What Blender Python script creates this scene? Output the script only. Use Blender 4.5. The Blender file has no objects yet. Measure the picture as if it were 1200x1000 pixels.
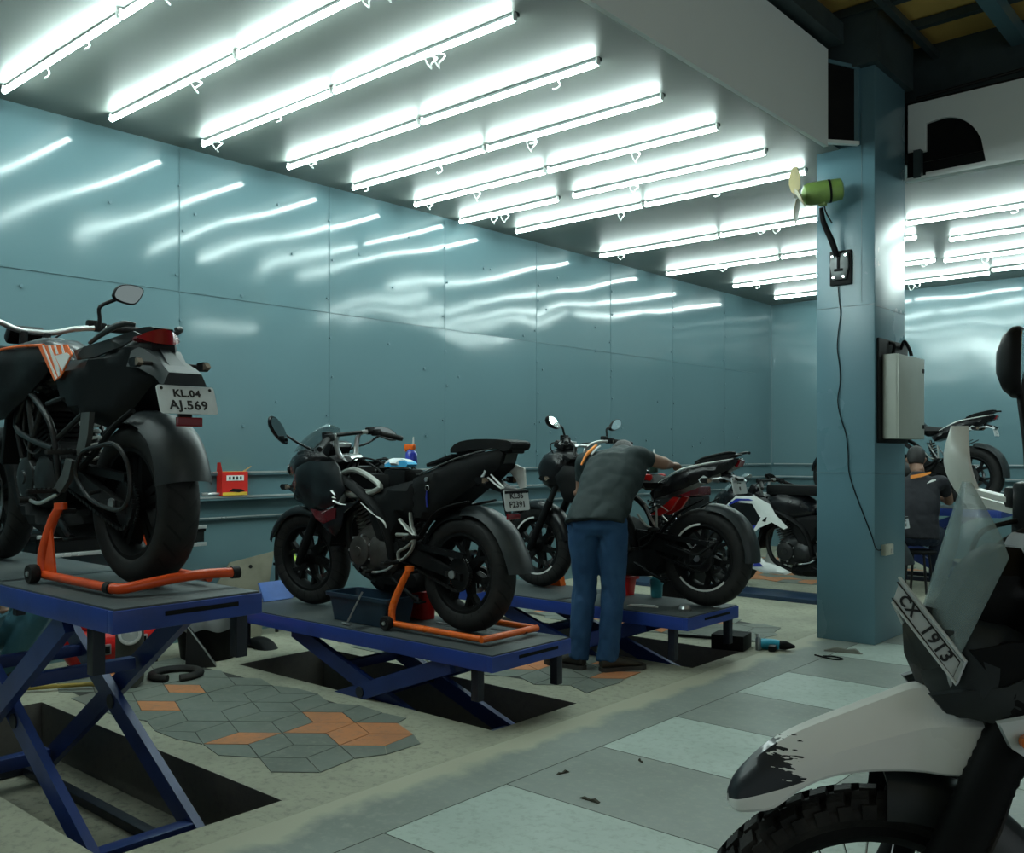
import bpy, bmesh, math, random
from mathutils import Vector, Matrix, Euler
from mathutils import geometry as mgeo
random.seed(4)
COL = bpy.context.scene.collection
V = Vector
PI = math.pi
rad = math.radians

# ------------------------------------------------------------------ materials
MATS = {}
def _n(nt, t, **kw):
    n = nt.nodes.new(t)
    for k, v in kw.items():
        setattr(n, k, v)
    return n

def mat(name, col, rough=.5, metal=0., dirt=.15, scale=8., bump=0., bscale=60., dcol=None, coat=0., spec=.5,
        emit=None, estr=0., trans=0., ior=1.45, alpha=1., rvar=.1, dlo=.45, dhi=.7):
    """Principled material whose colour, roughness and bump vary with object-space noise."""
    if name in MATS:
        return MATS[name]
    m = bpy.data.materials.new(name)
    m.use_nodes = True
    nt = m.node_tree
    p = nt.nodes['Principled BSDF']
    col = tuple(col) + (1,) if len(col) == 3 else col
    tc = _n(nt, 'ShaderNodeTexCoord')
    nz = _n(nt, 'ShaderNodeTexNoise')
    nz.inputs['Scale'].default_value = scale
    nz.inputs['Detail'].default_value = 6
    nt.links.new(tc.outputs['Object'], nz.inputs['Vector'])
    mr = _n(nt, 'ShaderNodeMapRange')
    mr.inputs['From Min'].default_value = dlo
    mr.inputs['From Max'].default_value = dhi
    mr.inputs['To Max'].default_value = dirt if dcol is None else 1.
    nt.links.new(nz.outputs['Fac'], mr.inputs['Value'])
    mx = _n(nt, 'ShaderNodeMix', data_type='RGBA')
    mx.inputs['A'].default_value = col
    dc = dcol if dcol is not None else tuple(c * .25 for c in col[:3])
    mx.inputs['B'].default_value = tuple(dc) + (1,)
    nt.links.new(mr.outputs['Result'], mx.inputs['Factor'])
    if dcol is not None:
        mr.inputs['To Max'].default_value = dirt
    nt.links.new(mx.outputs['Result'], p.inputs['Base Color'])
    mr2 = _n(nt, 'ShaderNodeMapRange')
    mr2.inputs['To Min'].default_value = max(.02, rough - rvar)
    mr2.inputs['To Max'].default_value = min(1, rough + rvar)
    nt.links.new(nz.outputs['Fac'], mr2.inputs['Value'])
    nt.links.new(mr2.outputs['Result'], p.inputs['Roughness'])
    p.inputs['Metallic'].default_value = metal
    p.inputs['Coat Weight'].default_value = coat
    p.inputs['Specular IOR Level'].default_value = spec
    p.inputs['Transmission Weight'].default_value = trans
    p.inputs['IOR'].default_value = ior
    p.inputs['Alpha'].default_value = alpha
    if emit:
        p.inputs['Emission Color'].default_value = tuple(emit) + (1,)
        p.inputs['Emission Strength'].default_value = estr
    if bump:
        n2 = _n(nt, 'ShaderNodeTexNoise')
        n2.inputs['Scale'].default_value = bscale
        n2.inputs['Detail'].default_value = 3
        nt.links.new(tc.outputs['Object'], n2.inputs['Vector'])
        b = _n(nt, 'ShaderNodeBump')
        b.inputs['Strength'].default_value = bump
        b.inputs['Distance'].default_value = .01
        nt.links.new(n2.outputs['Fac'], b.inputs['Height'])
        nt.links.new(b.outputs['Normal'], p.inputs['Normal'])
    MATS[name] = m
    return m

K = mat('black_plastic', (.006, .0065, .007), .42, spec=.16, dirt=.5, dcol=(.012, .012, .012), scale=5, bump=.05, bscale=300)
KS = mat('satin_dark_plastic', (.022, .027, .029), .4, spec=.3, dirt=.5, dcol=(.07, .075, .072), scale=4)
KG = mat('gloss_black', (.005, .0055, .007), .28, spec=.3, dirt=.35, dcol=(.014, .014, .014), scale=4, coat=.15)
HGR = mat('hanger_grey', (.10, .105, .10), .42, .4, dirt=.5, scale=9)
DKL = mat('dark_lens', (.02, .022, .024), .1, dirt=.1, coat=.5)
KM = mat('matt_black', (.005, .0055, .006), .6, spec=.15, dirt=.4, dcol=(.014, .0135, .012), scale=9)
RUB = mat('tyre_rubber', (.012, .012, .012), .62, spec=.2, dirt=.45, dcol=(.06, .055, .048), scale=10, bump=.15, bscale=120)
DM = mat('dark_metal', (.028, .029, .03), .4, .6, dirt=.5, dcol=(.03, .025, .02), scale=14)
ENG = mat('engine_grey', (.062, .056, .052), .45, .5, dirt=.7, dcol=(.03, .025, .02), scale=12, bump=.1, bscale=150)
SIL = mat('silver_alloy', (.55, .56, .56), .3, .85, dirt=.4, dcol=(.2, .19, .17), scale=12)
GRY = mat('grey_cast_frame', (.33, .34, .31), .42, .4, dirt=.4, dcol=(.14, .13, .11), scale=9)
CHR = mat('chrome', (.8, .82, .82), .08, 1., dirt=.1, scale=10, rvar=.05)
MIR = mat('mirror_glass', (.85, .9, .9), .03, 1., dirt=.02, rvar=.02)
ORG = mat('orange_paint', (.83, .14, .012), .3, dirt=.2, scale=8, coat=.3)
ORS = mat('orange_stand_paint', (.78, .085, .014), .33, dirt=.3, dcol=(.3, .05, .02), scale=14)
RED = mat('red_plastic', (.55, .012, .010), .35, dirt=.3, scale=7)
DRED = mat('dark_red_gloss', (.09, .006, .010), .22, dirt=.3, scale=7, coat=.3)
LENS = mat('red_lens', (.17, .004, .008), .15, dirt=.1, scale=6, coat=.6)
WHT = mat('white_paint', (.74, .75, .73), .28, dirt=.2, dcol=(.5, .48, .42), scale=5, coat=.3)
WDK = mat('worn_white_plastic', (.76, .77, .72), .34, dirt=.5, dcol=(.58, .56, .48), scale=7, coat=.15)
BLU = mat('blue_paint', (.02, .035, .32), .3, dirt=.2, scale=7, coat=.3)
PLT = mat('plate_white', (.62, .66, .66), .35, dirt=.35, dcol=(.38, .4, .4), scale=12)
INK = mat('plate_ink', (.01, .01, .01), .5, dirt=.1)
SMK = mat('smoked_screen', (.30, .40, .42), .1, dirt=.5, dcol=(.2, .25, .26), scale=10, alpha=.42)
AMB = mat('amber_lens', (.5, .12, .02), .15, dirt=.1, scale=6)
WLT = mat('clear_lens', (.65, .7, .7), .08, .2, dirt=.1, scale=6)

# ------------------------------------------------------------------ mesh builder
def catmull(pts, k=6, closed=False):
    pts = [V(p) for p in pts]
    if k <= 1 or len(pts) < 3:
        return pts
    out = []
    n = len(pts)
    for i in range(n if closed else n - 1):
        p0 = pts[(i - 1) % n] if closed or i > 0 else pts[0] * 2 - pts[1]
        p1, p2 = pts[i], pts[(i + 1) % n]
        p3 = pts[(i + 2) % n] if closed or i + 2 < n else pts[-1] * 2 - pts[-2]
        for j in range(k):
            t = j / k
            out.append(.5 * ((2 * p1) + (p2 - p0) * t + (2 * p0 - 5 * p1 + 4 * p2 - p3) * t * t + (3 * p1 - p0 - 3 * p2 + p3) * t ** 3))
    if not closed:
        out.append(pts[-1])
    return out

def resample_r(r, n):
    if not isinstance(r, (list, tuple)):
        return [r] * n
    out = []
    for i in range(n):
        t = i / (n - 1) * (len(r) - 1)
        a = min(int(t), len(r) - 2)
        out.append(r[a] + (r[a + 1] - r[a]) * (t - a))
    return out

def dist_poly(p, poly):
    best = 1e9
    for i in range(len(poly)):
        a, b = poly[i], poly[(i + 1) % len(poly)]
        dx, dy = b[0] - a[0], b[1] - a[1]
        L = dx * dx + dy * dy
        t = 0 if L == 0 else max(0, min(1, ((p[0] - a[0]) * dx + (p[1] - a[1]) * dy) / L))
        d = math.hypot(p[0] - a[0] - t * dx, p[1] - a[1] - t * dy)
        best = min(best, d)
    return best

def in_poly(p, poly):
    c = False
    j = len(poly) - 1
    for i in range(len(poly)):
        if (poly[i][1] > p[1]) != (poly[j][1] > p[1]) and p[0] < (poly[j][0] - poly[i][0]) * (p[1] - poly[i][1]) / (poly[j][1] - poly[i][1]) + poly[i][0]:
            c = not c
        j = i
    return c

def tri2d(poly, grid):
    b = []
    for i in range(len(poly)):
        a, c = poly[i], poly[(i + 1) % len(poly)]
        L = math.hypot(c[0] - a[0], c[1] - a[1])
        k = max(1, int(L / grid))
        for j in range(k):
            b.append((a[0] + (c[0] - a[0]) * j / k, a[1] + (c[1] - a[1]) * j / k))
    nb = len(b)
    pts = list(b)
    x0, x1 = min(p[0] for p in b), max(p[0] for p in b)
    y0, y1 = min(p[1] for p in b), max(p[1] for p in b)
    row = 0
    y = y0 + grid * .5
    while y < y1:
        x = x0 + (grid * .5 if row % 2 else grid)
        while x < x1:
            if in_poly((x, y), b) and dist_poly((x, y), b) > grid * .45:
                pts.append((x, y))
            x += grid
        y += grid * .87
        row += 1
    vs, es, fs, ov, oe, of = mgeo.delaunay_2d_cdt([V(p) for p in pts], [], [list(range(nb))], 1, 1e-6)
    return [tuple(v) for v in vs], [list(f) for f in fs]

def smooth_poly(poly, k=3):
    return [(p.x, p.y) for p in catmull([(a[0], a[1], 0) for a in poly], k, True)]

class MB:
    def __init__(s):
        s.v = []; s.f = []; s.m = []; s.mats = []
    def mi(s, m):
        if m not in s.mats:
            s.mats.append(m)
        return s.mats.index(m)
    def add(s, vs, fs, m=None, M=None):
        o = len(s.v)
        i = s.mi(m) if m else 0
        for v in vs:
            v = V(v)
            s.v.append(M @ v if M else v)
        for f in fs:
            s.f.append([a + o for a in f]); s.m.append(i)
        return s
    def box(s, c, size, m=None, rot=None, taper=1.):
        x, y, z = size[0] / 2, size[1] / 2, size[2] / 2
        vs = [(sx * x * (taper if sz > 0 else 1), sy * y * (taper if sz > 0 else 1), sz * z) for sz in (-1, 1) for sy in (-1, 1) for sx in (-1, 1)]
        fs = [[0, 2, 3, 1], [4, 5, 7, 6], [0, 1, 5, 4], [2, 6, 7, 3], [0, 4, 6, 2], [1, 3, 7, 5]]
        M = Matrix.Translation(c)
        if rot:
            M = M @ Euler(rot).to_matrix().to_4x4()
        return s.add(vs, fs, m, M)
    def rbox(s, c, size, r=.01, m=None, rot=None, seg=2):
        bm = bmesh.new()
        bmesh.ops.create_cube(bm, size=1)
        for v in bm.verts:
            v.co = V((v.co.x * size[0], v.co.y * size[1], v.co.z * size[2]))
        bmesh.ops.bevel(bm, geom=bm.edges[:], offset=min(r, min(size) * .45), segments=seg, affect='EDGES', profile=.6)
        M = Matrix.Translation(c)
        if rot:
            M = M @ Euler(rot).to_matrix().to_4x4()
        bm.verts.index_update()
        s.add([v.co for v in bm.verts], [[v.index for v in f.verts] for f in bm.faces], m, M)
        bm.free()
        return s
    def tube(s, pts, r, m=None, n=8, k=1, closed=False, caps=True, flat=1.):
        P = catmull(pts, k, closed)
        N = len(P)
        R = resample_r(r, N)
        t0 = (P[1] - P[0]).normalized()
        up = V((0, 0, 1)) if abs(t0.z) < .9 else V((1, 0, 0))
        a = t0.cross(up).normalized()
        vs = []
        for i in range(N):
            if closed:
                t = (P[(i + 1) % N] - P[i - 1])
            else:
                t = P[min(i + 1, N - 1)] - P[max(i - 1, 0)]
            if t.length < 1e-9:
                t = t0.copy()
            t.normalize()
            a = (a - t * a.dot(t))
            if a.length < 1e-6:
                a = t.orthogonal()
            a.normalize()
            b = t.cross(a)
            sc = 1.
            if 0 < i < N - 1 or closed:
                d1 = (P[i] - P[i - 1]).normalized(); d2 = (P[(i + 1) % N] - P[i]).normalized()
                sc = min(1.6, 1 / max(.5, math.sqrt(max(.01, (1 + d1.dot(d2)) / 2))))
            for j in range(n):
                th = 2 * PI * j / n
                vs.append(P[i] + (a * math.cos(th) * sc + b * math.sin(th) * flat) * R[i])
        fs = []
        for i in range(N if closed else N - 1):
            i2 = (i + 1) % N
            for j in range(n):
                j2 = (j + 1) % n
                fs.append([i * n + j, i * n + j2, i2 * n + j2, i2 * n + j])
        if caps and not closed:
            fs.append(list(range(n))[::-1])
            fs.append([(N - 1) * n + j for j in range(n)])
        return s.add(vs, fs, m)
    def lathe(s, prof, m=None, c=(0, 0, 0), axis='y', seg=32, a0=0., a1=2 * PI, loop=False):
        """prof: list of (radius, offset along the axis)"""
        full = abs(a1 - a0 - 2 * PI) < 1e-6
        ns = seg if full else seg + 1
        vs = []
        for i in range(ns):
            th = a0 + (a1 - a0) * i / seg
            cs, sn = math.cos(th), math.sin(th)
            for r, h in prof:
                p = {'y': (r * cs, h, r * sn), 'z': (r * cs, r * sn, h), 'x': (h, r * cs, r * sn)}[axis]
                vs.append(V(p) + V(c))
        n = len(prof)
        fs = []
        for i in range(seg):
            i2 = (i + 1) % ns
            for j in range(n if loop else n - 1):
                j2 = (j + 1) % n
                fs.append([i * n + j, i2 * n + j, i2 * n + j2, i * n + j2])
        if not full and loop:
            fs.append(list(range(n)))
            fs.append([(ns - 1) * n + j for j in range(n)][::-1])
        return s.add(vs, fs, m)
    def disc(s, r, h0, h1, m=None, c=(0, 0, 0), axis='y', seg=24, bev=.0):
        pr = [(1e-4, h0), (r - bev, h0), (r, h0 + bev * (1 if h1 > h0 else -1)), (r, h1 - bev * (1 if h1 > h0 else -1)), (r - bev, h1), (1e-4, h1)]
        return s.lathe(pr, m, c, axis, seg)
    def bar(s, p0, p1, w0, t0, w1=None, t1=None, up=(0, 1, 0), m=None):
        """rectangular bar; w across, t along up"""
        w1 = w0 if w1 is None else w1; t1 = t0 if t1 is None else t1
        p0, p1, up = V(p0), V(p1), V(up)
        d = (p1 - p0).normalized()
        a = d.cross(up).normalized(); u = a.cross(d)
        vs = []
        for p, w, t in ((p0, w0, t0), (p1, w1, t1)):
            for sa, su in ((-1, -1), (1, -1), (1, 1), (-1, 1)):
                vs.append(p + a * sa * w / 2 + u * su * t / 2)
        return s.add(vs, [[0, 3, 2, 1], [4, 5, 6, 7], [0, 1, 5, 4], [1, 2, 6, 5], [2, 3, 7, 6], [3, 0, 4, 7]], m)
    def loft(s, rings, m=None, caps=True, closed=True):
        n = len(rings[0])
        vs = [p for r in rings for p in r]
        fs = []
        for i in range(len(rings) - 1):
            for j in range(n if closed else n - 1):
                j2 = (j + 1) % n
                fs.append([i * n + j, i * n + j2, (i + 1) * n + j2, (i + 1) * n + j])
        if caps:
            fs.append(list(range(n))[::-1]); fs.append([(len(rings) - 1) * n + j for j in range(n)])
        return s.add(vs, fs, m)
    def panel(s, poly, yf, th=.006, m=None, grid=.04, edge=.025, drop=.012, side=1, sm=1):
        """curved shell panel: outline in the x-z plane, outer face at y = yf(x, z)"""
        if sm > 1:
            poly = smooth_poly(poly, sm)
        vs, fs = tri2d(poly, grid)
        f = yf if callable(yf) else (lambda x, z: yf)
        out, inn = [], []
        for x, z in vs:
            d = min(1, dist_poly((x, z), poly) / edge)
            y = f(x, z) - drop * (1 - d) ** 2
            out.append((x, side * y, z)); inn.append((x, side * (y - th), z))
        n = len(vs)
        F = []
        ec = {}
        for t in fs:
            F.append(t if side < 0 else t[::-1])
            F.append([a + n for a in (t[::-1] if side < 0 else t)])
            for i in range(len(t)):
                e = (t[i], t[(i + 1) % len(t)])
                ec[e] = ec.get(e, 0) + 1
        for (a, b) in ec:
            if (b, a) not in ec:
                q = [a, a + n, b + n, b]
                F.append(q if side < 0 else q[::-1])
        return s.add(out + inn, F, m)
    def puff(s, poly, half, m=None, grid=.04, edge=.06, k0=.25, yc=0., sm=1, pw=2.):
        """closed solid with the given side outline, half width half(x, z), rounded towards the outline"""
        if sm > 1:
            poly = smooth_poly(poly, sm)
        vs, fs = tri2d(poly, grid)
        f = half if callable(half) else (lambda x, z: half)
        L, Rr = [], []
        for x, z in vs:
            d = min(1, dist_poly((x, z), poly) / edge)
            y = f(x, z) * (k0 + (1 - k0) * (1 - (1 - d) ** pw) ** .5)
            L.append((x, yc + y, z)); Rr.append((x, yc - y, z))
        n = len(vs)
        F = []
        ec = {}
        for t in fs:
            F.append(t[::-1]); F.append([a + n for a in t])
            for i in range(len(t)):
                ec[(t[i], t[(i + 1) % len(t)])] = 1
        for (a, b) in ec:
            if (b, a) not in ec:
                F.append([a, b, b + n, a + n])
        return s.add(L + Rr, F, m)
    def mirror_y(s):
        n = len(s.v)
        s.v += [V((v.x, -v.y, v.z)) for v in s.v]
        s.f += [[a + n for a in f[::-1]] for f in s.f]
        s.m += list(s.m)
        return s
    def build(s, name, m=None, parent=None, loc=None, ang=38, rot=None, kind=None, label=None, fix=True):
        me = bpy.data.meshes.new(name)
        org = V(loc) if loc is not None else V((0, 0, 0))
        me.from_pydata([tuple(v - org) for v in s.v], [], s.f)
        mats = s.mats or ([m] if m else [])
        if s.mats and m and m not in s.mats:
            pass
        for a in mats:
            me.materials.append(a)
        if s.mats:
            me.polygons.foreach_set('material_index', s.m)
        if fix:
            bm = bmesh.new(); bm.from_mesh(me)
            bmesh.ops.recalc_face_normals(bm, faces=bm.faces[:])
            bm.to_mesh(me); bm.free()
        me.polygons.foreach_set('use_smooth', [True] * len(me.polygons))
        me.set_sharp_from_angle(angle=rad(ang))
        me.update()
        o = bpy.data.objects.new(name, me)
        COL.objects.link(o)
        if loc is not None:
            o.location = org
        if rot:
            o.rotation_euler = rot
        if parent:
            o.parent = parent
            if parent.type == 'MESH' and parent.get('_org') is not None:
                pass
        if kind:
            o['kind'] = kind
        if label:
            o['label'] = label
        return o

def sub(o, parent):
    """parent a part built in the thing's coordinates under a part that has its own origin"""
    o.parent = parent
    o.location = o.location - parent.location
    return o

def tag(o, label, cat, group=None):
    o['label'] = label; o['category'] = cat
    if group:
        o['group'] = group
    return o

def thing(name, label, cat, loc=(0, 0, 0), rz=0., group=None, rot=None):
    o = bpy.data.objects.new(name, None)
    COL.objects.link(o)
    o.empty_display_size = .1
    o.location = loc
    o.rotation_euler = rot if rot else (0, 0, rz)
    return tag(o, label, cat, group)

def dup(root, label=None, loc=None, rz=None, group=None):
    r = root.copy(); COL.objects.link(r)
    if loc is not None: r.location = loc
    if rz is not None: r.rotation_euler = (0, 0, rz)
    if label: r['label'] = label
    if group: r['group'] = group
    for ch in list(root.children):
        c = ch.copy(); COL.objects.link(c); c.parent = r
        for g in list(ch.children):
            d = g.copy(); COL.objects.link(d); d.parent = c
    return r

def text_mesh(txt, size, m, name, parent=None, M=None, depth=.0008, bold=.0, sx=1., align='CENTER', spacing=1., label=None):
    """lettering as a thin solid mesh; lies in local x-y facing +z before M"""
    cu = bpy.data.curves.new(name, 'FONT')
    cu.body = txt; cu.size = size; cu.align_x = align; cu.align_y = 'CENTER'
    cu.extrude = depth; cu.offset = bold; cu.space_character = spacing; cu.resolution_u = 3
    t = bpy.data.objects.new('tmp', cu)
    COL.objects.link(t)
    dg = bpy.context.evaluated_depsgraph_get()
    me = bpy.data.meshes.new_from_object(t.evaluated_get(dg))
    bpy.data.objects.remove(t); bpy.data.curves.remove(cu)
    me.name = name
    me.transform(Matrix.Diagonal((sx, 1, 1, 1)))
    if M is not None:
        me.transform(M)
    me.materials.clear(); me.materials.append(m)
    o = bpy.data.objects.new(name, me); COL.objects.link(o)
    if parent: o.parent = parent
    if label: o['label'] = label
    return o

def basis(o, x, y):
    """4x4 matrix with the given origin, local x and y directions"""
    x = V(x).normalized(); y = V(y); y = (y - x * y.dot(x)).normalized(); z = x.cross(y)
    return Matrix(((x.x, y.x, z.x, o[0]), (x.y, y.y, z.y, o[1]), (x.z, y.z, z.z, o[2]), (0, 0, 0, 1)))

def idw(cps, p=2.):
    def f(x, z):
        sw = 0; sv = 0
        for cx, cz, v in cps:
            d = (x - cx) ** 2 + (z - cz) ** 2 + 1e-5
            w = 1 / d ** (p / 2 * 1.4)
            sw += w; sv += w * v
        return sv / sw
    return f
# ------------------------------------------------------------------ camera and frame
cam = bpy.data.cameras.new('camera')
camo = bpy.data.objects.new('camera', cam)
COL.objects.link(camo)
camo.location = (0, 0, 1.3)
camo.rotation_euler = (rad(90), 0, rad(41.1))
cam.sensor_width = 36; cam.lens = 33.0
cam.shift_y = 33 / 1200
cam.clip_start = .02
bpy.context.scene.camera = camo
sc = bpy.context.scene
sc.view_settings.view_transform = 'Standard'
sc.view_settings.look = 'None'
sc.view_settings.gamma = 1
sc.view_settings.use_curve_mapping = False
sc.view_settings.exposure = 0.6
try:
    sc.cycles.use_denoising = True
    sc.cycles.max_bounces = 8
    sc.cycles.sample_clamp_indirect = 4.0
    sc.cycles.caustics_reflective = False
    sc.cycles.caustics_refractive = False
except Exception:
    pass
w = bpy.data.worlds.new('world')
sc.world = w
w.use_nodes = True
w.node_tree.nodes['Background'].inputs['Color'].default_value = (.55, .66, .66, 1)
w.node_tree.nodes['Background'].inputs['Strength'].default_value = .22

# ------------------------------------------------------------------ room materials
def wall_paint():
    m = mat('teal_wall_paint', (.113, .192, .213), .10, dirt=.22, dcol=(.095, .165, .183), scale=1.3, rvar=.03, spec=.6)
    nt = m.node_tree
    p = nt.nodes['Principled BSDF']
    tc = _n(nt, 'ShaderNodeTexCoord')
    n1 = _n(nt, 'ShaderNodeTexNoise'); n1.inputs['Scale'].default_value = 2.2; n1.inputs['Detail'].default_value = 2
    n2 = _n(nt, 'ShaderNodeTexVoronoi'); n2.inputs['Scale'].default_value = 2.6
    mr = _n(nt, 'ShaderNodeMapRange'); mr.inputs['From Max'].default_value = .09
    ad = _n(nt, 'ShaderNodeMath', operation='ADD')
    b = _n(nt, 'ShaderNodeBump'); b.inputs['Strength'].default_value = .10; b.inputs['Distance'].default_value = .012
    for n in (n1, n2):
        nt.links.new(tc.outputs['Object'], n.inputs['Vector'])
    nt.links.new(n2.outputs['Distance'], mr.inputs['Value'])
    nt.links.new(n1.outputs['Fac'], ad.inputs[0])
    sc_ = _n(nt, 'ShaderNodeMath', operation='MULTIPLY'); sc_.inputs[1].default_value = .05
    nt.links.new(mr.outputs['Result'], sc_.inputs[0])
    nt.links.new(sc_.outputs[0], ad.inputs[1])
    nt.links.new(ad.outputs[0], b.inputs['Height'])
    nt.links.new(b.outputs['Normal'], p.inputs['Normal'])
    return m
WALL = wall_paint()
PIL = mat('pillar_paint', (.10, .195, .235), .26, dirt=.25, dcol=(.08, .155, .18), scale=2.0, rvar=.06, bump=.03, bscale=6)
CEIL = mat('ceiling_board', (.158, .173, .158), .42, dirt=.35, dcol=(.128, .14, .126), scale=1.1, rvar=.06)
FASC = mat('fascia_board', (.80, .84, .82), .6, dirt=.3, dcol=(.72, .76, .75), scale=2)
STEEL = mat('roof_steel', (.06, .085, .09), .5, .3, dirt=.5, scale=3)
ROOF = mat('roof_sheet', (.72, .46, .13), .7, dirt=.4, dcol=(.5, .32, .1), scale=2.5)
SEAM = mat('panel_seam', (.10, .185, .21), .4, dirt=.2)
RAILM = mat('rail_paint', (.12, .21, .24), .35, dirt=.4, dcol=(.04, .06, .065), scale=4)
RAILT = mat('rail_bright_edge', (.52, .55, .54), .3, .5, dirt=.4, scale=5)

def floor_mat(name, c1, c2, c3, sc1, rough=.5):
    m = mat(name, c1, rough, dirt=.8, dcol=c2, scale=sc1, dlo=.42, dhi=.66, rvar=.12, bump=.05, bscale=40)
    nt = m.node_tree
    p = nt.nodes['Principled BSDF']
    tc = _n(nt, 'ShaderNodeTexCoord')
    n = _n(nt, 'ShaderNodeTexNoise'); n.inputs['Scale'].default_value = 26; n.inputs['Detail'].default_value = 8; n.inputs['Roughness'].default_value = .7
    nt.links.new(tc.outputs['Object'], n.inputs['Vector'])
    mr = _n(nt, 'ShaderNodeMapRange'); mr.inputs['From Min'].default_value = .5; mr.inputs['From Max'].default_value = .68; mr.inputs['To Max'].default_value = .75
    nt.links.new(n.outputs['Fac'], mr.inputs['Value'])
    old = p.inputs['Base Color'].links[0].from_socket
    mx = _n(nt, 'ShaderNodeMix', data_type='RGBA')
    nt.links.new(old, mx.inputs['A']); mx.inputs['B'].default_value = tuple(c3) + (1,)
    nt.links.new(mr.outputs['Result'], mx.inputs['Factor'])
    nt.links.new(mx.outputs['Result'], p.inputs['Base Color'])
    return m
F_AISLE = floor_mat('aisle_tile_dark', (.22, .245, .22), (.165, .185, .165), (.27, .28, .235), 1.6, .45)
F_LIGHT = floor_mat('aisle_tile_light', (.39, .455, .41), (.31, .365, .325), (.25, .285, .245), 1.9, .45)
F_BAND = floor_mat('concrete_band', (.37, .365, .275), (.26, .26, .20), (.18, .18, .145), 1.8, .7)
def edge_floor():
    """aisle screed with pale cement smeared over its border"""
    m = floor_mat('aisle_border', (.22, .245, .22), (.165, .185, .165), (.27, .28, .235), 1.6, .5)
    nt = m.node_tree; p = nt.nodes['Principled BSDF']
    tc = _n(nt, 'ShaderNodeTexCoord'); sp = _n(nt, 'ShaderNodeSeparateXYZ'); nt.links.new(tc.outputs['Object'], sp.inputs[0])
    nz = _n(nt, 'ShaderNodeTexNoise'); nz.inputs['Scale'].default_value = 4.5; nz.inputs['Detail'].default_value = 7; nt.links.new(tc.outputs['Object'], nz.inputs['Vector'])
    mr = _n(nt, 'ShaderNodeMapRange'); mr.inputs['From Min'].default_value = -2.83; mr.inputs['From Max'].default_value = -2.55; mr.inputs['To Min'].default_value = .98; mr.inputs['To Max'].default_value = 0.
    nt.links.new(sp.outputs['X'], mr.inputs['Value'])
    ad = _n(nt, 'ShaderNodeMath', operation='ADD'); nt.links.new(mr.outputs[0], ad.inputs[0]); nt.links.new(nz.outputs['Fac'], ad.inputs[1])
    m2 = _n(nt, 'ShaderNodeMapRange'); m2.inputs['From Min'].default_value = .85; m2.inputs['From Max'].default_value = 1.12
    nt.links.new(ad.outputs[0], m2.inputs['Value'])
    old = p.inputs['Base Color'].links[0].from_socket
    mx = _n(nt, 'ShaderNodeMix', data_type='RGBA'); mx.inputs['B'].default_value = (.39, .38, .285, 1)
    nt.links.new(old, mx.inputs['A']); nt.links.new(m2.outputs[0], mx.inputs['Factor']); nt.links.new(mx.outputs['Result'], p.inputs['Base Color'])
    return m
F_EDGE = edge_floor()
F_GREY = floor_mat('paver_grey', (.17, .19, .165), (.13, .145, .122), (.215, .22, .18), 2.5, .55)
F_ORG = floor_mat('paver_orange', (.56, .215, .085), (.45, .19, .09), (.33, .17, .1), 4, .6)
F_PIT = floor_mat('pit_wall', (.11, .105, .095), (.14, .13, .11), (.09, .085, .08), 2.5, .7)
F_PITB = floor_mat('pit_floor', (.25, .24, .18), (.13, .125, .1), (.06, .055, .045), 2.2, .8)
JOINT = mat('tile_joint', (.05, .052, .045), .8, dirt=.3)

PITS = [(-5.10, -2.97, 1.41, 2.09), (-5.10, -2.97, 3.27, 3.92), (-5.00, -2.93, 5.03, 5.64)]
PIT_D = .26

# ------------------------------------------------------------------ floor
def light_tile(x, y):
    if x < -2.45 or x > 3.5 or y < -3 or y > 7.6: return False
    i = math.floor((x + 2.45) / .98); j = math.floor((y - 2.14) / .635)
    return (i + j) % 2 == 0
def build_floor():
    xs = {-6.2, 4.5, -2.82, -2.45}
    ys = {-4.2, 12.6}
    for a, b, c, d in PITS:
        xs |= {a, b}; ys |= {c, d}
    x = -2.45
    while x < 4.5: xs.add(round(x, 3)); x += .98
    y = 2.14 - .635 * 9
    while y < 7.7:
        ys.add(round(y, 3)); y += .635
    xs, ys = sorted(xs), sorted(ys)
    mb = MB()
    for i in range(len(xs) - 1):
        for j in range(len(ys) - 1):
            cx, cy = (xs[i] + xs[i + 1]) / 2, (ys[j] + ys[j + 1]) / 2
            if any(a < cx < b and c < cy < d for a, b, c, d in PITS):
                continue
            if cx < -2.82: m = F_BAND
            elif cx < -2.45: m = F_EDGE
            elif light_tile(cx, cy): m = F_LIGHT
            else: m = F_AISLE
            mb.add([(xs[i], ys[j], 0), (xs[i + 1], ys[j], 0), (xs[i + 1], ys[j + 1], 0), (xs[i], ys[j + 1], 0)], [[0, 1, 2, 3]], m)
    o = mb.build('floor', fix=False, kind='structure')
    # pits sunk under the lifts
    for a, b, c, d in PITS:
        q = MB()
        z = -PIT_D
        q.add([(a, c, 0), (b, c, 0), (b, d, 0), (a, d, 0), (a, c, z), (b, c, z), (b, d, z), (a, d, z)],
              [[0, 4, 5, 1], [1, 5, 6, 2], [2, 6, 7, 3], [3, 7, 4, 0]], F_PIT)
        q.add([(a, c, z), (b, c, z), (b, d, z), (a, d, z)], [[0, 1, 2, 3]], F_PITB)
        q.build('pit', fix=False, kind='structure')
build_floor()
jm = MB()
x = -2.45
while x < 3.6:
    jm.box((x, 2.0, .0003), (.004, 11.6, .0006), JOINT); x += .98
y = 2.14 - .635 * 8
while y < 7.7:
    jm.box((.5, y, .0003), (5.9, .004, .0006), JOINT); y += .635
jm.build('trim_floor_joints', kind='structure')

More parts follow.
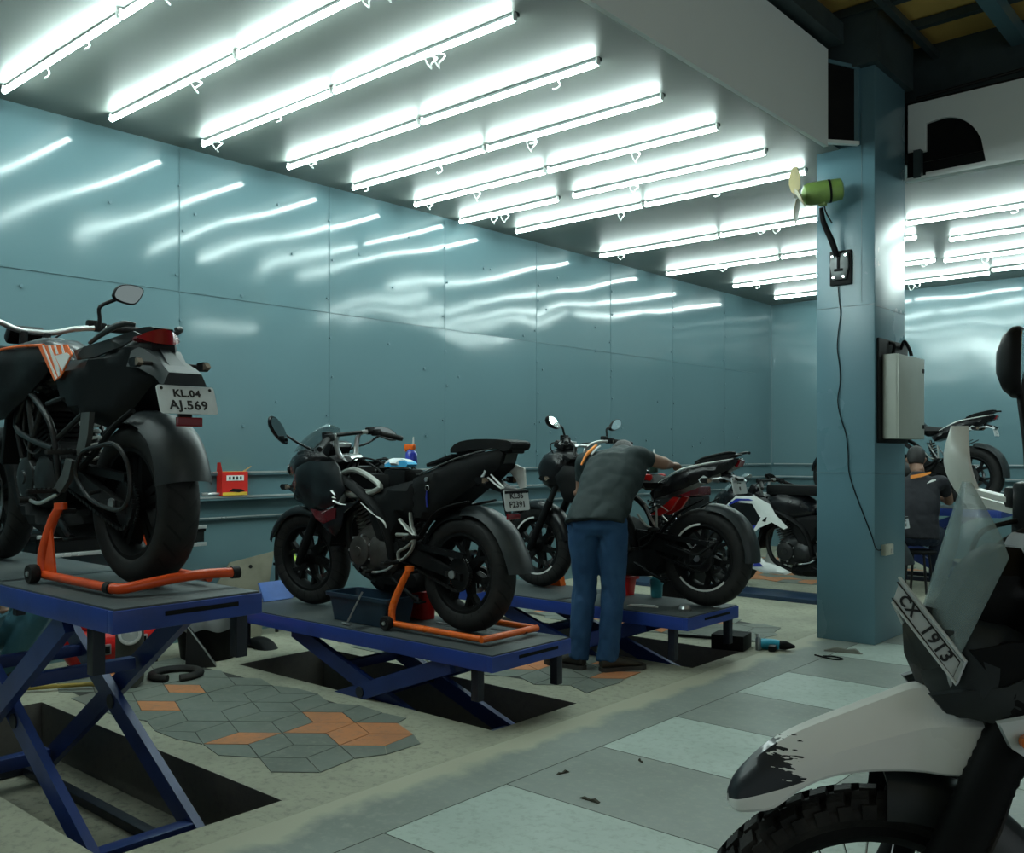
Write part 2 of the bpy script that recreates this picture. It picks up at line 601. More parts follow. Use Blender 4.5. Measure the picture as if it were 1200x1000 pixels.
ORANGE = [(-4.6, 2.38), (-4.71, 2.32), (-4.81, 2.78), (-4.47, 3.0), (-3.73, 2.41), (-3.71, 2.62), (-3.68, 2.81), (-3.65, 2.9), (-3.5, 2.79), (-3.3, 2.78), (-3.25, 2.97), (-5.09, 3.03),
          (-3.78, 4.33), (-3.69, 4.47), (-3.19, 4.17), (-3.37, 4.71), (-3.17, 4.77), (-3.38, 4.86), (-3.8, 4.69), (-4.3, 6.29), (-2.96, 6.17), (-4.39, 6.06), (-4.15, 6.2), (-4.0, 6.4)]
def pavers(x0, x1, y0, y1, seed, oprob=.2, rot=.16, s=.205):
    """rhombus pavers, each a thin bevelled slab laid almost flush in the concrete"""
    rnd = random.Random(seed)
    mb = MB()
    cx0, cy0 = (x0 + x1) / 2, (y0 + y1) / 2
    rx, ry = (x1 - x0) / 2, (y1 - y0) / 2
    h = s * math.sqrt(3)
    R2 = Matrix.Rotation(rot, 2)
    hexv = [V((s * math.cos(PI / 3 * k + PI / 6), s * math.sin(PI / 3 * k + PI / 6))) for k in range(6)]
    for i in range(-14, 15):
        for j in range(-14, 15):
            c = V((h * (i + (j % 2) * .5), 1.5 * s * j))
            for k in range(3):
                poly = [V((0, 0)), hexv[2 * k], hexv[(2 * k + 1) % 6], hexv[(2 * k + 2) % 6]]
                pw = [R2 @ (p + c) for p in poly]
                cen = sum(pw, V((0, 0))) / 4
                if (abs(cen.x) / rx) ** 4 + (abs(cen.y) / ry) ** 4 > 1:
                    continue
                wc = (cen.x + cx0, cen.y + cy0)
                m = F_ORG if (any(math.hypot(wc[0] - a, wc[1] - b) < .085 for a, b in ORANGE) or rnd.random() < oprob) else F_GREY
                g = .975
                z = .0035 + rnd.random() * .0012
                top = [cen + (p - cen) * g for p in pw]
                cl = lambda p: (max(x0, min(x1, p.x + cx0)), max(y0, min(y1, p.y + cy0)))
                vs = [(*cl(p), 0) for p in top] + [(*cl(p), z) for p in top]
                mb.add(vs, [[4, 5, 6, 7]] + [[a, (a + 1) % 4, 4 + (a + 1) % 4, 4 + a] for a in range(4)], m)
    # dark bed under the joints
    ring = [(cx0 + rx * .93 * math.copysign(abs(math.cos(t)) ** .5, math.cos(t)), cy0 + ry * .90 * math.copysign(abs(math.sin(t)) ** .5, math.sin(t)), .002) for t in [2 * PI * k / 48 for k in range(48)]]
    mb.add(ring, [list(range(48))], JOINT)
    return mb.build('trim_paving', fix=False, kind='structure', ang=20)
pavers(-5.75, -3.08, 2.22, 3.14, 3, .03)
pavers(-5.6, -3.05, 4.06, 4.93, 8, .05, .1)
pavers(-5.6, -3.0, 5.8, 6.75, 5, .12, .2)
pavers(-5.8, -3.3, 9.0, 11.2, 6, .55, .1)

# ------------------------------------------------------------------ walls of sheet panels, each slightly bowed
def sheet_wall(name, axis, fixed, u0, u1, seams, zs, seed, nrm):
    rnd = random.Random(seed)
    mb = MB()
    us = [u0] + [s for s in seams if u0 < s < u1] + [u1]
    for i in range(len(us) - 1):
        for k in range(len(zs) - 1):
            a, b, c, d = us[i], us[i + 1], zs[k], zs[k + 1]
            N = 16
            A = rnd.uniform(-.006, .009); tu, tz = rnd.uniform(-.004, .004), rnd.uniform(-.002, .003)
            ph = [rnd.uniform(0, 6.28) for _ in range(4)]
            vs = []
            for q in range(N + 1):
                for p in range(N + 1):
                    s, t = p / N, q / N
                    e = math.sin(PI * s) * math.sin(PI * t)
                    off = A * e + tu * (s - .5) + tz * (t - .5) + .0022 * e * (math.sin(5.2 * s + ph[0]) + math.sin(6.1 * t + ph[1]) + .7 * math.sin(9 * s + 4 * t + ph[2]))
                    u, z = a + (b - a) * s, c + (d - c) * t
                    vs.append((fixed + nrm * off, u, z) if axis == 'x' else (u, fixed + nrm * off, z))
            mb.add(vs, [[q * (N + 1) + p, q * (N + 1) + p + 1, (q + 1) * (N + 1) + p + 1, (q + 1) * (N + 1) + p] for q in range(N) for p in range(N)], WALL)
    # backing sheet behind the panels
    t = -.06 * nrm
    if axis == 'x':
        mb.box((fixed + t, (u0 + u1) / 2, (zs[0] + zs[-1]) / 2), (.06, u1 - u0, zs[-1] - zs[0]), WALL)
    else:
        mb.box(((u0 + u1) / 2, fixed + t, (zs[0] + zs[-1]) / 2), (u1 - u0, .06, zs[-1] - zs[0]), WALL)
    return mb.build(name, fix=False, kind='structure', ang=60)
CH = 3.43
SEAMS = [3.38 + 1.29 * k for k in range(-6, 9)]
sheet_wall('wall_left', 'x', -6.0, -4.2, 12.5, SEAMS, [0, 1.17, 2.43, CH], 11, 1)
sheet_wall('wall_end', 'y', 12.5, -6.0, 4.5, [-6 + 1.3 * k for k in range(1, 8)], [0, 1.17, 2.43, CH], 12, -1)

# seam strips with rivets
sm = MB()
for y in SEAMS:
    if -1 < y < 12.3:
        sm.box((-5.998, y, 2.3), (.004, .003, 2.24), SEAM)
        z = 1.3
        while z < 3.4:
            sm.disc(.009, .0, .012, SEAM, c=(-5.998, y + .03 * math.sin(z * 7), z), axis='x', seg=8); z += .31
sm.box((-5.997, 4, 2.43), (.004, 16, .003), SEAM)
rr = random.Random(9)
for i in range(46):
    sm.disc(.011, 0, .01, SEAM, c=(-5.995, rr.uniform(1.5, 11.5), rr.uniform(1.3, 3.2)), axis='x', seg=8)
sm.build('trim_seams', fix=True, kind='structure')

# ledge rails along the left wall (dado of three channels)
for i, (z, d, h) in enumerate([(1.165, .03, .026), (.99, .075, .028), (.845, .03, .018)]):
    r = MB()
    r.box((-6 + d / 2, 4.2, z), (d, 16.4, h), RAILM)
    r.box((-6 + d + .002, 4.2, z + h * .3), (.006, 16.4, h * .45), RAILT)
    r.build('trim_rail', kind='structure')
    r = MB()
    r.box((-.75, 12.5 - d / 2, z), (10.4, d, h), RAILM)
    r.box((-.75, 12.5 - d - .002, z + h * .3), (10.4, .006, h * .45), RAILT)
    r.build('trim_rail', kind='structure')

# ------------------------------------------------------------------ ceiling
EX = -2.58
mb = MB()
N = 40
def ceil_sheet(x0, x1, y0, y1):
    nx, ny = max(2, int((x1 - x0) / .3)), max(2, int((y1 - y0) / .3))
    vs = []
    for j in range(ny + 1):
        for i in range(nx + 1):
            x, y = x0 + (x1 - x0) * i / nx, y0 + (y1 - y0) * j / ny
            e = math.sin(PI * i / nx) * math.sin(PI * j / ny)
            vs.append((x, y, CH + .006 * e * math.sin(x * 2.7 + 1.3 * y) + .004 * e * math.sin(3.3 * y)))
    mb.add(vs, [[j * (nx + 1) + i, (j + 1) * (nx + 1) + i, (j + 1) * (nx + 1) + i + 1, j * (nx + 1) + i + 1] for j in range(ny) for i in range(nx)], CEIL)
ceil_sheet(-6.05, EX, -4.2, 7.12)
ceil_sheet(-6.05, 4.5, 7.12, 12.55)
mb.box((-4.3, 1.5, CH + .08), (3.4, 11.2, .06), CEIL)
mb.box((-.8, 9.85, CH + .08), (10.5, 5.3, .06), CEIL)
mb.build('ceiling', fix=False, kind='structure', ang=60)

# fascia boards and the dark open bay at the pillar
f = MB()
f.box((EX - .015, 1.0, CH + .30), (.03, 10.46, .66), FASC)
f.build('trim_fascia', kind='structure')
# black sheet standing in for the dark opening between fascia and pillar front
f = MB()
A_, B_ = V((-2.60, 6.245, 0)), V((-2.468, 6.425, 0))
f.bar(A_ + V((0, 0, CH + .28)), B_ + V((0, 0, CH + .28)), .02, .54, up=(0, 0, 1), m=KM)
f.build('trim_bay_panel', kind='structure')
f = MB()
f.bar(A_ + V((.005, 0, CH + .008)), B_ + V((.02, 0, CH + .008)), .035, .025, up=(0, 0, 1), m=FASC)
f.bar(A_ + V((0, 0, CH + .56)), B_ + V((.01, 0, CH + .53)), .03, .025, up=(0, 0, 1), m=PIL)
f.bar(B_ + V((.012, 0, CH + .0)), B_ + V((.012, 0, CH + .55)), .035, .035, m=PIL)
f.build('trim_bay_edge', kind='structure')
f = MB()
f.box((-2.55, 6.74, 4.15), (.5, .72, .38), STEEL)
f.build('trim_beam', kind='structure')
# fascia across the far side of the open bay, with a curved hatch cut in it
def fascia_far():
    y = 7.09
    zb, zt = 3.30, 3.86
    ax, bx = -2.335, 4.5
    hx0, hx1 = -2.21, -1.81
    hz0 = zb + .045
    mb = MB()
    n = 14
    arc = []
    for i in range(n + 1):
        t = i / n
        x = hx0 + (hx1 - hx0) * t
        u = max(0, (t - .28) / .72)
        arc.append((x, hz0 + .37 * math.sqrt(max(0., 1 - u ** 2.0)) * (1 - .04 * (1 - min(1, t / .28))) * (1. if t < .99 else .1)))
    q = []
    for sy in (0, .03):
        yy = y + sy
        base = len(q)
        q.append([(x, yy, z) for x, z in arc])
    fs = MB()
    # left of hatch / right of hatch / below / above (strips follow the arc)
    fs.box(((ax + hx0) / 2, y + .015, (zb + zt) / 2 + .10), (hx0 - ax, .03, zt - zb - .2), FASC)
    fs.box(((hx1 + bx) / 2, y + .015, (zb + zt) / 2), (bx - hx1, .03, zt - zb), FASC)
    fs.box(((hx0 + hx1) / 2 , y + .015, (zb + hz0) / 2), (hx1 - hx0, .03, hz0 - zb), FASC)
    for i in range(n):
        (xa, za), (xb, zb2) = arc[i], arc[i + 1]
        vs = [(xa, y, za), (xb, y, zb2), (xb, y, zt), (xa, y, zt), (xa, y + .03, za), (xb, y + .03, zb2), (xb, y + .03, zt), (xa, y + .03, zt)]
        fs.add(vs, [[0, 1, 2, 3], [5, 4, 7, 6], [4, 5, 1, 0], [3, 2, 6, 7]], FASC)
    fs.box(((ax + bx) / 2, y - .02, zb + .0), (bx - ax, .07, .02), FASC)
    fs.build('trim_fascia', kind='structure')
    d = MB()
    d.box((-2.0, y + .045, 3.565), (.66, .02, .46), KM)
    d.build('trim_hatch_back', kind='structure')
    d = MB()
    d.box((-2.25, y - .04, CH - .03), (.05, .06, .2), STEEL)
    d.box((-2.30, y - .02, CH - .03), (.06, .02, .2), KM)
    d.build('trim_bracket', kind='structure')
fascia_far()
# enclosing walls of the loft above the low ceiling
f = MB(); f.box((-.9, 7.75, CH + .62), (5.2, .04, 1.1), STEEL); f.build('wall_loft', kind='structure')
f = MB(); f.box((-3.3, 1.8, CH + .62), (.04, 12.0, 1.1), STEEL); f.build('wall_loft', kind='structure')
f = MB(); f.box((EX + .02, .2, 4.17), (.12, 12.2, .14), STEEL); f.build('trim_beam', kind='structure')
# high roof over the open bay: sheets on purlins
RZ = 4.36
r = MB()
r.box((1.0, 1.8, RZ + .03), (9.2, 12.2, .04), ROOF)
r.build('ceiling_high', kind='structure')
i = 0
y = 1.0
while y < 7.0:
    r = MB()
    r.box((1.0, y, RZ - .025), (8.2, .06, .055), STEEL)
    r.build('trim_purlin', kind='structure')
    y += .49
for x, wd, z in ((-2.22, .045, RZ - .08), (-1.66, .10, RZ - .11), (.6, .12, RZ - .11)):
    r = MB()
    r.box((x, 1.8, z), (wd, 12.0, .05 if wd < .1 else .10), STEEL if wd < .1 else PIL)
    r.build('trim_beam', kind='structure')
r = MB()
r.box((1.0, 7.42, 4.12), (8.2, .12, .5), STEEL)
r.box((1.0, 7.26, 3.9), (8.2, .06, .05), DM)
r.tube([(-2.3, 7.16, 3.92), (-.6, 7.12, 3.97), (1.5, 7.12, 3.97)], .012, DM)
r.build('trim_cross_beam', kind='structure')

# ------------------------------------------------------------------ pillar
PX0, PX1, PY0, PY1 = -2.75, -2.34, 6.44, 7.04
p = MB()
p.rbox(((PX0 + PX1) / 2, (PY0 + PY1) / 2, 1.98), (PX1 - PX0, PY1 - PY0, 3.96), .008, PIL)
p.build('pillar', kind='structure', ang=50)
p = MB()
for z in (2.33, 1.175):
    p.box(((PX0 + PX1) / 2, PY0 - .001, z), (PX1 - PX0, .004, .004), SEAM)
    p.box((PX1 + .001, (PY0 + PY1) / 2, z - .01), (.004, PY1 - PY0, .004), SEAM)
p.box((PX1 - .09, PY0 - .001, 3.0), (.004, .004, 1.3), SEAM)
p.build('trim_pillar_seams', kind='structure')

# added fill light from out of view on the right, lifts the fascia
al = bpy.data.lights.new('shop_front_daylight', 'AREA')
al.shape = 'RECTANGLE'; al.size = 7.0; al.size_y = 2.8; al.energy = 42; al.color = (.86, .96, 1.0)
ao = bpy.data.objects.new('shop_front_daylight', al); COL.objects.link(ao)
ao.location = (4.6, 1.5, 1.9); ao.rotation_euler = (0, rad(90), 0)

# ------------------------------------------------------------------ fluorescent tube lights
TUBE = mat('tube_glow', (.9, .95, .93), .4, dirt=.02, emit=(.80, 1.0, .96), estr=30.)
BAT = mat('batten_dark', (.05, .06, .06), .4, dirt=.2)
CAPM = mat('tube_cap', (.85, .88, .86), .4, .3, dirt=.2)
WIRE = mat('white_cable', (.8, .82, .8), .4, dirt=.2)
def make_tube(L):
    t = thing('tube_light', '', 'light')
    b = MB()
    b.rbox((0, .012, -.012), (L, .03, .022), .004, BAT)
    b.build('batten', parent=t)
    g = MB()
    g.tube([(-L / 2 + .012, -.006, -.038), (L / 2 - .012, -.006, -.038)], .0155, TUBE, n=10)
    g.build('tube', parent=t)
    for s in (-1, 1):
        e = MB()
        e.rbox((s * (L / 2 - .007), -.004, -.026), (.014, .030, .042), .005, CAPM)
        e.build('lamp_socket', parent=t)
    return t
def wire_loop(t, x, seed):
    rnd = random.Random(seed)
    pts = []
    a = rnd.uniform(.02, .038); h = rnd.uniform(.03, .085)
    if rnd.random() < .6:
        for k in range(9):
            th = PI * .5 + 2 * PI * k / 8
            pts.append((x + a * math.cos(th), .0 + .02 * math.sin(2 * th), -.055 - h / 2 + h / 2 * math.sin(th)))
    else:
        pts = [(x, 0, -.04), (x + .02, .01, -.05 - h * .5), (x - .01, 0, -.05 - h * .8), (x - .03, .01, -.05 - h * .6)]
    m = MB(); m.tube(pts, .0042, WIRE, n=6, k=4)
    m.build('wire_loop', parent=t)
ROWS = [  # y, [(x0, x1), ...], description of the row
    (-.45, [(-5.75, -4.36), (-4.34, -2.94)]), (.2, [(-5.75, -4.36), (-4.34, -2.94)]), (.85, [(-5.75, -4.36), (-4.34, -2.94)]), (1.5, [(-5.75, -4.36), (-4.34, -2.94)]),
    (2.15, [(-5.75, -4.36), (-4.34, -2.94)]), (2.77, [(-5.73, -4.34), (-4.32, -2.94)]), (3.40, [(-5.73, -4.34), (-4.32, -2.94)]), (4.08, [(-5.72, -4.33), (-4.31, -2.94)]),
    (4.73, [(-5.78, -4.37), (-4.35, -2.95)]), (5.39, [(-5.78, -4.37), (-4.35, -2.95)]), (6.05, [(-5.9, -4.77), (-4.62, -2.94)]), (6.66, [(-5.76, -4.35), (-4.33, -2.92)]),
    (8.06, [(-5.8, -4.41), (-4.39, -3.0)]), (9.37, [(-5.8, -4.41), (-4.39, -3.0)]), (10.6, [(-5.6, -4.41), (-4.39, -3.2)]), (11.75, [(-5.6, -4.3), (-4.28, -2.95)]),
    (8.75, [(-2.9, -1.5), (-1.48, -.1)]), (9.68, [(-2.8, -1.42), (-1.4, 0.)]), (10.7, [(-3.15, -1.75), (-1.73, -.35)]), (11.6, [(-2.9, -1.5), (-1.48, -.1)]),
    (7.9, [(-.9, .5), (.52, 1.9)])]
ORD = {2.15: 'first', 2.77: 'second', 3.40: 'third', 4.08: 'fourth', 4.73: 'fifth', 5.39: 'sixth', 6.05: 'seventh', 6.66: 'eighth', 8.06: 'ninth', 9.37: 'tenth', 10.6: 'eleventh', 11.75: 'twelfth'}
ORB = {8.75: 'first', 9.68: 'second', 10.7: 'third', 11.6: 'fourth'}
protos = {}
for ri, (y, segs) in enumerate(ROWS):
    for si, (a, b) in enumerate(segs):
        L = round(b - a, 2)
        if L not in protos:
            protos[L] = o = make_tube(L)
        else:
            o = dup(protos[L])
            for ch in list(o.children):
                if ch.name.startswith('wire_loop'):
                    bpy.data.objects.remove(ch)
        o.location = ((a + b) / 2, y, CH - .004)
        o['group'] = 'ceiling tube lights'
        if y in ORD:
            o['label'] = 'glowing white tube light, %s half of the %s ceiling row counted from the left edge' % ('wall-side' if si == 0 else 'aisle-side', ORD[y])
        elif y in ORB:
            o['label'] = 'glowing white tube light right of the pillar, %s half of the %s row there' % ('left' if si == 0 else 'right', ORB[y])
        elif y > 7:
            o['label'] = 'glowing white tube light at the right edge, %s half of its row' % ('left' if si == 0 else 'right')
        else:
            o['label'] = 'glowing white ceiling tube light in the rows left of the picture'
for o in [o for o in bpy.data.objects if o.name.startswith('tube_light')]:
    if o.location.y > 1.8:
        r_ = random.Random(o.name)
        wire_loop(o, r_.uniform(-.45, .5), o.name + 'w')
        if r_.random() < .35:
            wire_loop(o, r_.uniform(-.6, .6), o.name + 'v')
# ------------------------------------------------------------------ motorcycle parts (local frame: x forward from the rear axle, y left, z up from the ground)
def tread_mat(name, N, k, thr=.16):
    if name in MATS: return MATS[name]
    m = mat(name, (.010, .010, .010), .62, spec=.3, dirt=.45, dcol=(.03, .028, .025), scale=10)
    nt = m.node_tree; p = nt.nodes['Principled BSDF']
    tc = _n(nt, 'ShaderNodeTexCoord'); sp = _n(nt, 'ShaderNodeSeparateXYZ')
    nt.links.new(tc.outputs['Object'], sp.inputs[0])
    def M(op, a, b=None):
        n = _n(nt, 'ShaderNodeMath', operation=op)
        for i, v in enumerate((a, b)):
            if v is None: continue
            if isinstance(v, (int, float)): n.inputs[i].default_value = v
            else: nt.links.new(v, n.inputs[i])
        return n.outputs[0]
    ang = M('MULTIPLY', M('ARCTAN2', sp.outputs['Z'], sp.outputs['X']), N / (2 * PI))
    ay = M('ABSOLUTE', sp.outputs['Y'])
    sgn = M('MULTIPLY', M('SIGN', sp.outputs['Y']), .25)
    fr = M('FRACT', M('ADD', M('ADD', ang, M('MULTIPLY', ay, k)), sgn))
    g1 = M('LESS_THAN', fr, thr)
    lim = M('MULTIPLY', g1, M('GREATER_THAN', ay, .008))
    lim = M('MULTIPLY', lim, M('LESS_THAN', ay, .062))
    b = _n(nt, 'ShaderNodeBump'); b.invert = True
    b.inputs['Strength'].default_value = .9; b.inputs['Distance'].default_value = .006
    nt.links.new(lim, b.inputs['Height']); nt.links.new(b.outputs['Normal'], p.inputs['Normal'])
    old = p.inputs['Base Color'].links[0].from_socket
    mx = _n(nt, 'ShaderNodeMix', data_type='RGBA'); mx.inputs['B'].default_value = (.006, .006, .006, 1)
    nt.links.new(old, mx.inputs['A']); nt.links.new(lim, mx.inputs['Factor'])
    nt.links.new(mx.outputs['Result'], p.inputs['Base Color'])
    return m
SIGL = mat('signal_lens', (.16, .12, .09), .12, dirt=.1, coat=.4)
TREAD = tread_mat('tyre_tread', 26, 14.)

def wheel(root, name, x, z, R, w, rim, mrim=KM, nsp=6, style='y', disc=.13, dside=-1, stripe=None, spro=None, tyre_m=None, knob=False):
    """alloy or wire wheel with its tyre, disc and sprocket as sub-parts"""
    c = (x, 0, z)
    hw = w / 2
    b = MB()
    rw = hw * .78
    b.lathe([(rim + .008, rw), (rim + .010, rw - .006), (rim - .004, rw - .012), (rim - .016, rw * .5), (rim - .02, 0), (rim - .016, -rw * .5), (rim - .004, -rw + .012), (rim + .010, -rw + .006), (rim + .008, -rw),
             (rim - .008, -rw), (rim - .026, -rw * .6), (rim - .032, 0), (rim - .026, rw * .6), (rim - .008, rw)], mrim, c, seg=56, loop=True)
    hubw = hw * .75
    b.lathe([(.014, -hubw - .01), (.03, -hubw - .01), (.036, -hubw + .01), (.052, -hubw * .4), (.052, hubw * .4), (.036, hubw - .01), (.03, hubw + .01), (.014, hubw + .01)], mrim, c, seg=28, loop=True)
    ro = rim - .022
    P = lambda r, a, y=0.: V((x + r * math.cos(a), y, z + r * math.sin(a)))
    if style == 'wire':
        for i in range(32):
            a = 2 * PI * i / 32
            s = 1 if i % 2 else -1
            da = .28 * (1 if (i // 2) % 2 else -1)
            b.tube([P(.04, a + da, s * hubw), P(ro, a, 0)], .0022, CHR, n=5)
    else:
        for i in range(nsp):
            a = 2 * PI * i / nsp + .3
            tw = (a + PI / 2)
            if style == 'y':
                mid = .055 + (ro - .055) * .52
                b.bar(P(.045, a), P(mid, a), .052, hw * .7, .036, hw * .5, m=mrim)
                for s in (-1, 1):
                    b.bar(P(mid - .012, a), P(ro + .006, a + s * .22), .026, hw * .5, .022, hw * .7, m=mrim)
            elif style == 'twin':
                for s in (-1, 1):
                    b.bar(P(.045, a + s * .25), P(ro + .006, a + s * .13), .030, hw * .6, .026, hw * .7, m=mrim)
            else:
                b.bar(P(.04, a), P(ro + .006, a + .18), .04, hw * .6, .026, hw * .6, m=mrim)
    wo = b.build(name, parent=root, loc=c)
    t = MB()
    prof = [(rim + .004, hw * .74), (rim + .018, hw * .9), (rim + (R - rim) * .45, hw), (R - (R - rim) * .30, hw * .93), (R - (R - rim) * .13, hw * .70), (R - (R - rim) * .035, hw * .38), (R, 0)]
    prof = prof + [(r, -h) for r, h in prof[-2::-1]]
    p2 = catmull([(r, h, 0) for r, h in prof], 3)
    t.lathe([(q.x, q.y) for q in p2] + [(rim - .002, -hw * .6), (rim - .002, hw * .6)], tyre_m or TREAD, c, seg=72, loop=True)
    if knob:
        n = 46
        for i in range(n):
            for row, (yy, tw, rr, off) in enumerate([(-.33, .26, -.004, 0), (0, .30, .002, .5), (.33, .26, -.004, 0)]):
                a = 2 * PI * (i + off) / n
                ce = V((x, 0, z)) + V((math.cos(a), 0, math.sin(a))) * (R + rr)
                M = Matrix.Translation(ce + V((0, yy * w, 0))) @ Matrix.Rotation(-a + PI / 2, 4, 'Y')
                sx, sy, sz = 2 * PI * R / n * .38, w * tw / 2, .008
                tilt = -yy * 1.0
                vs = []
                for dz in (-1, 1):
                    for dy in (-1, 1):
                        for dx in (-1, 1):
                            k = .88 if dz > 0 else 1.
                            vs.append(V((dx * sx * k + dy * .004, dy * sy * k, dz * sz + dy * sy * tilt)))
                t.add(vs, [[0, 2, 3, 1], [4, 5, 7, 6], [0, 1, 5, 4], [2, 6, 7, 3], [0, 4, 6, 2], [1, 3, 7, 5]], RUB, M)
            # side lugs
            for s in (-1, 1):
                a = 2 * PI * (i + .25) / n
                ce = V((x, 0, z)) + V((math.cos(a), 0, math.sin(a))) * (R - .022) + V((0, s * hw * .9, 0))
                M = Matrix.Translation(ce) @ Matrix.Rotation(-a + PI / 2, 4, 'Y')
                t.box((0, 0, 0), (.026, .014, .026), RUB, rot=None)
                for v in t.v[-8:]:
                    v.xyz = (M @ v)
    sub(t.build('tyre', loc=c), wo)
    if disc:
        d = MB()
        yy = dside * (hubw + .006)
        d.lathe([(disc, yy - .002), (disc, yy + .002), (disc - .028, yy + .002), (disc - .028, yy - .002)], SIL if disc > .1 else DM, c, seg=40, loop=True)
        for i in range(6):
            a = 2 * PI * i / 6
            d.bar(V((x, yy, z)) + V((math.cos(a), 0, math.sin(a))) * .03, V((x, yy, z)) + V((math.cos(a + .3), 0, math.sin(a + .3))) * (disc - .024), .016, .004, m=DM)
        sub(d.build('brake_disc', loc=c), wo)
    if spro:
        d = MB()
        yy = -dside * (hubw + .012)
        n = 44
        rg = []
        for i in range(n * 4):
            a = 2 * PI * i / (n * 4)
            rg.append((spro + (.004 if i % 4 in (1, 2) else -.003)) )
        vs = [(x + r * math.cos(2 * PI * i / (n * 4)), yy + s * .003, z + r * math.sin(2 * PI * i / (n * 4))) for s in (-1, 1) for i, r in enumerate(rg)]
        L = n * 4
        d.add(vs, [list(range(L))[::-1], list(range(L, 2 * L))] + [[i, (i + 1) % L, L + (i + 1) % L, L + i] for i in range(L)], DM)
        sub(d.build('sprocket', loc=c), wo)
    if stripe:
        m_, arcs = stripe
        for a0, a1 in arcs:
            for s in (-1, 1):
                d = MB()
                y1 = s * (rw + .0015)
                d.lathe([(rim + .009, y1), (rim + .009, y1 + s * .001), (rim - .003, y1 + s * .001), (rim - .003, y1)], m_, c, seg=24, a0=a0, a1=a1, loop=True)
                sub(d.build('rim_stripe', loc=c), wo)
    return wo

def arc_fender(root, name, cx, cz, pts, half, m, th=.004, crown=.03, lip=.02, n=10, parent=None, k=5, taper=None):
    """mudguard: pts = [(angle deg, radius)], half width; rounded across"""
    P = catmull([(a, r, 0) for a, r in pts], k)
    outer, inner = [], []
    L = len(P)
    for q, p in enumerate(P):
        a, r = rad(p.x), p.y
        h = half if taper is None else half * (taper[0] + (taper[1] - taper[0]) * q / (L - 1))
        ro, ri = [], []
        for i in range(n + 1):
            s = -1 + 2 * i / n
            d = crown * abs(s) ** 2.4 + (lip if abs(s) > .99 else 0)
            ro.append(V((cx + (r - d) * math.cos(a), s * h, cz + (r - d) * math.sin(a))))
            ri.append(V((cx + (r - d - th) * math.cos(a), s * h * .985, cz + (r - d - th) * math.sin(a))))
        outer.append(ro + ri[::-1])
    mb = MB()
    mb.loft(outer, m)
    return mb.build(name, parent=parent or root, ang=45)

def number_plate(root, x, z, w, h, lines, tilt=12., sizes=(.036, .04), y=0., holes=True, thick=.004):
    b = MB()
    # rounded rectangle facing backwards (-x)
    rr = .012
    ring = []
    for cx, cy, a0 in ((w / 2 - rr, h / 2 - rr, 0), (-w / 2 + rr, h / 2 - rr, 90), (-w / 2 + rr, -h / 2 + rr, 180), (w / 2 - rr, -h / 2 + rr, 270)):
        for k in range(5):
            a = rad(a0 + 22.5 * k)
            ring.append((cx + rr * math.cos(a), cy + rr * math.sin(a)))
    tl = rad(tilt)
    M = basis((x, y, z), (0, -1, 0), (math.sin(tl), 0, math.cos(tl)))  # local z points backwards
    vs = [M @ V((p[0], p[1], s)) for s in (0, thick) for p in ring]
    n = len(ring)
    b.add(vs, [list(range(n))[::-1], list(range(n, 2 * n))] + [[i, (i + 1) % n, n + (i + 1) % n, n + i] for i in range(n)], PLT)
    po = b.build('number_plate', parent=root, label='white number plate with black lettering')
    for i, tx in enumerate(lines):
        yy = (h * .21 if i == 0 else -h * .21) if len(lines) == 2 else 0
        text_mesh(tx, sizes[i], INK, 'plate_lettering', po, M @ Matrix.Translation((0, yy, thick + .0006)), bold=.0012, sx=1.12, spacing=1.08)
    if holes:
        q = MB()
        for s in (-1, 1):
            q.add([M @ V((s * w * .42 + .006 * math.cos(a), h * .38 + .006 * math.sin(a), thick + .002)) for a in [2 * PI * i / 10 for i in range(10)]], [list(range(10))], DM)
            q.add([M @ V((s * w * .42 + .006 * math.cos(a), h * .38 + .006 * math.sin(a), zz)) for zz in (0., thick + .002) for a in [2 * PI * i / 10 for i in range(10)]], [[i, (i + 1) % 10, 10 + (i + 1) % 10, 10 + i] for i in range(10)], DM)
        sub(q.build('screw'), po)
    return po

def fork(root, ax, az, top, half=.1, r=.02, slider=.027, msl=KM, mst=SIL, sl_len=.42, gaiter=False, lower=True):
    """two fork legs from the axle up to the steering head"""
    A, T = V((ax, 0, az)), V((top[0], 0, top[1]))
    d = (T - A).normalized()
    for s in (1, -1):
        o = V((0, s * half, 0))
        f = MB()
        f.tube([A + o - d * .03 + V((0, 0, 0)), A + o + d * .02, A + o + d * sl_len], [slider * .8, slider, slider], msl, n=16)
        f.tube([A + o + d * sl_len, T + o], r, mst, n=14)
        f.disc(.03, 0, -s * .03, msl, c=tuple(A + o), axis='y', seg=16)
        fo = f.build('fork_leg', parent=root)
        if gaiter:
            g = MB()
            L = (T - A).length
            pts, rs = [], []
            for i in range(40):
                u = sl_len - .05 + (L * .82 - sl_len + .05) * i / 39
                pts.append(A + o + d * u); rs.append(.042 + .0025 * (i % 2))
            g.tube(pts, rs, KM, n=16)
            g.build('fork_gaiter', parent=fo)
    y = MB()
    perp = V((d.z, 0, -d.x))
    for u in (.0, -.16):
        c = T + d * u
        y.rbox(tuple(c), (.075, half * 2 + .06, .03), .008, msl, rot=(0, -math.atan2(d.x, d.z) * -1, 0))
    y.tube([T + d * .0 - V((.03, 0, 0)), T - d * .16 - V((.03, 0, 0))], .024, msl, n=12)
    y.build('triple_clamp', parent=root)
    return d

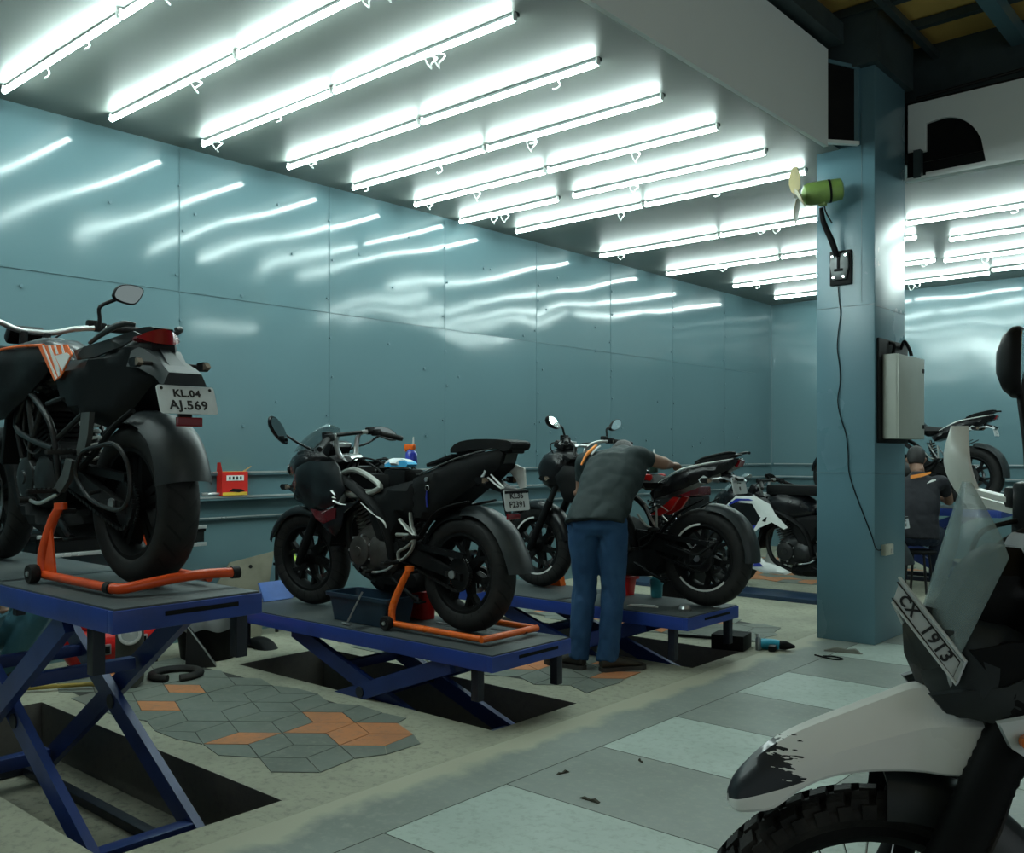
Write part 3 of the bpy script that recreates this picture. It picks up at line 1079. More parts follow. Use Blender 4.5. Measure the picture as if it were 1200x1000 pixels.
def engine(root, cx, cz, m=ENG, mcov=None, cyl_dir=(.35, 0, 1), scale=1., cyl_len=.26):
    """single cylinder engine: crankcase, covers, finned cylinder and head"""
    S = scale
    mcov = mcov or m
    e = MB()
    pl = [(cx - .2 * S, cz - .06 * S), (cx - .19 * S, cz + .09 * S), (cx - .08 * S, cz + .15 * S), (cx + .08 * S, cz + .13 * S), (cx + .16 * S, cz + .05 * S), (cx + .16 * S, cz - .06 * S), (cx + .08 * S, cz - .125 * S), (cx - .13 * S, cz - .125 * S)]
    e.puff(pl, .115 * S, m, edge=.05, k0=.7, sm=2)
    # ribs on the case
    for i in range(5):
        e.box((cx - .15 * S + .07 * i * S, 0, cz - .118 * S), (.012, .17 * S, .03), m)
    eo = e.build('engine', parent=root)
    for s in (1, -1):
        c = MB()
        c.lathe([(.088 * S, s * .09 * S), (.09 * S, s * .125 * S), (.08 * S, s * .143 * S), (.05 * S, s * .15 * S), (.03 * S, s * .15 * S), (.026 * S, s * .156 * S), (1e-4, s * .156 * S)], mcov, (cx + .06 * S, 0, cz), seg=30)
        for i in range(7):
            a = 2 * PI * i / 7
            c.disc(.007, s * .1, s * .137 * S, SIL, c=(cx + .06 * S + .092 * S * math.cos(a), 0, cz + .092 * S * math.sin(a)), seg=8)
        c.puff([(cx - .19 * S, cz - .05 * S), (cx - .17 * S, cz + .06 * S), (cx - .08 * S, cz + .09 * S), (cx - .02 * S, cz + .06 * S), (cx - .02 * S, cz - .07 * S), (cx - .12 * S, cz - .09 * S)], .028 * S, mcov, yc=s * .118 * S, edge=.03, sm=2)
        c.build('engine_cover', parent=eo)
    d = V(cyl_dir).normalized()
    b0 = V((cx + .06 * S, 0, cz + .1 * S))
    cy = MB()
    px = V((d.z, 0, -d.x))
    n = 7
    for i in range(n):
        c = b0 + d * (cyl_len * .62 * (i + .5) / n)
        w = .15 * S
        vs = []
        for q in (-.006, .006):
            for (u, v) in ((-1, -1), (1, -1), (1, 1), (-1, 1)):
                vs.append(c + px * u * w / 2 + V((0, v * w / 2, 0)) + d * q)
        cy.add(vs, [[0, 3, 2, 1], [4, 5, 6, 7], [0, 1, 5, 4], [1, 2, 6, 5], [2, 3, 7, 6], [3, 0, 4, 7]], m)
    cy.tube([b0 - d * .03, b0 + d * cyl_len * .7], .058 * S, m, n=16)
    hc = b0 + d * cyl_len * .82
    ang = math.atan2(d.x, d.z)
    cy.rbox(tuple(hc), (.14 * S, .16 * S, cyl_len * .36), .02, mcov, rot=(0, ang, 0))
    cy.tube([hc + V((0, .085 * S, 0)), hc + V((0, .1 * S, 0))], .026, SIL, n=12)
    cy.build('cylinder', parent=eo)
    return eo

def exhaust(root, pts, r, can, can_r, mp=DM, mc=KM, tip=None):
    x = MB(); x.tube(pts, r, mp, n=12, k=5)
    xo = x.build('exhaust_pipe', parent=root)
    c = MB()
    c.tube(can, can_r, mc, n=18, k=3, flat=.85)
    c.build('silencer', parent=xo)
    return xo

def swingarm(root, px, pz, x, z, half=.1, m=KM, hgt=.07):
    s = MB()
    for sd in (1, -1):
        y0, y1 = sd * .09, sd * half
        rings = []
        for t, hh, ww in ((0, hgt * 1.1, .04), (.35, hgt * 1.1, .036), (.7, hgt * .8, .032), (1, hgt * .62, .028), (1.12, hgt * .5, .024)):
            c = V((px + (x - px) * t, y0 + (y1 - y0) * min(1, t * 1.6), pz + (z - pz) * t))
            rings.append([c + V((0, a * ww / 2, b * hh / 2)) for a, b in ((-1, -1), (1, -1), (1, 1), (-1, 1))])
        s.loft(rings, m)
        s.disc(.022, 0, sd * .022, SIL, c=(x, y1, z), seg=12)
        s.bar((x - .03, y1 + sd * .004, z), (x + .05, y1 + sd * .004, z), .03, .03, m=DM)
    s.rbox((px - .1, 0, pz), (.07, .2, hgt), .012, m)
    s.tube([(px, -.12, pz), (px, .12, pz)], .03, m, n=14)
    return s.build('swingarm', parent=root)

def chain(root, x, z, r0, px, pz, r1, y, guard=True, mg=K):
    """drive chain as links round both sprockets"""
    c = MB()
    pts = []
    A, B = V((x, 0, z)), V((px, 0, pz))
    th = math.atan2(pz - z, px - x)
    for i in range(11):
        a = th + PI / 2 + PI * i / 10
        pts.append(A + V((math.cos(a), 0, math.sin(a))) * r0)
    for i in range(9):
        a = th - PI / 2 + PI * i / 8
        pts.append(B + V((math.cos(a), 0, math.sin(a))) * r1)
    pts.append(pts[0])
    # walk in links
    out = []; carry = 0; step = .0159
    for i in range(len(pts) - 1):
        L = (pts[i + 1] - pts[i]).length
        t = carry
        while t < L:
            out.append(pts[i].lerp(pts[i + 1], t / L)); t += step
        carry = t - L
    for i in range(len(out)):
        a, b = out[i], out[(i + 1) % len(out)]
        if (b - a).length > .03 or (b - a).length < 1e-4: continue
        w = .006 if i % 2 else .0085
        for s in (-1, 1):
            c.bar(a + V((0, y + s * w, 0)), b + V((0, y + s * w, 0)), .011, .002, m=DM)
        c.bar(a + V((0, y, 0)), b + V((0, y, 0)), .006, .01, m=DM)
    c.build('chain', parent=root)
    if guard:
        g = MB()
        u = V((math.cos(th), 0, math.sin(th))); nn = V((-u.z, 0, u.x))
        g.bar(A + nn * (r0 + .022) - u * .04 + V((0, y, 0)), B + nn * (r1 + .03) + V((0, y, 0)), .008, .035, m=mg)
        g.bar(A + nn * (r0 + .012) - u * .04 + V((0, y + .018, 0)), B + nn * (r1 + .02) + V((0, y + .018, 0)), .03, .004, m=mg)
        g.build('chain_guard', parent=root)

def shock(root, p0, p1, mspring=RED, y=0):
    s = MB()
    a, b = V(p0), V(p1); d = (b - a).normalized(); L = (b - a).length
    s.tube([a, a + d * L * .55], .022, DM, n=12); s.tube([a + d * L * .4, b], .012, CHR, n=10)
    so = s.build('shock_absorber', parent=root)
    k = MB()
    o1 = d.orthogonal().normalized(); o2 = d.cross(o1)
    pts = []
    for i in range(8 * 12 + 1):
        th = 2 * PI * i / 12
        pts.append(a + d * (L * .08 + L * .84 * i / 96) + (o1 * math.cos(th) + o2 * math.sin(th)) * .034)
    k.tube(pts, .0065, mspring, n=6)
    k.build('spring', parent=so)

def mirror(root, base, elbow, head, w=.15, h=.1, yaw=0., shape='hex', m=K, tilt=0., stalk=.0075, gl=MIR, roll=0.):
    """bar mirror: stalk, housing and glass; the glass looks backwards (-x) before yaw"""
    s = MB()
    s.tube([base, V(base).lerp(V(elbow), .5), elbow, V(elbow).lerp(V(head), .6), head], [stalk * 1.1, stalk, stalk, stalk, stalk * 1.3], m, n=10, k=4)
    so = s.build('mirror', parent=root)
    if shape == 'hex':
        ol = [(-.5, -.15), (-.32, .36), (.1, .5), (.5, .38), (.5, .05), (.22, -.5), (-.3, -.42)]
    elif shape == 'round':
        ol = [(.5 * math.cos(a), .5 * math.sin(a)) for a in [2 * PI * i / 14 for i in range(14)]]
    elif shape == 'leaf':
        ol = [(-.5, -.35), (-.3, .1), (.0, .42), (.35, .5), (.5, .3), (.42, -.1), (.1, -.38), (-.25, -.5)]
    else:
        ol = [(-.5, -.3), (-.42, .3), (-.2, .46), (.3, .5), (.48, .3), (.5, -.2), (.3, -.46), (-.3, -.48)]
    sgn = 1 if head[1] >= base[1] else -1
    cr, sr = math.cos(rad(roll)), math.sin(rad(roll))
    ol = [(a * w, b * h) for a, b in ol]
    ol = [(a * cr - b * sr, a * sr + b * cr) for a, b in ol]
    ol = [(p.x, p.y) for p in catmull([(a, b, 0) for a, b in ol], 3, True)]
    if sgn < 0: ol = [(-a, b) for a, b in ol][::-1]
    M = Matrix.Translation(head) @ Matrix.Rotation(rad(yaw), 4, 'Z') @ Matrix.Rotation(rad(tilt), 4, 'Y')
    def ring(k, x):
        return [M @ V((x, a * k, b * k)) for a, b in ol]
    g = MB()
    g.loft([ring(1.0, -.012), ring(1.06, -.004), ring(1.04, .008), ring(.8, .026), ring(.35, .038)], m)
    g.build('mirror_housing', parent=so)
    q = MB()
    q.add(ring(.93, -.0135) + ring(.93, -.0125), [list(range(len(ol))), list(range(len(ol), 2 * len(ol)))[::-1]] + [[i, (i + 1) % len(ol), len(ol) + (i + 1) % len(ol), len(ol) + i] for i in range(len(ol))], gl)
    q.build('mirror_glass', parent=so)
    return so

def handlebar(root, pts_left, r=.011, m=KM, grip=.115, lever=True, centre=None):
    """bar mirrored about the centre line; the grip is the last stretch"""
    L = [V(p) for p in pts_left]
    Rr = [V((p.x, -p.y, p.z)) for p in L]
    b = MB()
    b.tube(Rr[::-1] + ([V(centre)] if centre else []) + L, r, m, n=12, k=4)
    bo = b.build('handlebar', parent=root)
    for P in (L, Rr):
        e = P[-1]; d = (P[-1] - P[-2]).normalized()
        s = 1 if e.y > 0 else -1
        g = MB()
        n = 16
        g.tube([e - d * grip + d * (grip + .004) * i / n for i in range(n + 1)], [.0165 + .0012 * (i % 2) for i in range(n + 1)], RUB, n=14)
        g.tube([e + d * .004, e + d * .022], [.018, .015], DM, n=14)
        g.build('grip', parent=bo)
        c = MB()
        k = e - d * (grip + .03)
        c.rbox(tuple(k), (.045, .05, .042), .01, K)
        c.rbox(tuple(k + V((.03, -s * .02, .012))), (.04, .055, .045), .01, K)
        c.build('switch_cluster', parent=bo)
        if lever:
            v = MB()
            f = V((.045, 0, -.008))
            v.tube([k + f * .7, k + f + d * .04, e + f * 1.35 - d * .03, e + f * 1.1 + d * .02], [.007, .006, .005, .006], SIL if lever == 2 else K, n=8, k=3, flat=.7)
            v.build('lever', parent=bo)
    return bo

def peg(root, p, s, m=SIL, L=.085, name='footpeg'):
    b = MB()
    x, y, z = p
    b.tube([(x, s * (y - .03), z), (x, s * y, z)], .012, DM, n=10)
    b.rbox((x, s * (y + L / 2), z), (.028, L, .018), .006, RUB)
    for i in range(5):
        b.box((x, s * (y + .012 + i * L / 5.5), z + .011), (.026, .006, .005), RUB)
    return b.build(name, parent=root)

def indicator(root, p, s, fwd=0, m=K, L=.06):
    """turn signal on a rubber stalk"""
    x, y, z = p
    b = MB()
    b.tube([(x, s * y, z), (x, s * (y + L * .5), z)], .008, RUB, n=8)
    b.puff([(x - .04, z - .004), (x - .02, z + .018), (x + .025, z + .016), (x + .035, z), (x + .02, z - .016), (x - .02, z - .018)], .03, m, yc=s * (y + L * .5 + .028), edge=.02, k0=.3)
    io = b.build('turn_signal', parent=root)
    q = MB()
    q.puff([(x - .044, z - .003), (x - .03, z + .013), (x - .018, z + .012), (x - .018, z - .012), (x - .032, z - .012)], .024, SIGL, yc=s * (y + L * .5 + .028), edge=.012, k0=.4)
    q.build('lens', parent=io)
    return io

def radiator(root, x, z, w, h, tilt=-15.):
    b = MB()
    b.rbox((x, 0, z), (.03, w, h), .006, KM, rot=(0, rad(tilt), 0))
    for i in range(12):
        b.box((x + .016, 0, z - h * .44 + h * .88 * i / 11), (.004, w * .92, .004), DM, rot=(0, rad(tilt), 0))
    b.build('radiator', parent=root)

def cables(root, lines, r=.004, m=RUB, name='cable'):
    for L in lines:
        b = MB(); b.tube(L, r, m, n=6, k=6)
        b.build(name, parent=root)
def sidestand(root, x, y, z, ang=-25, m=K, L=.27):
    b = MB()
    b.tube([(x, y, z), (x - L * .8, y + .04, z - .08), (x - L, y + .05, z - .09)], .012, m, n=10)
    b.rbox((x - L, y + .05, z - .095), (.05, .05, .012), .004, m)
    b.build('side_stand', parent=root)
# ------------------------------------------------------------------ the motorcycles
def steer(root, names, axis_p, axis_d, deg):
    M = Matrix.Translation(axis_p) @ Matrix.Rotation(rad(deg), 4, V(axis_d)) @ Matrix.Translation(-V(axis_p))
    for o in root.children:
        if o.name.split('.')[0] in names:
            o.matrix_basis = M @ o.matrix_basis
FRONT = ('front_wheel', 'fork_leg', 'triple_clamp', 'front_mudguard', 'handlebar', 'brake_caliper', 'handlebar_riser')

def lerp(a, b, t): return a + (b - a) * max(0, min(1, t))

def caliper(root, x, z, y, s=1):
    b = MB()
    b.rbox((x, y, z), (.06, .05, .09), .012, DM, rot=(0, .5, 0))
    b.disc(.014, y + s * .02, y + s * .032, SIL, c=(x, 0, z + .02), seg=10)
    b.disc(.014, y + s * .02, y + s * .032, SIL, c=(x - .008, 0, z - .022), seg=10)
    b.build('brake_caliper', parent=root)

def peg_plate(root, pts, s, m=GRY, hole=True, y=.125, w=.017):
    """open cast loop that carries a foot peg"""
    b = MB()
    b.tube([(x, s * y, z) for x, z in pts], w * .62, m, n=8, k=4, closed=True, flat=.8)
    b.build('peg_bracket', parent=root)

def sport_fairing_bike(root, body, accent, accent2, plate, stripped, plate_sizes=(.038, .038), panel_m=None):
    """half-faired sports motorcycle; stripped = tank cover and pillion seat taken off"""
    wb = 1.345; R = .305
    pm = panel_m or body
    wheel(root, 'rear_wheel', 0, 0.31, .31, .13, .205, KM, 6, 'y', disc=.115, spro=.085)
    wheel(root, 'front_wheel', wb, .298, .298, .11, .2, KM, 6, 'y', disc=.15, dside=-1)
    top = (1.0, .905)
    d = fork(root, wb, .298, top, .1, .0205, .027, KM, SIL, .36)
    caliper(root, wb - .12, .36, -.085)
    arc_fender(root, 'front_mudguard', wb, .298, [(20, .325), (55, .33), (95, .328), (135, .325), (165, .322)], .075, KG, crown=.028, lip=.02)
    swingarm(root, .44, .42, 0, .31, .105, KM, .075)
    chain(root, 0, .31, .09, .47, .40, .035, .085, mg=K)
    shock(root, (.33, 0, .40), (.42, 0, .66), DM)
    engine(root, .66, .385, ENG if stripped else DM, ENG if stripped else DM, (.42, 0, 1), 1.0, .26)
    exhaust(root, [(.86, .03, .62), (.95, .03, .52), (.9, .02, .3), (.75, -.03, .2), (.55, -.05, .19)], .022, [(.62, -.05, .215), (.48, -.055, .22), (.38, -.06, .23), (.28, -.065, .255)], .058)
    # belly box
    b = MB(); b.puff([(.70, .18), (.60, .155), (.38, .17), (.27, .21), (.26, .30), (.36, .33), (.55, .28), (.68, .25)], .10, KM, edge=.05, k0=.5, sm=2)
    b.build('belly_box', parent=root)
    # perimeter frame
    for s in (1, -1):
        f = MB()
        f.tube([(1.0, s * .05, .82), (.9, s * .12, .80), (.70, s * .15, .72), (.55, s * .145, .62), (.48, s * .13, .48), (.46, s * .12, .36)], [.03, .034, .034, .034, .034, .03], KM, n=10, k=4, flat=.6)
        f.build('frame_spar', parent=root)
    radiator(root, .98, .52, .26, .26)
    # body between tank and seat
    if stripped:
        b = MB()
        b.puff([(.60, .735), (.40, .775), (.27, .80), (.27, .575), (.40, .585), (.45, .45), (.50, .40), (.60, .42), (.66, .55), (.705, .68)], lambda x, z: .135, pm, edge=.05, k0=.7)
        b.build('side_cover', parent=root)
        for s in (1, -1):
            g = MB()
            lo = [(.925, .775), (.90, .818), (.813, .842), (.693, .817), (.56, .757), (.60, .725), (.72, .70), (.84, .715)]
            g.tube([(x, s * (.125 - .02 * (z - .75) / .1), z) for x, z in lo], [.017], GRY, n=8, k=4, closed=True)
            g.panel([(.915, .765), (.80, .735), (.60, .735), (.55, .755), (.62, .70), (.72, .685), (.82, .68), (.90, .72)], .14, .012, GRY, side=s, edge=.02, drop=.01)
            g.build('tank_mount', parent=root, label='bare grey cast mount where the tank cover is off')
            st = MB()
            st.tube([(.669, s * .168, .661), (.587, s * .17, .616), (.484, s * .168, .567), (.465, s * .16, .53)], [.005, .007, .007, .005], WHT, n=8, k=4, flat=.6)
            st.build('body_stripe', parent=root, label='thin white stripe')
        b = MB()
        b.rbox((.70, 0, .775), (.34, .17, .10), .03, KM)
        b.rbox((.50, 0, .80), (.18, .15, .10), .02, K)
        b.rbox((.86, .0, .83), (.10, .12, .07), .015, DM)
        b.build('airbox', parent=root)
        rr = random.Random(5)
        L = []
        for i in range(11):
            x0 = rr.uniform(.72, .92); y0 = rr.uniform(-.13, .13)
            L.append([(x0, y0, .80), (x0 - .08, y0 + rr.uniform(-.06, .06), .86 + rr.uniform(0, .05)), (x0 - .22, y0 * .7, .85 + rr.uniform(0, .04)), (x0 - .36, y0 * .5, .79)])
        cables(root, L, .0055, KM)
        b = MB()
        b.puff([(.74, .86), (.66, .885), (.52, .865), (.44, .83), (.5, .80), (.7, .81)], .07, KM, edge=.04, yc=-.02)
        b.build('wiring_bundle', parent=root)
    else:
        b = MB()
        b.puff([(.95, .84), (.88, .93), (.74, .95), (.58, .92), (.46, .85), (.42, .78), (.48, .70), (.70, .66), (.90, .72)], lambda x, z: lerp(.10, .165, (x - .42) / .3), body, edge=.1, k0=.35, sm=2)
        b.build('fuel_tank', parent=root)
        b = MB()
        b.rbox((.66, 0, .965), (.52, .26, .10), .03, KM)
        b.build('tank_bag', parent=root)
        b = MB()
        b.puff([(.46, .80), (.40, .815), (.20, .79), (.10, .82), (.08, .86), (.06, .79), (.12, .73), (.40, .72)], lambda x, z: lerp(.10, .13, (x - .1) / .2), KM, edge=.05, k0=.4, sm=2)
        b.build('rider_seat', parent=root)
        b = MB()
        b.puff([(.60, .735), (.40, .735), (.27, .74), (.30, .6), (.40, .585), (.45, .45), (.50, .40), (.60, .42), (.66, .55), (.705, .68)], lambda x, z: .13, KM, edge=.05, k0=.7)
        b.build('side_cover', parent=root)
    # tail
    tl = [(.309, .80), (.16, .85), (.019, .904), (-.13, .935), (-.268, .958), (-.297, .939), (-.27, .865), (-.175, .802), (-.05, .735), (.059, .67), (.12, .61), (.20, .575), (.309, .573)]
    b = MB()
    b.puff(tl, lambda x, z: lerp(.075, .135, (x + .28) / .45), pm, edge=.03, k0=.78)
    b.build('tail_panel', parent=root)
    if stripped:
        for s in (1, -1):
            b = MB()
            b.tube([(.27, s * .115, .822), (.10, s * .105, .875), (-.05, s * .095, .922), (-.24, s * .078, .962)], [.006, .010, .009, .004], SIL, n=6, k=4, flat=.4)
            b.build('tail_trim', parent=root, label='thin bright edge trim')
        b = MB()
        b.puff([(.06, .94), (.03, .985), (-.06, 1.006), (-.20, 1.010), (-.335, 1.001), (-.366, .984), (-.352, .955), (-.30, .948), (-.26, .962), (-.1, .955)], lambda x, z: .105, KM, edge=.025, k0=.7, sm=2)
        b.rbox((-.30, 0, .955), (.10, .10, .04), .01, K)
        b.rbox((-.02, 0, .945), (.10, .12, .05), .01, K)
        b.build('pillion_seat', parent=root)
        b = MB()
        b.rbox((.12, 0, .90), (.20, .20, .02), .008, K, rot=(0, .27, 0))
        b.build('seat_base', parent=root)
        kx = MB()
        kx.lathe([(.013, -.002), (.016, 0), (.013, .002)], SIL, (.165, .142, .755), seg=16, loop=True)
        kx.tube([(.165, .142, .74), (.163, .146, .70), (.16, .144, .655)], [.005, .008, .007], BLU, n=6, k=3, flat=.5)
        kx.build('key_fob', parent=root, label='key ring with a blue strap hanging on the side cover')
        q = MB(); q.disc(.012, .138, .146, SIL, c=(.17, 0, .80), seg=14); q.build('seat_lock', parent=root)
    else:
        for s in (1, -1):
            b = MB()
            b.panel([(.33, .775), (.20, .735), (.02, .82), (-.2, .93), (-.10, .945), (.05, .90), (.25, .84)], lambda x, z: lerp(.085, .142, (x + .2) / .45), .006, accent, side=s, edge=.02, drop=.006)
            b.build('tail_side_panel', parent=root)
        b = MB()
        b.puff([(.07, .90), (.03, .955), (-.1, .985), (-.25, .985), (-.28, .965), (-.1, .94)], .10, KM, edge=.03, k0=.5, sm=2)
        b.build('pillion_seat', parent=root)
    # tail lamp, mudguard and plate
    b = MB()
    b.puff([(-.262, .945), (-.305, .935), (-.285, .885), (-.258, .88)], .07, KG if stripped else LENS, edge=.02, k0=.6)
    b.build('tail_lamp', parent=root)
    b = MB()
    ring = lambda c, w, h: [V((c[0] + a * 0, sy * w, c[1] + sz * h)) for sy, sz, a in ((-1, -1, 0), (1, -1, 0), (1, 1, 0), (-1, 1, 0))]
    b.loft([ring((-.10, .80), .07, .03), ring((-.18, .785), .05, .022), ring((-.26, .755), .045, .014), ring((-.315, .745), .075, .008), ring((-.34, .742), .09, .006)], K)
    b.bar((-.25, 0, .75), (-.285, 0, .62), .02, .03, m=K)
    b.build('tail_mudguard', parent=root)
    if stripped:
        b = MB()
        b.puff([(-.20, .865), (-.27, .88), (-.325, .86), (-.335, .765), (-.30, .755), (-.275, .80)], .018, WHT, yc=-.075, edge=.02, k0=.4)
        b.build('plate_lamp_bracket', parent=root, label='white lamp bracket under the tail')
        b = MB()
        b.puff([(-.13, .845), (-.17, .865), (-.20, .845), (-.18, .815), (-.15, .82)], .02, WLT, yc=.075, edge=.02, k0=.3)
        b.build('lamp_cap', parent=root)
        b = MB()
        for k in (0, 1):
            b.tube([(-.16 - .03 * k, .062, .842 + .01 * k), (-.23 - .02 * k, .058, .79 + .012 * k), (-.29 - .01 * k, .055, .757 + .006 * k)], .005, WHT, n=6, k=3)
        b.build('bracket_stripes', parent=root, label='white stripes on the tail mudguard')
    po = number_plate(root, -.335, .70, .185, .105, plate, 9, plate_sizes)
    b = MB(); b.rbox((-.315, 0, .617), (.012, .095, .03), .004, LENS); b.build('reflector', parent=root, label='dark red reflector below the plate')
    for s in (1, -1):
        indicator(root, (-.20, .06, .80), s)
    # rear hugger and mud flap
    arc_fender(root, 'mud_flap', 0, .31, [(92, .352), (112, .372), (135, .385), (158, .395), (176, .415)], .088, KS, crown=.035, lip=.012, taper=(.9, 1.05))
    b = MB()
    b.tube([(.25, .10, .50), (.16, .10, .60), (.06, .10, .655), (-.10, .10, .69)], [.02, .024, .022, .014], K, n=8, k=4, flat=.45)
    b.tube([(.25, -.10, .50), (.16, -.10, .60), (.06, -.10, .655), (-.10, -.10, .69)], [.02, .024, .022, .014], K, n=8, k=4, flat=.45)
    b.build('flap_stay', parent=root)
    arc_fender(root, 'tyre_hugger', 0, .31, [(28, .335), (60, .34), (95, .34)], .075, K, crown=.03)
    # foot pegs
    for s in (1, -1):
        peg_plate(root, [(.34, .43), (.285, .468), (.30, .42), (.35, .375), (.40, .355), (.405, .40)], s)
        peg(root, (.40, .165, .345), s)
        b = MB()
        b.tube([(.385, s * .135, .58), (.32, s * .14, .535), (.245, s * .145, .495)], [.012, .016, .010], GRY, n=8, k=2, flat=.6)
        b.tube([(.30, s * .135, .62), (.285, s * .14, .55), (.245, s * .145, .495)], [.011, .014, .010], GRY, n=8, k=2, flat=.6)
        b.tube([(.41, s * .135, .495), (.30, s * .14, .50)], [.010, .010], GRY, n=8)
        b.build('pillion_peg_hanger', parent=root)
        peg(root, (.245, .16, .49), s, L=.075, name='pillion_peg')
    gl = MB()
    gl.tube([(.40, .15, .345), (.47, .155, .30), (.56, .15, .28), (.585, .18, .285)], .007, SIL, n=8, k=3)
    gl.tube([(.585, .16, .285), (.585, .22, .285)], .012, RUB, n=10)
    gl.build('gear_lever', parent=root)
    sidestand(root, .46, .12, .25)
    # handlebars
    for s in (1, -1):
        b = MB()
        b.tube([(.985, s * .065, .915), (.995, s * .085, .97), (.985, s * .105, 1.045), (.955, s * .15, 1.055)], [.018, .017, .016, .014], SIL, n=10, k=3, flat=.8)
        b.build('handlebar_riser', parent=root)
    b = MB(); b.puff([(1.05, .90), (.99, .885), (.91, .90), (.93, .925), (1.04, .935)], .10, SIL, edge=.03, k0=.5)
    b.build('handlebar_riser', parent=root)
    handlebar(root, [(.975, .10, 1.05), (.955, .17, 1.052), (.90, .26, 1.025), (.85, .345, .99)], .0125, K, .125, 1, centre=None) if not stripped else \
        handlebar(root, [(.975, .12, 1.055), (.955, .18, 1.055), (.915, .26, 1.03), (.875, .35, 1.0)], .0125, K, .13, 1, centre=None)
    # nose, lamps, screen
    b = MB()
    nose = [(1.50, .80), (1.535, .84), (1.49, .905), (1.40, .955), (1.30, .975), (1.18, .95), (1.15, .86), (1.25, .78), (1.38, .755)]
    b.puff(nose, lambda x, z: lerp(.155, .06, (x - 1.3) / .24), body, edge=.09, k0=.35, sm=2)
    b.build('nose_cowl', parent=root)
    for s in (1, -1):
        h = MB()
        h.lathe([(.036, 0), (.04, .01), (.03, .02), (.0001, .024)], DKL, (1.452, s * .058, .84), 'x', 20)
        h.build('headlamp', parent=root)
    q = MB(); q.rbox((1.09, 0, .965), (.06, .16, .09), .015, K, rot=(0, -.5, 0)); q.rbox((1.055, 0, .975), (.008, .13, .06), .004, WLT, rot=(0, -.5, 0)); q.build('instrument_panel', parent=root)
    sm_ = MB()
    rings = []
    for t in range(9):
        u = t / 8
        x = 1.42 - .23 * u; z = .955 + .165 * u ** .8; hw = .135 * (1 - u ** 2.2) ** .5 * (1 - .1 * u) + .012
        rings.append([V((x - .10 * (abs(k) ** 1.8) * (1 - .5 * u), hw * k, z - .012 * abs(k) ** 2)) for k in [-1 + i / 5 for i in range(11)]])
    back = [[v + V((-.003, 0, -.002)) for v in r] for r in rings]
    sm_.loft([r + b_[::-1] for r, b_ in zip(rings, back)], SMK)
    sm_.build('windscreen', parent=root)
    # side fairings
    yfn = idw([(1.43, .72, .085), (1.30, .66, .15), (1.2, .78, .185), (.92, .78, .205), (.86, .66, .215), (.9, .87, .19)])
    for s in (1, -1):
        b = MB()
        b.panel([(1.49, .715), (1.42, .785), (1.29, .855), (1.15, .892), (1.04, .89), (.90, .89), (.858, .855), (.815, .775), (.79, .725), (.86, .645), (.986, .612), (1.17, .615), (1.36, .66)], yfn, .01, body, side=s, edge=.025, drop=.018)
        so = b.build('side_fairing', parent=root)
        q = MB()
        if stripped:
            q.panel([(1.26, .632), (1.12, .618), (.99, .605), (.84, .645), (.70, .665), (.72, .655), (.82, .60), (.84, .52), (.90, .46), (1.0, .50), (1.12, .56)], lambda x, z: lerp(.19, .13, (x - .95) / .35), .008, KG, side=s, edge=.03, drop=.02)
            q.build('lower_fairing', parent=root)
            q = MB()
            q.panel([(1.14, .612), (1.02, .60), (.86, .625), (.87, .565), (.98, .53), (1.07, .55)], lambda x, z: lerp(.197, .15, (x - .95) / .3), .004, accent, side=s, edge=.015, drop=.004)
            q.build('accent_panel', parent=root, label='dark red panel on the lower fairing')
            st = MB()
            for pts, r0 in (([(.875, .725), (.842, .70)], .010), ([(.862, .688), (.838, .682)], .009), ([(.855, .668), (.80, .652), (.745, .648)], .010), ([(.86, .632), (.93, .610), (.985, .592)], .004)):
                st.tube([(x, s * (.214 if x < .9 else .20), z) for x, z in pts], [r0, r0 * .6], WHT, n=6, k=2, flat=.5)
            st.build('fairing_decal', parent=root, label='white flash decals')
        else:
            q.panel([(1.36, .77), (1.2, .90), (1.0, .905), (.84, .83), (.78, .73), (.66, .62), (.70, .60), (.82, .66), (.95, .60), (1.06, .50), (.98, .62), (.94, .70), (1.02, .83), (1.2, .84), (1.3, .78)], lambda x, z: lerp(.212, .15, (x - 1.1) / .3), .006, accent, side=s, edge=.02, drop=.006)
            q.build('fairing_flash', parent=root, label='white angular fairing panel')
            q = MB()
            q.panel([(1.30, .80), (1.2, .872), (1.05, .875), (1.0, .86), (1.15, .855)], lambda x, z: lerp(.218, .16, (x - 1.1) / .3), .004, accent2, side=s, edge=.01, drop=.002)
            q.build('fairing_flash', parent=root, label='blue flash on the fairing')
            q = MB()
            q.panel([(1.10, .52), (.99, .60), (.96, .63), (1.12, .60)], .205, .004, accent2, side=s, edge=.01, drop=.002)
            q.build('fairing_flash', parent=root, label='blue flash on the fairing')
            q = MB()
            q.panel([(1.06, .20), (1.02, .36), (.92, .27), (.78, .24), (.66, .19), (.72, .165), (.95, .165)], .15, .01, accent, side=s, edge=.03, drop=.02)
            q.panel([(1.04, .22), (1.02, .30), (.93, .23)], .154, .004, accent2, side=s, edge=.01, drop=.002)
            q.build('belly_pan', parent=root)
    for s in (1, -1):
        mirror(root, (1.16, s * .15, .965), (1.13, s * .26, 1.0), (1.12, s * .40, 1.07), .18, .085, yaw=s * 8, shape='leaf', m=KG, roll=s * 35, tilt=3)
        indicator(root, (1.36, .13, .735), s)
    return d

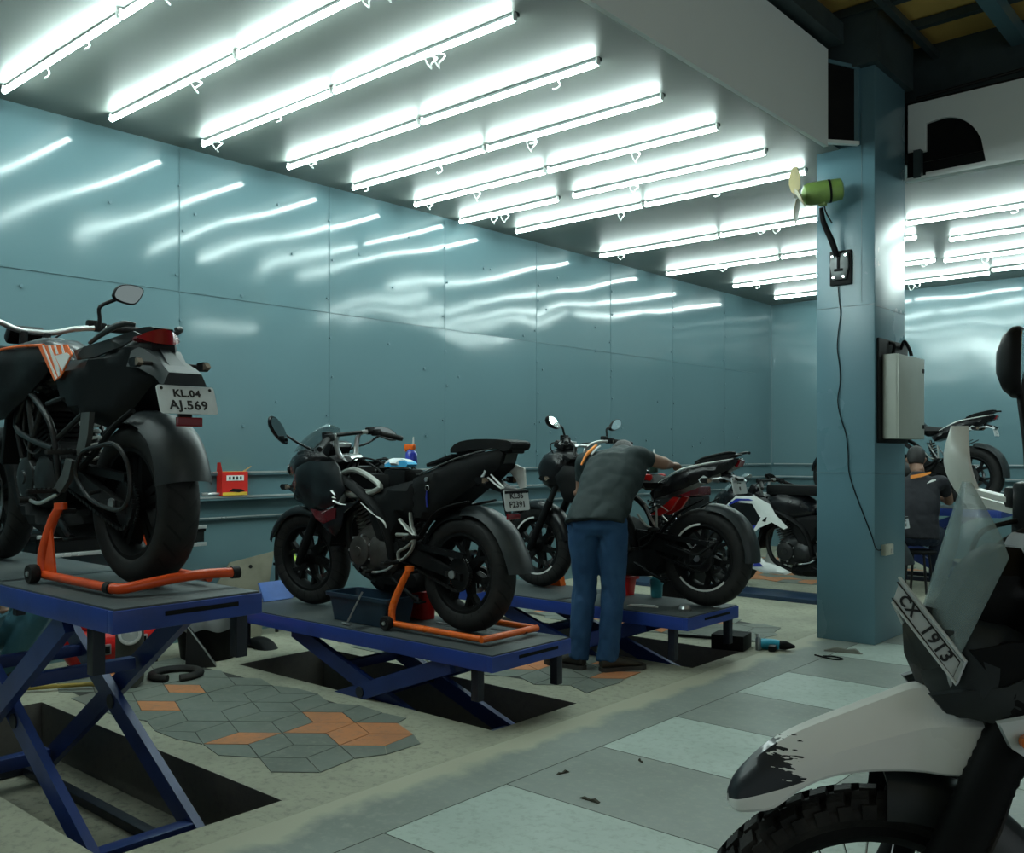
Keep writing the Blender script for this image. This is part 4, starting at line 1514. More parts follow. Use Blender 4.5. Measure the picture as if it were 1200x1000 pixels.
def make_midbike():
    t = thing('motorcycle', 'black half-faired sports motorcycle on the middle blue lift with its tank cover off', 'motorcycle', (-3.42, 3.57, .37), PI, 'motorcycles on the blue lifts')
    sport_fairing_bike(t, KG, DRED, None, ['KL36', 'F2391'], True, (.04, .042), KM)
    steer(t, FRONT, (1.0, 0, .905), (-.345, 0, .607), 11)
    return t
make_midbike()
def make_whitebike():
    t = thing('motorcycle', 'white and blue sports motorcycle with a black tank bag left of the pillar', 'motorcycle', (-3.16, 8.5, .0), PI, None)
    sport_fairing_bike(t, KG, WHT, BLU, ['KL', '07'], False)
    return t
make_whitebike()

# ------------------------------------------------------------------ naked street bike (third lift, and the one by the end wall)
def naked_bike(root, stripe=True, tailred=True, plate=('KL', '8'), guard=True):
    wb = 1.363
    whs = (WHT, [(-2.4, -.7), (.6, 1.5)])
    wheel(root, 'rear_wheel', 0, .31, .31, .13, .205, KM, 6, 'y', disc=.115, spro=.085, stripe=whs if stripe else None)
    wheel(root, 'front_wheel', wb, .298, .298, .11, .2, KM, 6, 'y', disc=.15, stripe=whs if stripe else None)
    top = (1.02, .93)
    fork(root, wb, .298, top, .1, .02, .027, KM, DM, .38)
    caliper(root, wb - .12, .36, -.085)
    arc_fender(root, 'front_mudguard', wb, .298, [(10, .325), (50, .33), (95, .328), (135, .325), (170, .322)], .07, KG, crown=.028, lip=.02)
    swingarm(root, .45, .42, 0, .31, .105, KM, .075)
    chain(root, 0, .31, .09, .48, .40, .035, .085)
    shock(root, (.33, 0, .42), (.40, 0, .68), DM)
    engine(root, .68, .385, KM, DM, (.42, 0, 1), 1.0, .26)
    exhaust(root, [(.86, .03, .62), (.96, .03, .5), (.9, .02, .28), (.72, -.03, .19), (.55, -.05, .19)], .022, [(.60, -.05, .21), (.45, -.08, .22), (.28, -.11, .25)], .06)
    b = MB(); b.puff([(.72, .18), (.60, .15), (.38, .16), (.27, .2), (.26, .33), (.36, .40), (.55, .38), (.68, .25)], .11, KM, edge=.05, k0=.5, sm=2)
    b.build('belly_box', parent=root)
    for s in (1, -1):
        f = MB()
        f.tube([(1.02, s * .05, .84), (.9, s * .12, .80), (.70, s * .15, .70), (.55, s * .145, .60), (.48, s * .13, .48), (.46, s * .12, .36)], [.03, .034, .034, .034, .034, .03], KM, n=10, k=4, flat=.6)
        f.build('frame_spar', parent=root)
    radiator(root, .97, .55, .26, .26)
    # tank and shrouds
    b = MB()
    b.puff([(.96, .86), (.90, .94), (.78, .985), (.62, .97), (.48, .88), (.42, .80), (.46, .74), (.66, .70), (.90, .76)], lambda x, z: lerp(.10, .16, (x - .42) / .3), KG, edge=.1, k0=.35, sm=2)
    b.build('fuel_tank', parent=root)
    for s in (1, -1):
        b = MB()
        b.panel([(1.08, .80), (1.0, .88), (.80, .86), (.66, .78), (.74, .68), (.90, .62), (1.0, .64)], lambda x, z: lerp(.16, .21, (x - .7) / .3), .008, KM, side=s, edge=.05, drop=.03)
        b.build('tank_shroud', parent=root)
    b = MB()
    b.puff([(.48, .80), (.42, .83), (.34, .815), (.22, .80), (.20, .74), (.42, .72)], .12, KM, edge=.05, k0=.4, sm=2)
    b.build('rider_seat', parent=root)
    # tail
    b = MB()
    b.puff([(.36, .705), (.30, .76), (.20, .82), (.10, .868), (-.02, .901), (-.214, .933), (-.242, .918), (-.205, .872), (-.10, .828), (-.02, .797), (.10, .745), (.223, .70), (.33, .665)], lambda x, z: lerp(.055, .125, (x + .25) / .45), KG, edge=.025, k0=.75)
    b.build('tail_panel', parent=root)
    for s in (1, -1):
        b = MB()
        b.tube([(.28, s * .118, .775), (.12, s * .108, .862), (-.05, s * .09, .90), (-.22, s * .062, .93)], [.004, .011, .011, .004], WHT, n=6, k=4, flat=.5)
        b.build('tail_trim', parent=root, label='white edge stripe along the tail')
    b = MB()
    b.puff([(.10, .875), (.04, .905), (-.02, .93), (-.20, .963), (-.225, .955), (-.18, .935), (-.02, .905)], .085, KM, edge=.02, k0=.6)
    b.build('pillion_seat', parent=root)
    for s in (1, -1):
        b = MB()
        b.tube([(.02, s * .10, .905), (-.06, s * .125, .935), (-.20, s * .12, .965), (-.25, s * .09, .965)], .009, K, n=8, k=4)
        b.build('grab_rail', parent=root)
    b = MB(); b.puff([(-.205, .93), (-.252, .918), (-.235, .88), (-.195, .885)], .055, LENS, edge=.015, k0=.6); b.build('tail_lamp', parent=root)
    b = MB()
    b.bar((-.12, 0, .83), (-.24, 0, .80), .03, .06, .02, .08, m=K)
    b.bar((-.15, 0, .815), (-.235, 0, .79), .012, .14, .012, .16, m=SIL)
    for s in (1, -1):
        b.tube([(-.05, s * .05, .80), (-.15, s * .045, .81), (-.23, s * .05, .79)], .007, SIL, n=6, k=3)
    b.build('plate_bracket', parent=root)
    number_plate(root, -.225, .765, .17, .105, plate, 12, (.034, .034))
    for s in (1, -1):
        indicator(root, (-.06, .06, .795), s)
        q = MB(); q.puff([(.005, .80), (-.03, .825), (-.06, .81), (-.04, .775), (-.005, .78)], .015, WLT, yc=s * .085, edge=.015, k0=.4); q.build('lamp_cap', parent=root)
    if tailred:
        for s in (1, -1):
            b = MB()
            b.panel([(.30, .56), (.22, .60), (.16, .68), (.20, .685), (.26, .635), (.37, .565)], .075, .02, RED, side=s, edge=.015, drop=.006)
            b.build('side_panel', parent=root, label='red panel below the seat')
            b = MB()
            b.rbox((.385, s * .085, .79), (.07, .03, .075), .015, RED)
            b.build('side_panel', parent=root, label='red piece at the seat front')
            b = MB(); b.tube([(.275, s * .09, .625), (.225, s * .09, .595)], .006, WHT, n=6, flat=.5); b.build('side_stripe', parent=root)
    arc_fender(root, 'mud_flap', 0, .31, [(96, .342), (115, .358), (138, .365), (160, .358), (182, .355)], .085, KS, crown=.03, lip=.012)
    for s in (1, -1):
        b = MB()
        b.tube([(.27, s * .105, .45), (.20, s * .105, .53), (.12, s * .105, .60), (-.04, s * .10, .68)], [.022, .026, .022, .01], K, n=8, k=4, flat=.4)
        b.build('flap_stay', parent=root)
        b = MB()
        b.tube([(.37, s * .135, .63), (.33, s * .14, .56), (.275, s * .145, .485)], [.010, .012, .009], SIL, n=8, k=2, flat=.6)
        b.tube([(.43, s * .13, .57), (.36, s * .14, .50), (.30, s * .145, .485)], [.009, .010, .009], GRY, n=8, k=2, flat=.6)
        b.tube([(.29, s * .13, .62), (.28, s * .14, .56), (.275, s * .145, .485)], [.008, .008, .008], GRY, n=8, k=2)
        b.build('pillion_peg_hanger', parent=root)
        peg(root, (.275, .16, .48), s, L=.075, name='pillion_peg')
        peg(root, (.42, .165, .345), s)
        peg_plate(root, [(.36, .43), (.30, .47), (.32, .42), (.36, .375), (.41, .355), (.415, .40)], s, KM)
    if guard:
        b = MB()
        b.tube([(.20, .155, .385), (.10, .165, .362), (-.018, .17, .338), (-.10, .17, .38), (-.173, .165, .426), (-.12, .17, .34), (-.057, .17, .275), (.03, .17, .268), (.122, .155, .288)], .0075, KM, n=8, k=5)
        b.tube([(-.018, .17, .338), (.03, .17, .268)], .006, KM, n=8)
        b.tube([(.20, .155, .385), (.20, .10, .40)], .007, KM, n=8); b.tube([(.122, .155, .288), (.122, .10, .31)], .007, KM, n=8)
        b.build('skirt_guard', parent=root)
    sidestand(root, .46, .12, .25)
    # headlamp cowl, dash, bars
    b = MB()
    b.puff([(1.31, .85), (1.265, .945), (1.19, .995), (1.08, .985), (1.0, .90), (1.04, .75), (1.15, .69), (1.26, .735)], lambda x, z: .15, KG, edge=.09, k0=.3, sm=2)
    b.build('headlamp_cowl', parent=root)
    b = MB(); b.puff([(1.325, .83), (1.305, .89), (1.27, .87), (1.26, .78), (1.29, .76)], .09, WLT, edge=.03, k0=.5); b.build('headlamp', parent=root)
    b = MB()
    b.rbox((1.12, 0, 1.02), (.09, .17, .055), .015, K, rot=(0, -.4, 0)); b.rbox((1.083, 0, 1.03), (.01, .13, .04), .004, WLT, rot=(0, -.4, 0))
    b.build('instrument_panel', parent=root)
    b = MB()
    for s in (1, -1):
        b.tube([(1.0, s * .05, .94), (.99, s * .06, 1.0), (.97, s * .075, 1.02)], .014, SIL, n=10)
    b.build('handlebar_riser', parent=root)
    handlebar(root, [(.985, .08, 1.02), (.96, .16, 1.045), (.90, .28, 1.05), (.83, .37, 1.035)], .011, SIL, .12, 2, centre=(.985, 0, 1.018))
    for s in (1, -1):
        mirror(root, (.935, s * .24, 1.06), (.95, s * .26, 1.14), (.95, s * .36, 1.17), .13, .085, yaw=s * 6, shape='leaf', m=K, tilt=14)
        indicator(root, (1.16, .13, .79), s, L=.09)
    cables(root, [[(1.05, .05, 1.0), (1.16, .06, .99), (1.13, .07, .9), (1.02, .05, .84)], [(.95, .2, 1.04), (1.12, .17, 1.03), (1.14, .09, .94), (1.0, .06, .84)], [(.95, -.2, 1.04), (1.12, -.17, 1.03), (1.14, -.09, .94), (1.0, -.06, .84)], [(1.30, .09, .42), (1.2, .11, .62), (1.1, .08, .9)]], .0045)

def make_naked():
    t = thing('motorcycle', 'black naked street motorcycle with white tail stripe on the far lift beside the standing mechanic', 'motorcycle', (-2.97, 5.27, .345), PI, 'motorcycles on the blue lifts')
    naked_bike(t)
    return t
make_naked()
def make_farbike():
    t = thing('motorcycle', 'black motorcycle raised high beside the end wall, half hidden behind the pillar', 'motorcycle', (-2.75, 10.25, .77), PI)
    naked_bike(t, False, False, ('KL', '5'), False)
    return t
make_farbike()

# ------------------------------------------------------------------ street bike with the orange decal, raised on the left lift
def make_duke():
    root = thing('motorcycle', 'black street motorcycle with orange tank decals raised high on the left blue lift', 'motorcycle', (-3.40, 1.77, .805), PI, 'motorcycles on the blue lifts')
    wb = 1.367
    wheel(root, 'rear_wheel', 0, .312, .312, .15, .205, KM, 5, 'twin', disc=.115, spro=.09)
    wheel(root, 'front_wheel', wb, .298, .298, .115, .2, KM, 5, 'twin', disc=.15, dside=1)
    top = (1.02, .95)
    fork(root, wb, .298, top, .1, .0215, .029, KM, ORG, .34)
    caliper(root, wb - .12, .36, .085)
    arc_fender(root, 'front_mudguard', wb, .298, [(20, .325), (55, .33), (95, .328), (135, .325), (165, .322)], .07, K, crown=.028, lip=.02)
    swingarm(root, .46, .43, 0, .312, .11, DM, .085)
    chain(root, 0, .312, .095, .49, .41, .035, .09)
    shock(root, (.34, .02, .44), (.44, .02, .70), WHT, .02)
    engine(root, .68, .40, KM, DM, (.35, 0, 1), 1.0, .26)
    exhaust(root, [(.84, .03, .66), (.94, .03, .5), (.9, .02, .3), (.72, -.03, .2), (.55, -.03, .2)], .022, [(.70, -.0, .215), (.57, -.01, .21), (.45, -.015, .215), (.36, -.02, .23)], .072)
    b = MB()
    b.puff([(.98, .38), (.90, .25), (.72, .16), (.45, .16), (.34, .22), (.42, .27), (.62, .25), (.80, .30), (.92, .46)], lambda x, z: .125, KM, edge=.05, k0=.6, sm=2)
    b.build('belly_pan', parent=root)
    # trellis frame
    f = MB()
    r = .013
    for s in (1, -1):
        q = lambda *p: [(x, s * y, z) for x, y, z in p]
        f.tube(q((1.02, .04, .90), (.80, .13, .80), (.56, .155, .70), (.44, .15, .58), (.44, .13, .38)), r, DM, n=10, k=3)
        f.tube(q((1.03, .04, .78), (.86, .13, .62), (.66, .15, .56), (.44, .15, .52)), r, DM, n=10, k=3)
        for a, b_ in (((.90, .09, .85), (.86, .13, .62)), ((.86, .13, .62), (.72, .14, .77)), ((.72, .14, .77), (.64, .15, .56)), ((.64, .15, .56), (.54, .155, .69)), ((.86, .13, .62), (.82, .12, .48)), ((.66, .15, .56), (.72, .13, .46))):
            f.tube(q(a, b_), r * .85, DM, n=8)
        f.tube(q((.52, .14, .70), (.30, .12, .74), (.0, .08, .82), (-.12, .06, .86)), r * .9, DM, n=8, k=3)
        f.tube(q((.45, .14, .55), (.28, .12, .64), (.05, .08, .78)), r * .9, DM, n=8, k=3)
    f.build('trellis_frame', parent=root)
    radiator(root, .98, .58, .27, .26)
    # tank
    b = MB()
    b.puff([(.98, .88), (.94, .95), (.84, .995), (.68, .985), (.54, .93), (.46, .855), (.48, .78), (.70, .74), (.92, .80)], lambda x, z: lerp(.09, .165, (x - .46) / .25), KG, edge=.1, k0=.35, sm=2)
    b.disc(.045, .985, 1.0, SIL, c=(.80, 0, 0), axis='z', seg=24)
    b.build('fuel_tank', parent=root)
    yf = idw([(1.1, .8, .20), (.9, .85, .215), (.7, .92, .18), (.52, .9, .165), (.6, .75, .185), (.85, .66, .20)])
    for s in (1, -1):
        b = MB()
        b.panel([(1.16, .80), (1.10, .88), (.93, .935), (.75, .945), (.56, .94), (.46, .875), (.54, .80), (.70, .72), (.86, .65), (.98, .64), (1.08, .70)], yf, .008, K, side=s, edge=.05, drop=.025)
        so = b.build('tank_shroud', parent=root)
        b = MB()
        b.tube([(1.08, s * .19, .895), (.93, s * .19, .937), (.75, s * .172, .947), (.52, s * .155, .938)], .006, ORG, n=8, k=4)
        b.build('orange_trim', parent=root, label='orange edge line along the tank')
        yd = lambda x, z: yf(x, z) + .0055
        b = MB()
        b.panel([(.555, .937), (.29, .922), (.245, .88), (.345, .80), (.40, .785)], lambda x, z: .165, .004, ORG, side=s, edge=.01, drop=.001)
        bo = b.build('tank_decal', parent=root, label='orange tank decal with white strokes')
        q = MB()
        for pl in ([(.51, .934), (.495, .933), (.372, .797), (.386, .792)], [(.455, .929), (.435, .928), (.35, .835), (.345, .806), (.36, .80)], [(.39, .885), (.285, .89), (.256, .876), (.325, .822), (.345, .84)], [(.40, .926), (.385, .925), (.36, .89), (.378, .89)], [(.34, .923), (.325, .922), (.305, .89), (.322, .89)]):
            q.panel(pl, .1665, .003, WHT, side=s, edge=.01, drop=0., grid=.03)
        sub(q.build('decal_strokes'), bo)
    # seat and tail
    b = MB()
    b.puff([(.50, .865), (.42, .885), (.28, .865), (.20, .885), (.14, .93), (.0, .965), (-.12, .968), (-.14, .95), (.0, .92), (.12, .87), (.28, .82), (.46, .80)], lambda x, z: lerp(.085, .125, (x + .1) / .4), KM, edge=.04, k0=.45, sm=2)
    b.build('seat', parent=root)
    b = MB()
    b.puff([(.50, .865), (.40, .87), (.27, .868), (.05, .905), (-.09, .93), (-.14, .918), (-.15, .865), (-.13, .82), (-.20, .79), (-.10, .715), (.02, .615), (.10, .595), (.19, .615), (.34, .65), (.44, .72)], lambda x, z: lerp(.06, .15, (x + .16) / .42), K, edge=.03, k0=.72)
    b.build('tail_panel', parent=root)
    for s in (1, -1):
        b = MB()
        b.panel([(.30, .90), (.10, .925), (-.08, .95), (-.12, .935), (-.02, .90), (.15, .868), (.27, .862)], lambda x, z: lerp(.09, .145, (x + .12) / .35), .008, KS, side=s, edge=.02, drop=.012)
        b.build('tail_wing', parent=root)
        b = MB()
        b.tube([(.20, s * .115, .925), (.05, s * .125, .955), (-.06, s * .115, .975), (-.09, s * .08, .972)], [.008, .012, .012, .008], KS, n=8, k=4)
        b.build('grab_rail', parent=root)
    b = MB()
    lens = []
    for i in range(9):
        u = -1 + i / 4
        hh = .020 * (1 - abs(u) ** 2.5) + .003
        lens.append([V((-.155 + .05 * u * u, .085 * u, .925 + .012 * (1 - abs(u)) + hh)), V((-.135 + .05 * u * u, .085 * u, .925 + hh)), V((-.12 + .05 * u * u, .085 * u, .92 - hh)), V((-.165 + .05 * u * u, .085 * u, .925 - hh))])
    b.loft(lens, LENS)
    b.build('tail_lamp', parent=root)
    # plate carrier: faceted wedge below the lamp
    b = MB()
    def sec(x, z, w, h): return [V((x, -w, z - h)), V((x, w, z - h)), V((x, w * .75, z + h)), V((x, -w * .75, z + h))]
    b.loft([sec(-.06, .86, .10, .04), sec(-.14, .845, .095, .035), sec(-.21, .805, .07, .03), sec(-.275, .775, .085, .028), sec(-.30, .765, .085, .022)], KS)
    b.add([(-.15, -.02, .885), (-.15, .02, .885), (-.27, .035, .80), (-.27, -.035, .80), (-.15, 0, .86), (-.27, 0, .78)], [[0, 1, 2, 3], [0, 4, 1], [3, 2, 5], [0, 3, 5, 4], [1, 4, 5, 2]], KS)
    b.bar((-.275, 0, .77), (-.30, 0, .61), .012, .05, m=K)
    b.build('plate_carrier', parent=root)
    number_plate(root, -.312, .69, .225, .108, ['KL.04', 'AJ.569'], 20, (.038, .047))
    b = MB(); b.rbox((-.325, 0, .612), (.014, .1, .034), .004, LENS); b.build('reflector', parent=root, label='dark red reflector below the plate')
    for s in (1, -1):
        indicator(root, (-.19, .07, .825), s, L=.07)
    # hugger and flap
    arc_fender(root, 'tyre_hugger', 0, .312, [(60, .345), (90, .352), (112, .36), (128, .362)], .095, KS, crown=.04, lip=.01)
    arc_fender(root, 'mud_flap', 0, .312, [(118, .375), (135, .385), (152, .378), (166, .368)], .105, KS, crown=.05, lip=.02, taper=(.95, 1.05))
    for s in (1, -1):
        b = MB()
        b.tube([(.27, s * .12, .44), (.12, s * .12, .52), (.0, s * .115, .60), (-.12, s * .105, .655)], [.013, .012, .011, .011], KM, n=8, k=3)
        b.build('flap_stay', parent=root)
    b = MB()
    b.tube([(.16, .165, .50), (.02, .17, .525), (-.12, .17, .53), (-.20, .165, .46), (-.215, .165, .36), (-.16, .17, .30), (.0, .17, .31), (.12, .165, .345), (.22, .16, .42)], .0085, DM, n=8, k=5, closed=True)
    b.tube([(.10, .165, .35), (.10, .11, .36)], .008, DM, n=8); b.tube([(.16, .165, .50), (.17, .11, .49)], .008, DM, n=8)
    b.build('skirt_guard', parent=root)
    # foot pegs on plate hangers
    for s in (1, -1):
        b = MB()
        b.loft([[V((x, s * (.15 + .01 * e), z)) for x, z, e in ring] for ring in (
            [(.175, .655, -1), (.105, .655, -1), (.105, .655, 1), (.175, .655, 1)], [(.19, .58, -1), (.12, .57, -1), (.12, .57, 1), (.19, .58, 1)], [(.215, .52, -1), (.15, .505, -1), (.15, .505, 1), (.215, .52, 1)], [(.235, .505, -1), (.20, .490, -1), (.20, .490, 1), (.235, .505, 1)])], HGR)
        b.build('pillion_peg_hanger', parent=root)
        peg(root, (.225, .17, .505), s, L=.10, name='pillion_peg')
        b = MB()
        b.loft([[V((x, s * (.15 + .01 * e), z)) for x, z, e in ring] for ring in (
            [(.31, .48, -1), (.255, .47, -1), (.255, .47, 1), (.31, .48, 1)], [(.345, .42, -1), (.285, .40, -1), (.285, .40, 1), (.345, .42, 1)], [(.42, .36, -1), (.36, .345, -1), (.36, .345, 1), (.42, .36, 1)])], HGR)
        b.build('peg_bracket', parent=root)
        peg(root, (.40, .17, .352), s, L=.10)
    gl = MB()
    gl.tube([(.40, .15, .34), (.52, .17, .30), (.60, .18, .31)], .008, SIL, n=8, k=3); gl.tube([(.60, .16, .31), (.60, .22, .31)], .012, RUB, n=10)
    gl.build('gear_lever', parent=root)
    sidestand(root, .48, .13, .27)
    # front end
    b = MB()
    b.puff([(1.28, .82), (1.25, .93), (1.14, .99), (1.06, .94), (1.08, .80), (1.18, .72)], .12, K, edge=.08, k0=.3, sm=2)
    b.build('headlamp_cowl', parent=root)
    b = MB(); b.puff([(1.29, .83), (1.27, .90), (1.24, .88), (1.23, .78), (1.26, .77)], .08, WLT, edge=.03, k0=.5); b.build('headlamp', parent=root)
    b = MB(); b.rbox((1.10, 0, 1.04), (.05, .16, .08), .015, K, rot=(0, -.7, 0)); b.build('instrument_panel', parent=root)
    b = MB()
    for s in (1, -1):
        b.tube([(1.0, s * .05, .96), (.99, s * .05, 1.0), (.985, s * .05, 1.045)], .018, DM, n=10)
    b.build('handlebar_riser', parent=root)
    handlebar(root, [(.985, .08, 1.05), (.96, .17, 1.075), (.90, .29, 1.085), (.84, .39, 1.08)], .013, SIL, .12, 1, centre=(.985, 0, 1.045))
    for s in (1, -1):
        mirror(root, (.90, s * .25, 1.07), (.89, s * .25, 1.18), (.87, s * .37, 1.25), .135, .088, yaw=s * 5, shape='hex', m=K, stalk=.009)
    cables(root, [[(.93, .22, 1.08), (1.1, .19, 1.08), (1.16, .1, .98), (1.02, .06, .86)], [(.93, -.22, 1.08), (1.1, -.19, 1.08), (1.16, -.1, .98), (1.02, -.06, .86)], [(.5, .12, .6), (.6, .15, .5), (.72, .15, .55), (.8, .12, .7)]], .0045)
    return root
make_duke()
# ------------------------------------------------------------------ white adventure bike in the right foreground
def make_adv():
    h = rad(-143.9)
    wb = 1.41
    fx, fy = -.653, 1.762
    ox, oy = fx - wb * math.cos(h), fy - wb * math.sin(h)
    root = thing('motorcycle', 'white adventure motorcycle with scuffed beak and clear windscreen in the right foreground', 'motorcycle', (ox, oy, 0), h)
    R = .338
    wheel(root, 'front_wheel', wb, R, R - .006, .095, .272, KM, 6, 'wire', disc=.12, dside=1, tyre_m=RUB, knob=True)
    wheel(root, 'rear_wheel', 0, .32, .315, .125, .235, KM, 6, 'wire', disc=.11, tyre_m=RUB, knob=True, spro=.09)
    top = (1.10, 1.02)
    d = fork(root, wb, R, top, .1, .021, .03, KM, DM, .30, gaiter=True)
    arc_fender(root, 'front_mudguard', wb, R, [(93, .385), (105, .39), (118, .392), (135, .39), (155, .395)], .066, KS, crown=.03, lip=.05, n=12)
    # beak: long white nose, widest at the back
    b = MB()
    rings = []
    sec = [  # x, ridge z, half width, edge z, lower lip z
        (1.668, .668, .012, .655, .642), (1.655, .695, .034, .660, .640), (1.63, .725, .045, .672, .645), (1.595, .758, .052, .690, .655), (1.55, .785, .056, .722, .690), (1.50, .808, .058, .750, .715), (1.44, .833, .060, .772, .728),
        (1.38, .858, .063, .792, .733), (1.335, .876, .066, .806, .733), (1.30, .875, .078, .815, .732), (1.262, .868, .088, .818, .735), (1.235, .858, .090, .82, .738)]
    for x, zr, hw, ze, zl in sec:
        top_ = [(-1., zl, .98), (-1.02, (zl + ze) / 2, 1), (-.98, ze, 1), (-.66, ze + (zr - ze) * .55, 1), (-.3, zr - (zr - ze) * .1, 1), (0, zr, 1), (.3, zr - (zr - ze) * .1, 1), (.66, ze + (zr - ze) * .55, 1), (.98, ze, 1), (1.02, (zl + ze) / 2, 1), (1., zl, .98)]
        o_ = [V((x, k * hw, z)) for k, z, _ in top_]
        i_ = [V((x - .004, k * hw * .93, z - .005)) for k, z, _ in top_][::-1]
        rings.append(o_ + i_)
    # smooth the rings along the beak
    fine = []
    for j in range(len(rings[0])):
        fine.append(catmull([r[j] for r in rings], 4))
    rings = [[fine[j][i] for j in range(len(fine))] for i in range(len(fine[0]))]
    b.loft(rings, BEAK)
    bo = b.build('beak', parent=root, ang=24, label='white beak with a dark scuffed tip')
    # headlamp cowl under the screen
    b = MB()
    b.puff([(1.338, .99), (1.33, .93), (1.30, .845), (1.275, .822), (1.20, .84), (1.15, .90), (1.16, .98), (1.22, 1.0), (1.31, 1.02)], lambda x, z: max(.014, min(.112, .088 * (1.338 - x) / .075 - .004 + .25 * max(0, .93 - z))), KS, edge=.05, k0=.6, sm=2)
    b.build('headlamp_cowl', parent=root)
    b = MB()
    rg = []
    for i in range(9):
        u = -1 + i / 4
        dx = .068 * abs(u) ** 1.2
        rg.append([V((1.348 - dx, .070 * u, .985)), V((1.345 - dx, .073 * u, .93)), V((1.310 - dx, .062 * u, .845)), V((1.285 - dx, .056 * u, .85)), V((1.31 - dx, .062 * u, .985))])
    b.loft(rg, DKL)
    ho = b.build('headlamp', parent=root)
    for s in (1, -1):
        b = MB()
        b.tube([(1.290, s * .066, .915), (1.282, s * .064, .885), (1.268, s * .060, .855)], .004, WLT, n=6, k=3)  # pale strips standing in for highlights along the lamp edges
        b.build('bright_edge', parent=ho)
    b = MB(); b.puff([(1.285, .985), (1.255, 1.06), (1.215, 1.115), (1.15, 1.13), (1.11, 1.0), (1.2, .96)], .07, K, edge=.04, k0=.5, sm=2); b.build('screen_mount', parent=root)
    for s in (1, -1):
        b = MB()
        b.panel([(1.325, .872), (1.21, .898), (1.16, .93), (1.08, .93), (1.02, .86), (1.10, .80), (1.20, .828), (1.30, .842)], lambda x, z: lerp(.16, .095, (x - 1.12) / .2), .018, KS, side=s, edge=.02, drop=.012)
        b.build('side_cowl', parent=root)
        b = MB()
        b.panel([(1.262, .955), (1.20, .975), (1.06, .98), (1.0, .91), (1.10, .90), (1.17, .915), (1.22, .895)], lambda x, z: lerp(.17, .11, (x - 1.08) / .18), .014, K, side=s, edge=.02, drop=.012)
        b.build('side_cowl', parent=root)
    # windscreen: two flat cheeks meeting in a raised ridge, frosted clear plastic
    def sheet(pts_rows, th=.004):
        m_ = MB()
        rings = []
        for row in pts_rows:
            f = [V(p) for p in row]
            bk = [p + V((-th, 0, -.001)) for p in f][::-1]
            rings.append(f + bk)
        m_.loft(rings, SCR)
        return m_
    rows = []
    for u in [i / 10 for i in range(11)]:
        z0 = .965 + .285 * u; x0 = 1.325 - .085 * u
        hw = lerp(.082, .115, u / .62) if u < .62 else lerp(.115, .014, (u - .62) / .38)
        row = []
        for i in range(-6, 7):
            k = i / 6
            row.append((x0 - .075 * abs(k) ** 1.5 * (hw / .13), hw * k, z0 - .03 * abs(k) ** 1.3 * (1 - .8 * u) * (hw / .13)))
        rows.append(row)
    sheet(rows).build('windscreen', parent=root, ang=60)
    # folded number plate swept back round the cowl
    b = MB()
    f0, f1 = V((1.352, .0, 1.066)), V((1.364, .0, 1.028))
    def strip(side):
        e0, e1 = V((1.272, side * .088, .932)), V((1.286, side * .085, .897))
        return e0, e1
    for s in (1, -1):
        e0, e1 = strip(s)
        o = V((-.004, 0, -.001))
        q0, q1 = f0.lerp(e0, .12) + V((.006, 0, 0)), f1.lerp(e1, .12) + V((.006, 0, 0))
        b.add([f0, e0, e1, f1, f0 + o, e0 + o, e1 + o, f1 + o], [[0, 1, 2, 3], [7, 6, 5, 4], [0, 4, 5, 1], [3, 2, 6, 7], [1, 5, 6, 2]], PLT)
        # dark rim of the plate
        b.tube([f0.lerp(f1, .1) + V((.003, 0, 0)), e0.lerp(e1, .1).lerp(f0, .03), e1.lerp(e0, .1).lerp(f1, .03), f1.lerp(f0, .1) + V((.003, 0, 0))], .0012, INK, n=6)
        b.tube([f0 + V((.0005, 0, .004)), e0 + V((-.004, s * .003, .003)), e1 + V((-.004, s * .003, -.003)), f1 + V((.0005, 0, -.004))], .0032, PLT, n=6)
    po = b.build('number_plate', parent=root, label='folded white number plate with black lettering')
    def lettering(txt, s, t0, size, al='CENTER'):
        e0, e1 = strip(s)
        mid = (f0 + f1) / 2; me_ = (e0 + e1) / 2
        c = mid.lerp(me_, t0)
        xdir = (me_ - mid) if s > 0 else (mid - me_)
        up = (f0 - f1).lerp(e0 - e1, t0)
        M = basis(c, xdir, up)
        nz = M.to_3x3() @ V((0, 0, 1))
        M.translation = V(c) + nz * .0016
        # shear so the strokes follow the plate ends
        text_mesh(txt, size, INK, 'plate_lettering', po, M, bold=.0008, spacing=1.15)
    lettering('1913', 1, .66, .032)
    lettering('CX', 1, .20, .027)
    lettering('37', -1, .45, .031)
    # indicator beside the cowl
    b = MB()
    b.puff([(1.245, .85), (1.19, .862), (1.16, .82), (1.19, .785), (1.225, .808)], .02, WLT, yc=.165, edge=.02, k0=.4)
    io = b.build('turn_signal', parent=root, label='clear turn signal with amber bulb')
    b = MB(); b.disc(.012, .178, .19, AMB, c=(1.205, 0, .823), seg=14); b.build('bulb', parent=io)
    indicator(root, (1.21, .11, .83), -1)
    # handlebar, guards, mirrors
    b = MB()
    for s in (1, -1):
        b.tube([(1.075, s * .05, 1.03), (1.05, s * .05, 1.12)], .017, DM, n=10)
    b.build('handlebar_riser', parent=root)
    handlebar(root, [(1.05, .07, 1.125), (1.04, .15, 1.16), (1.0, .28, 1.20), (.955, .40, 1.21)], .011, K, .12, 1, centre=(1.05, 0, 1.12))
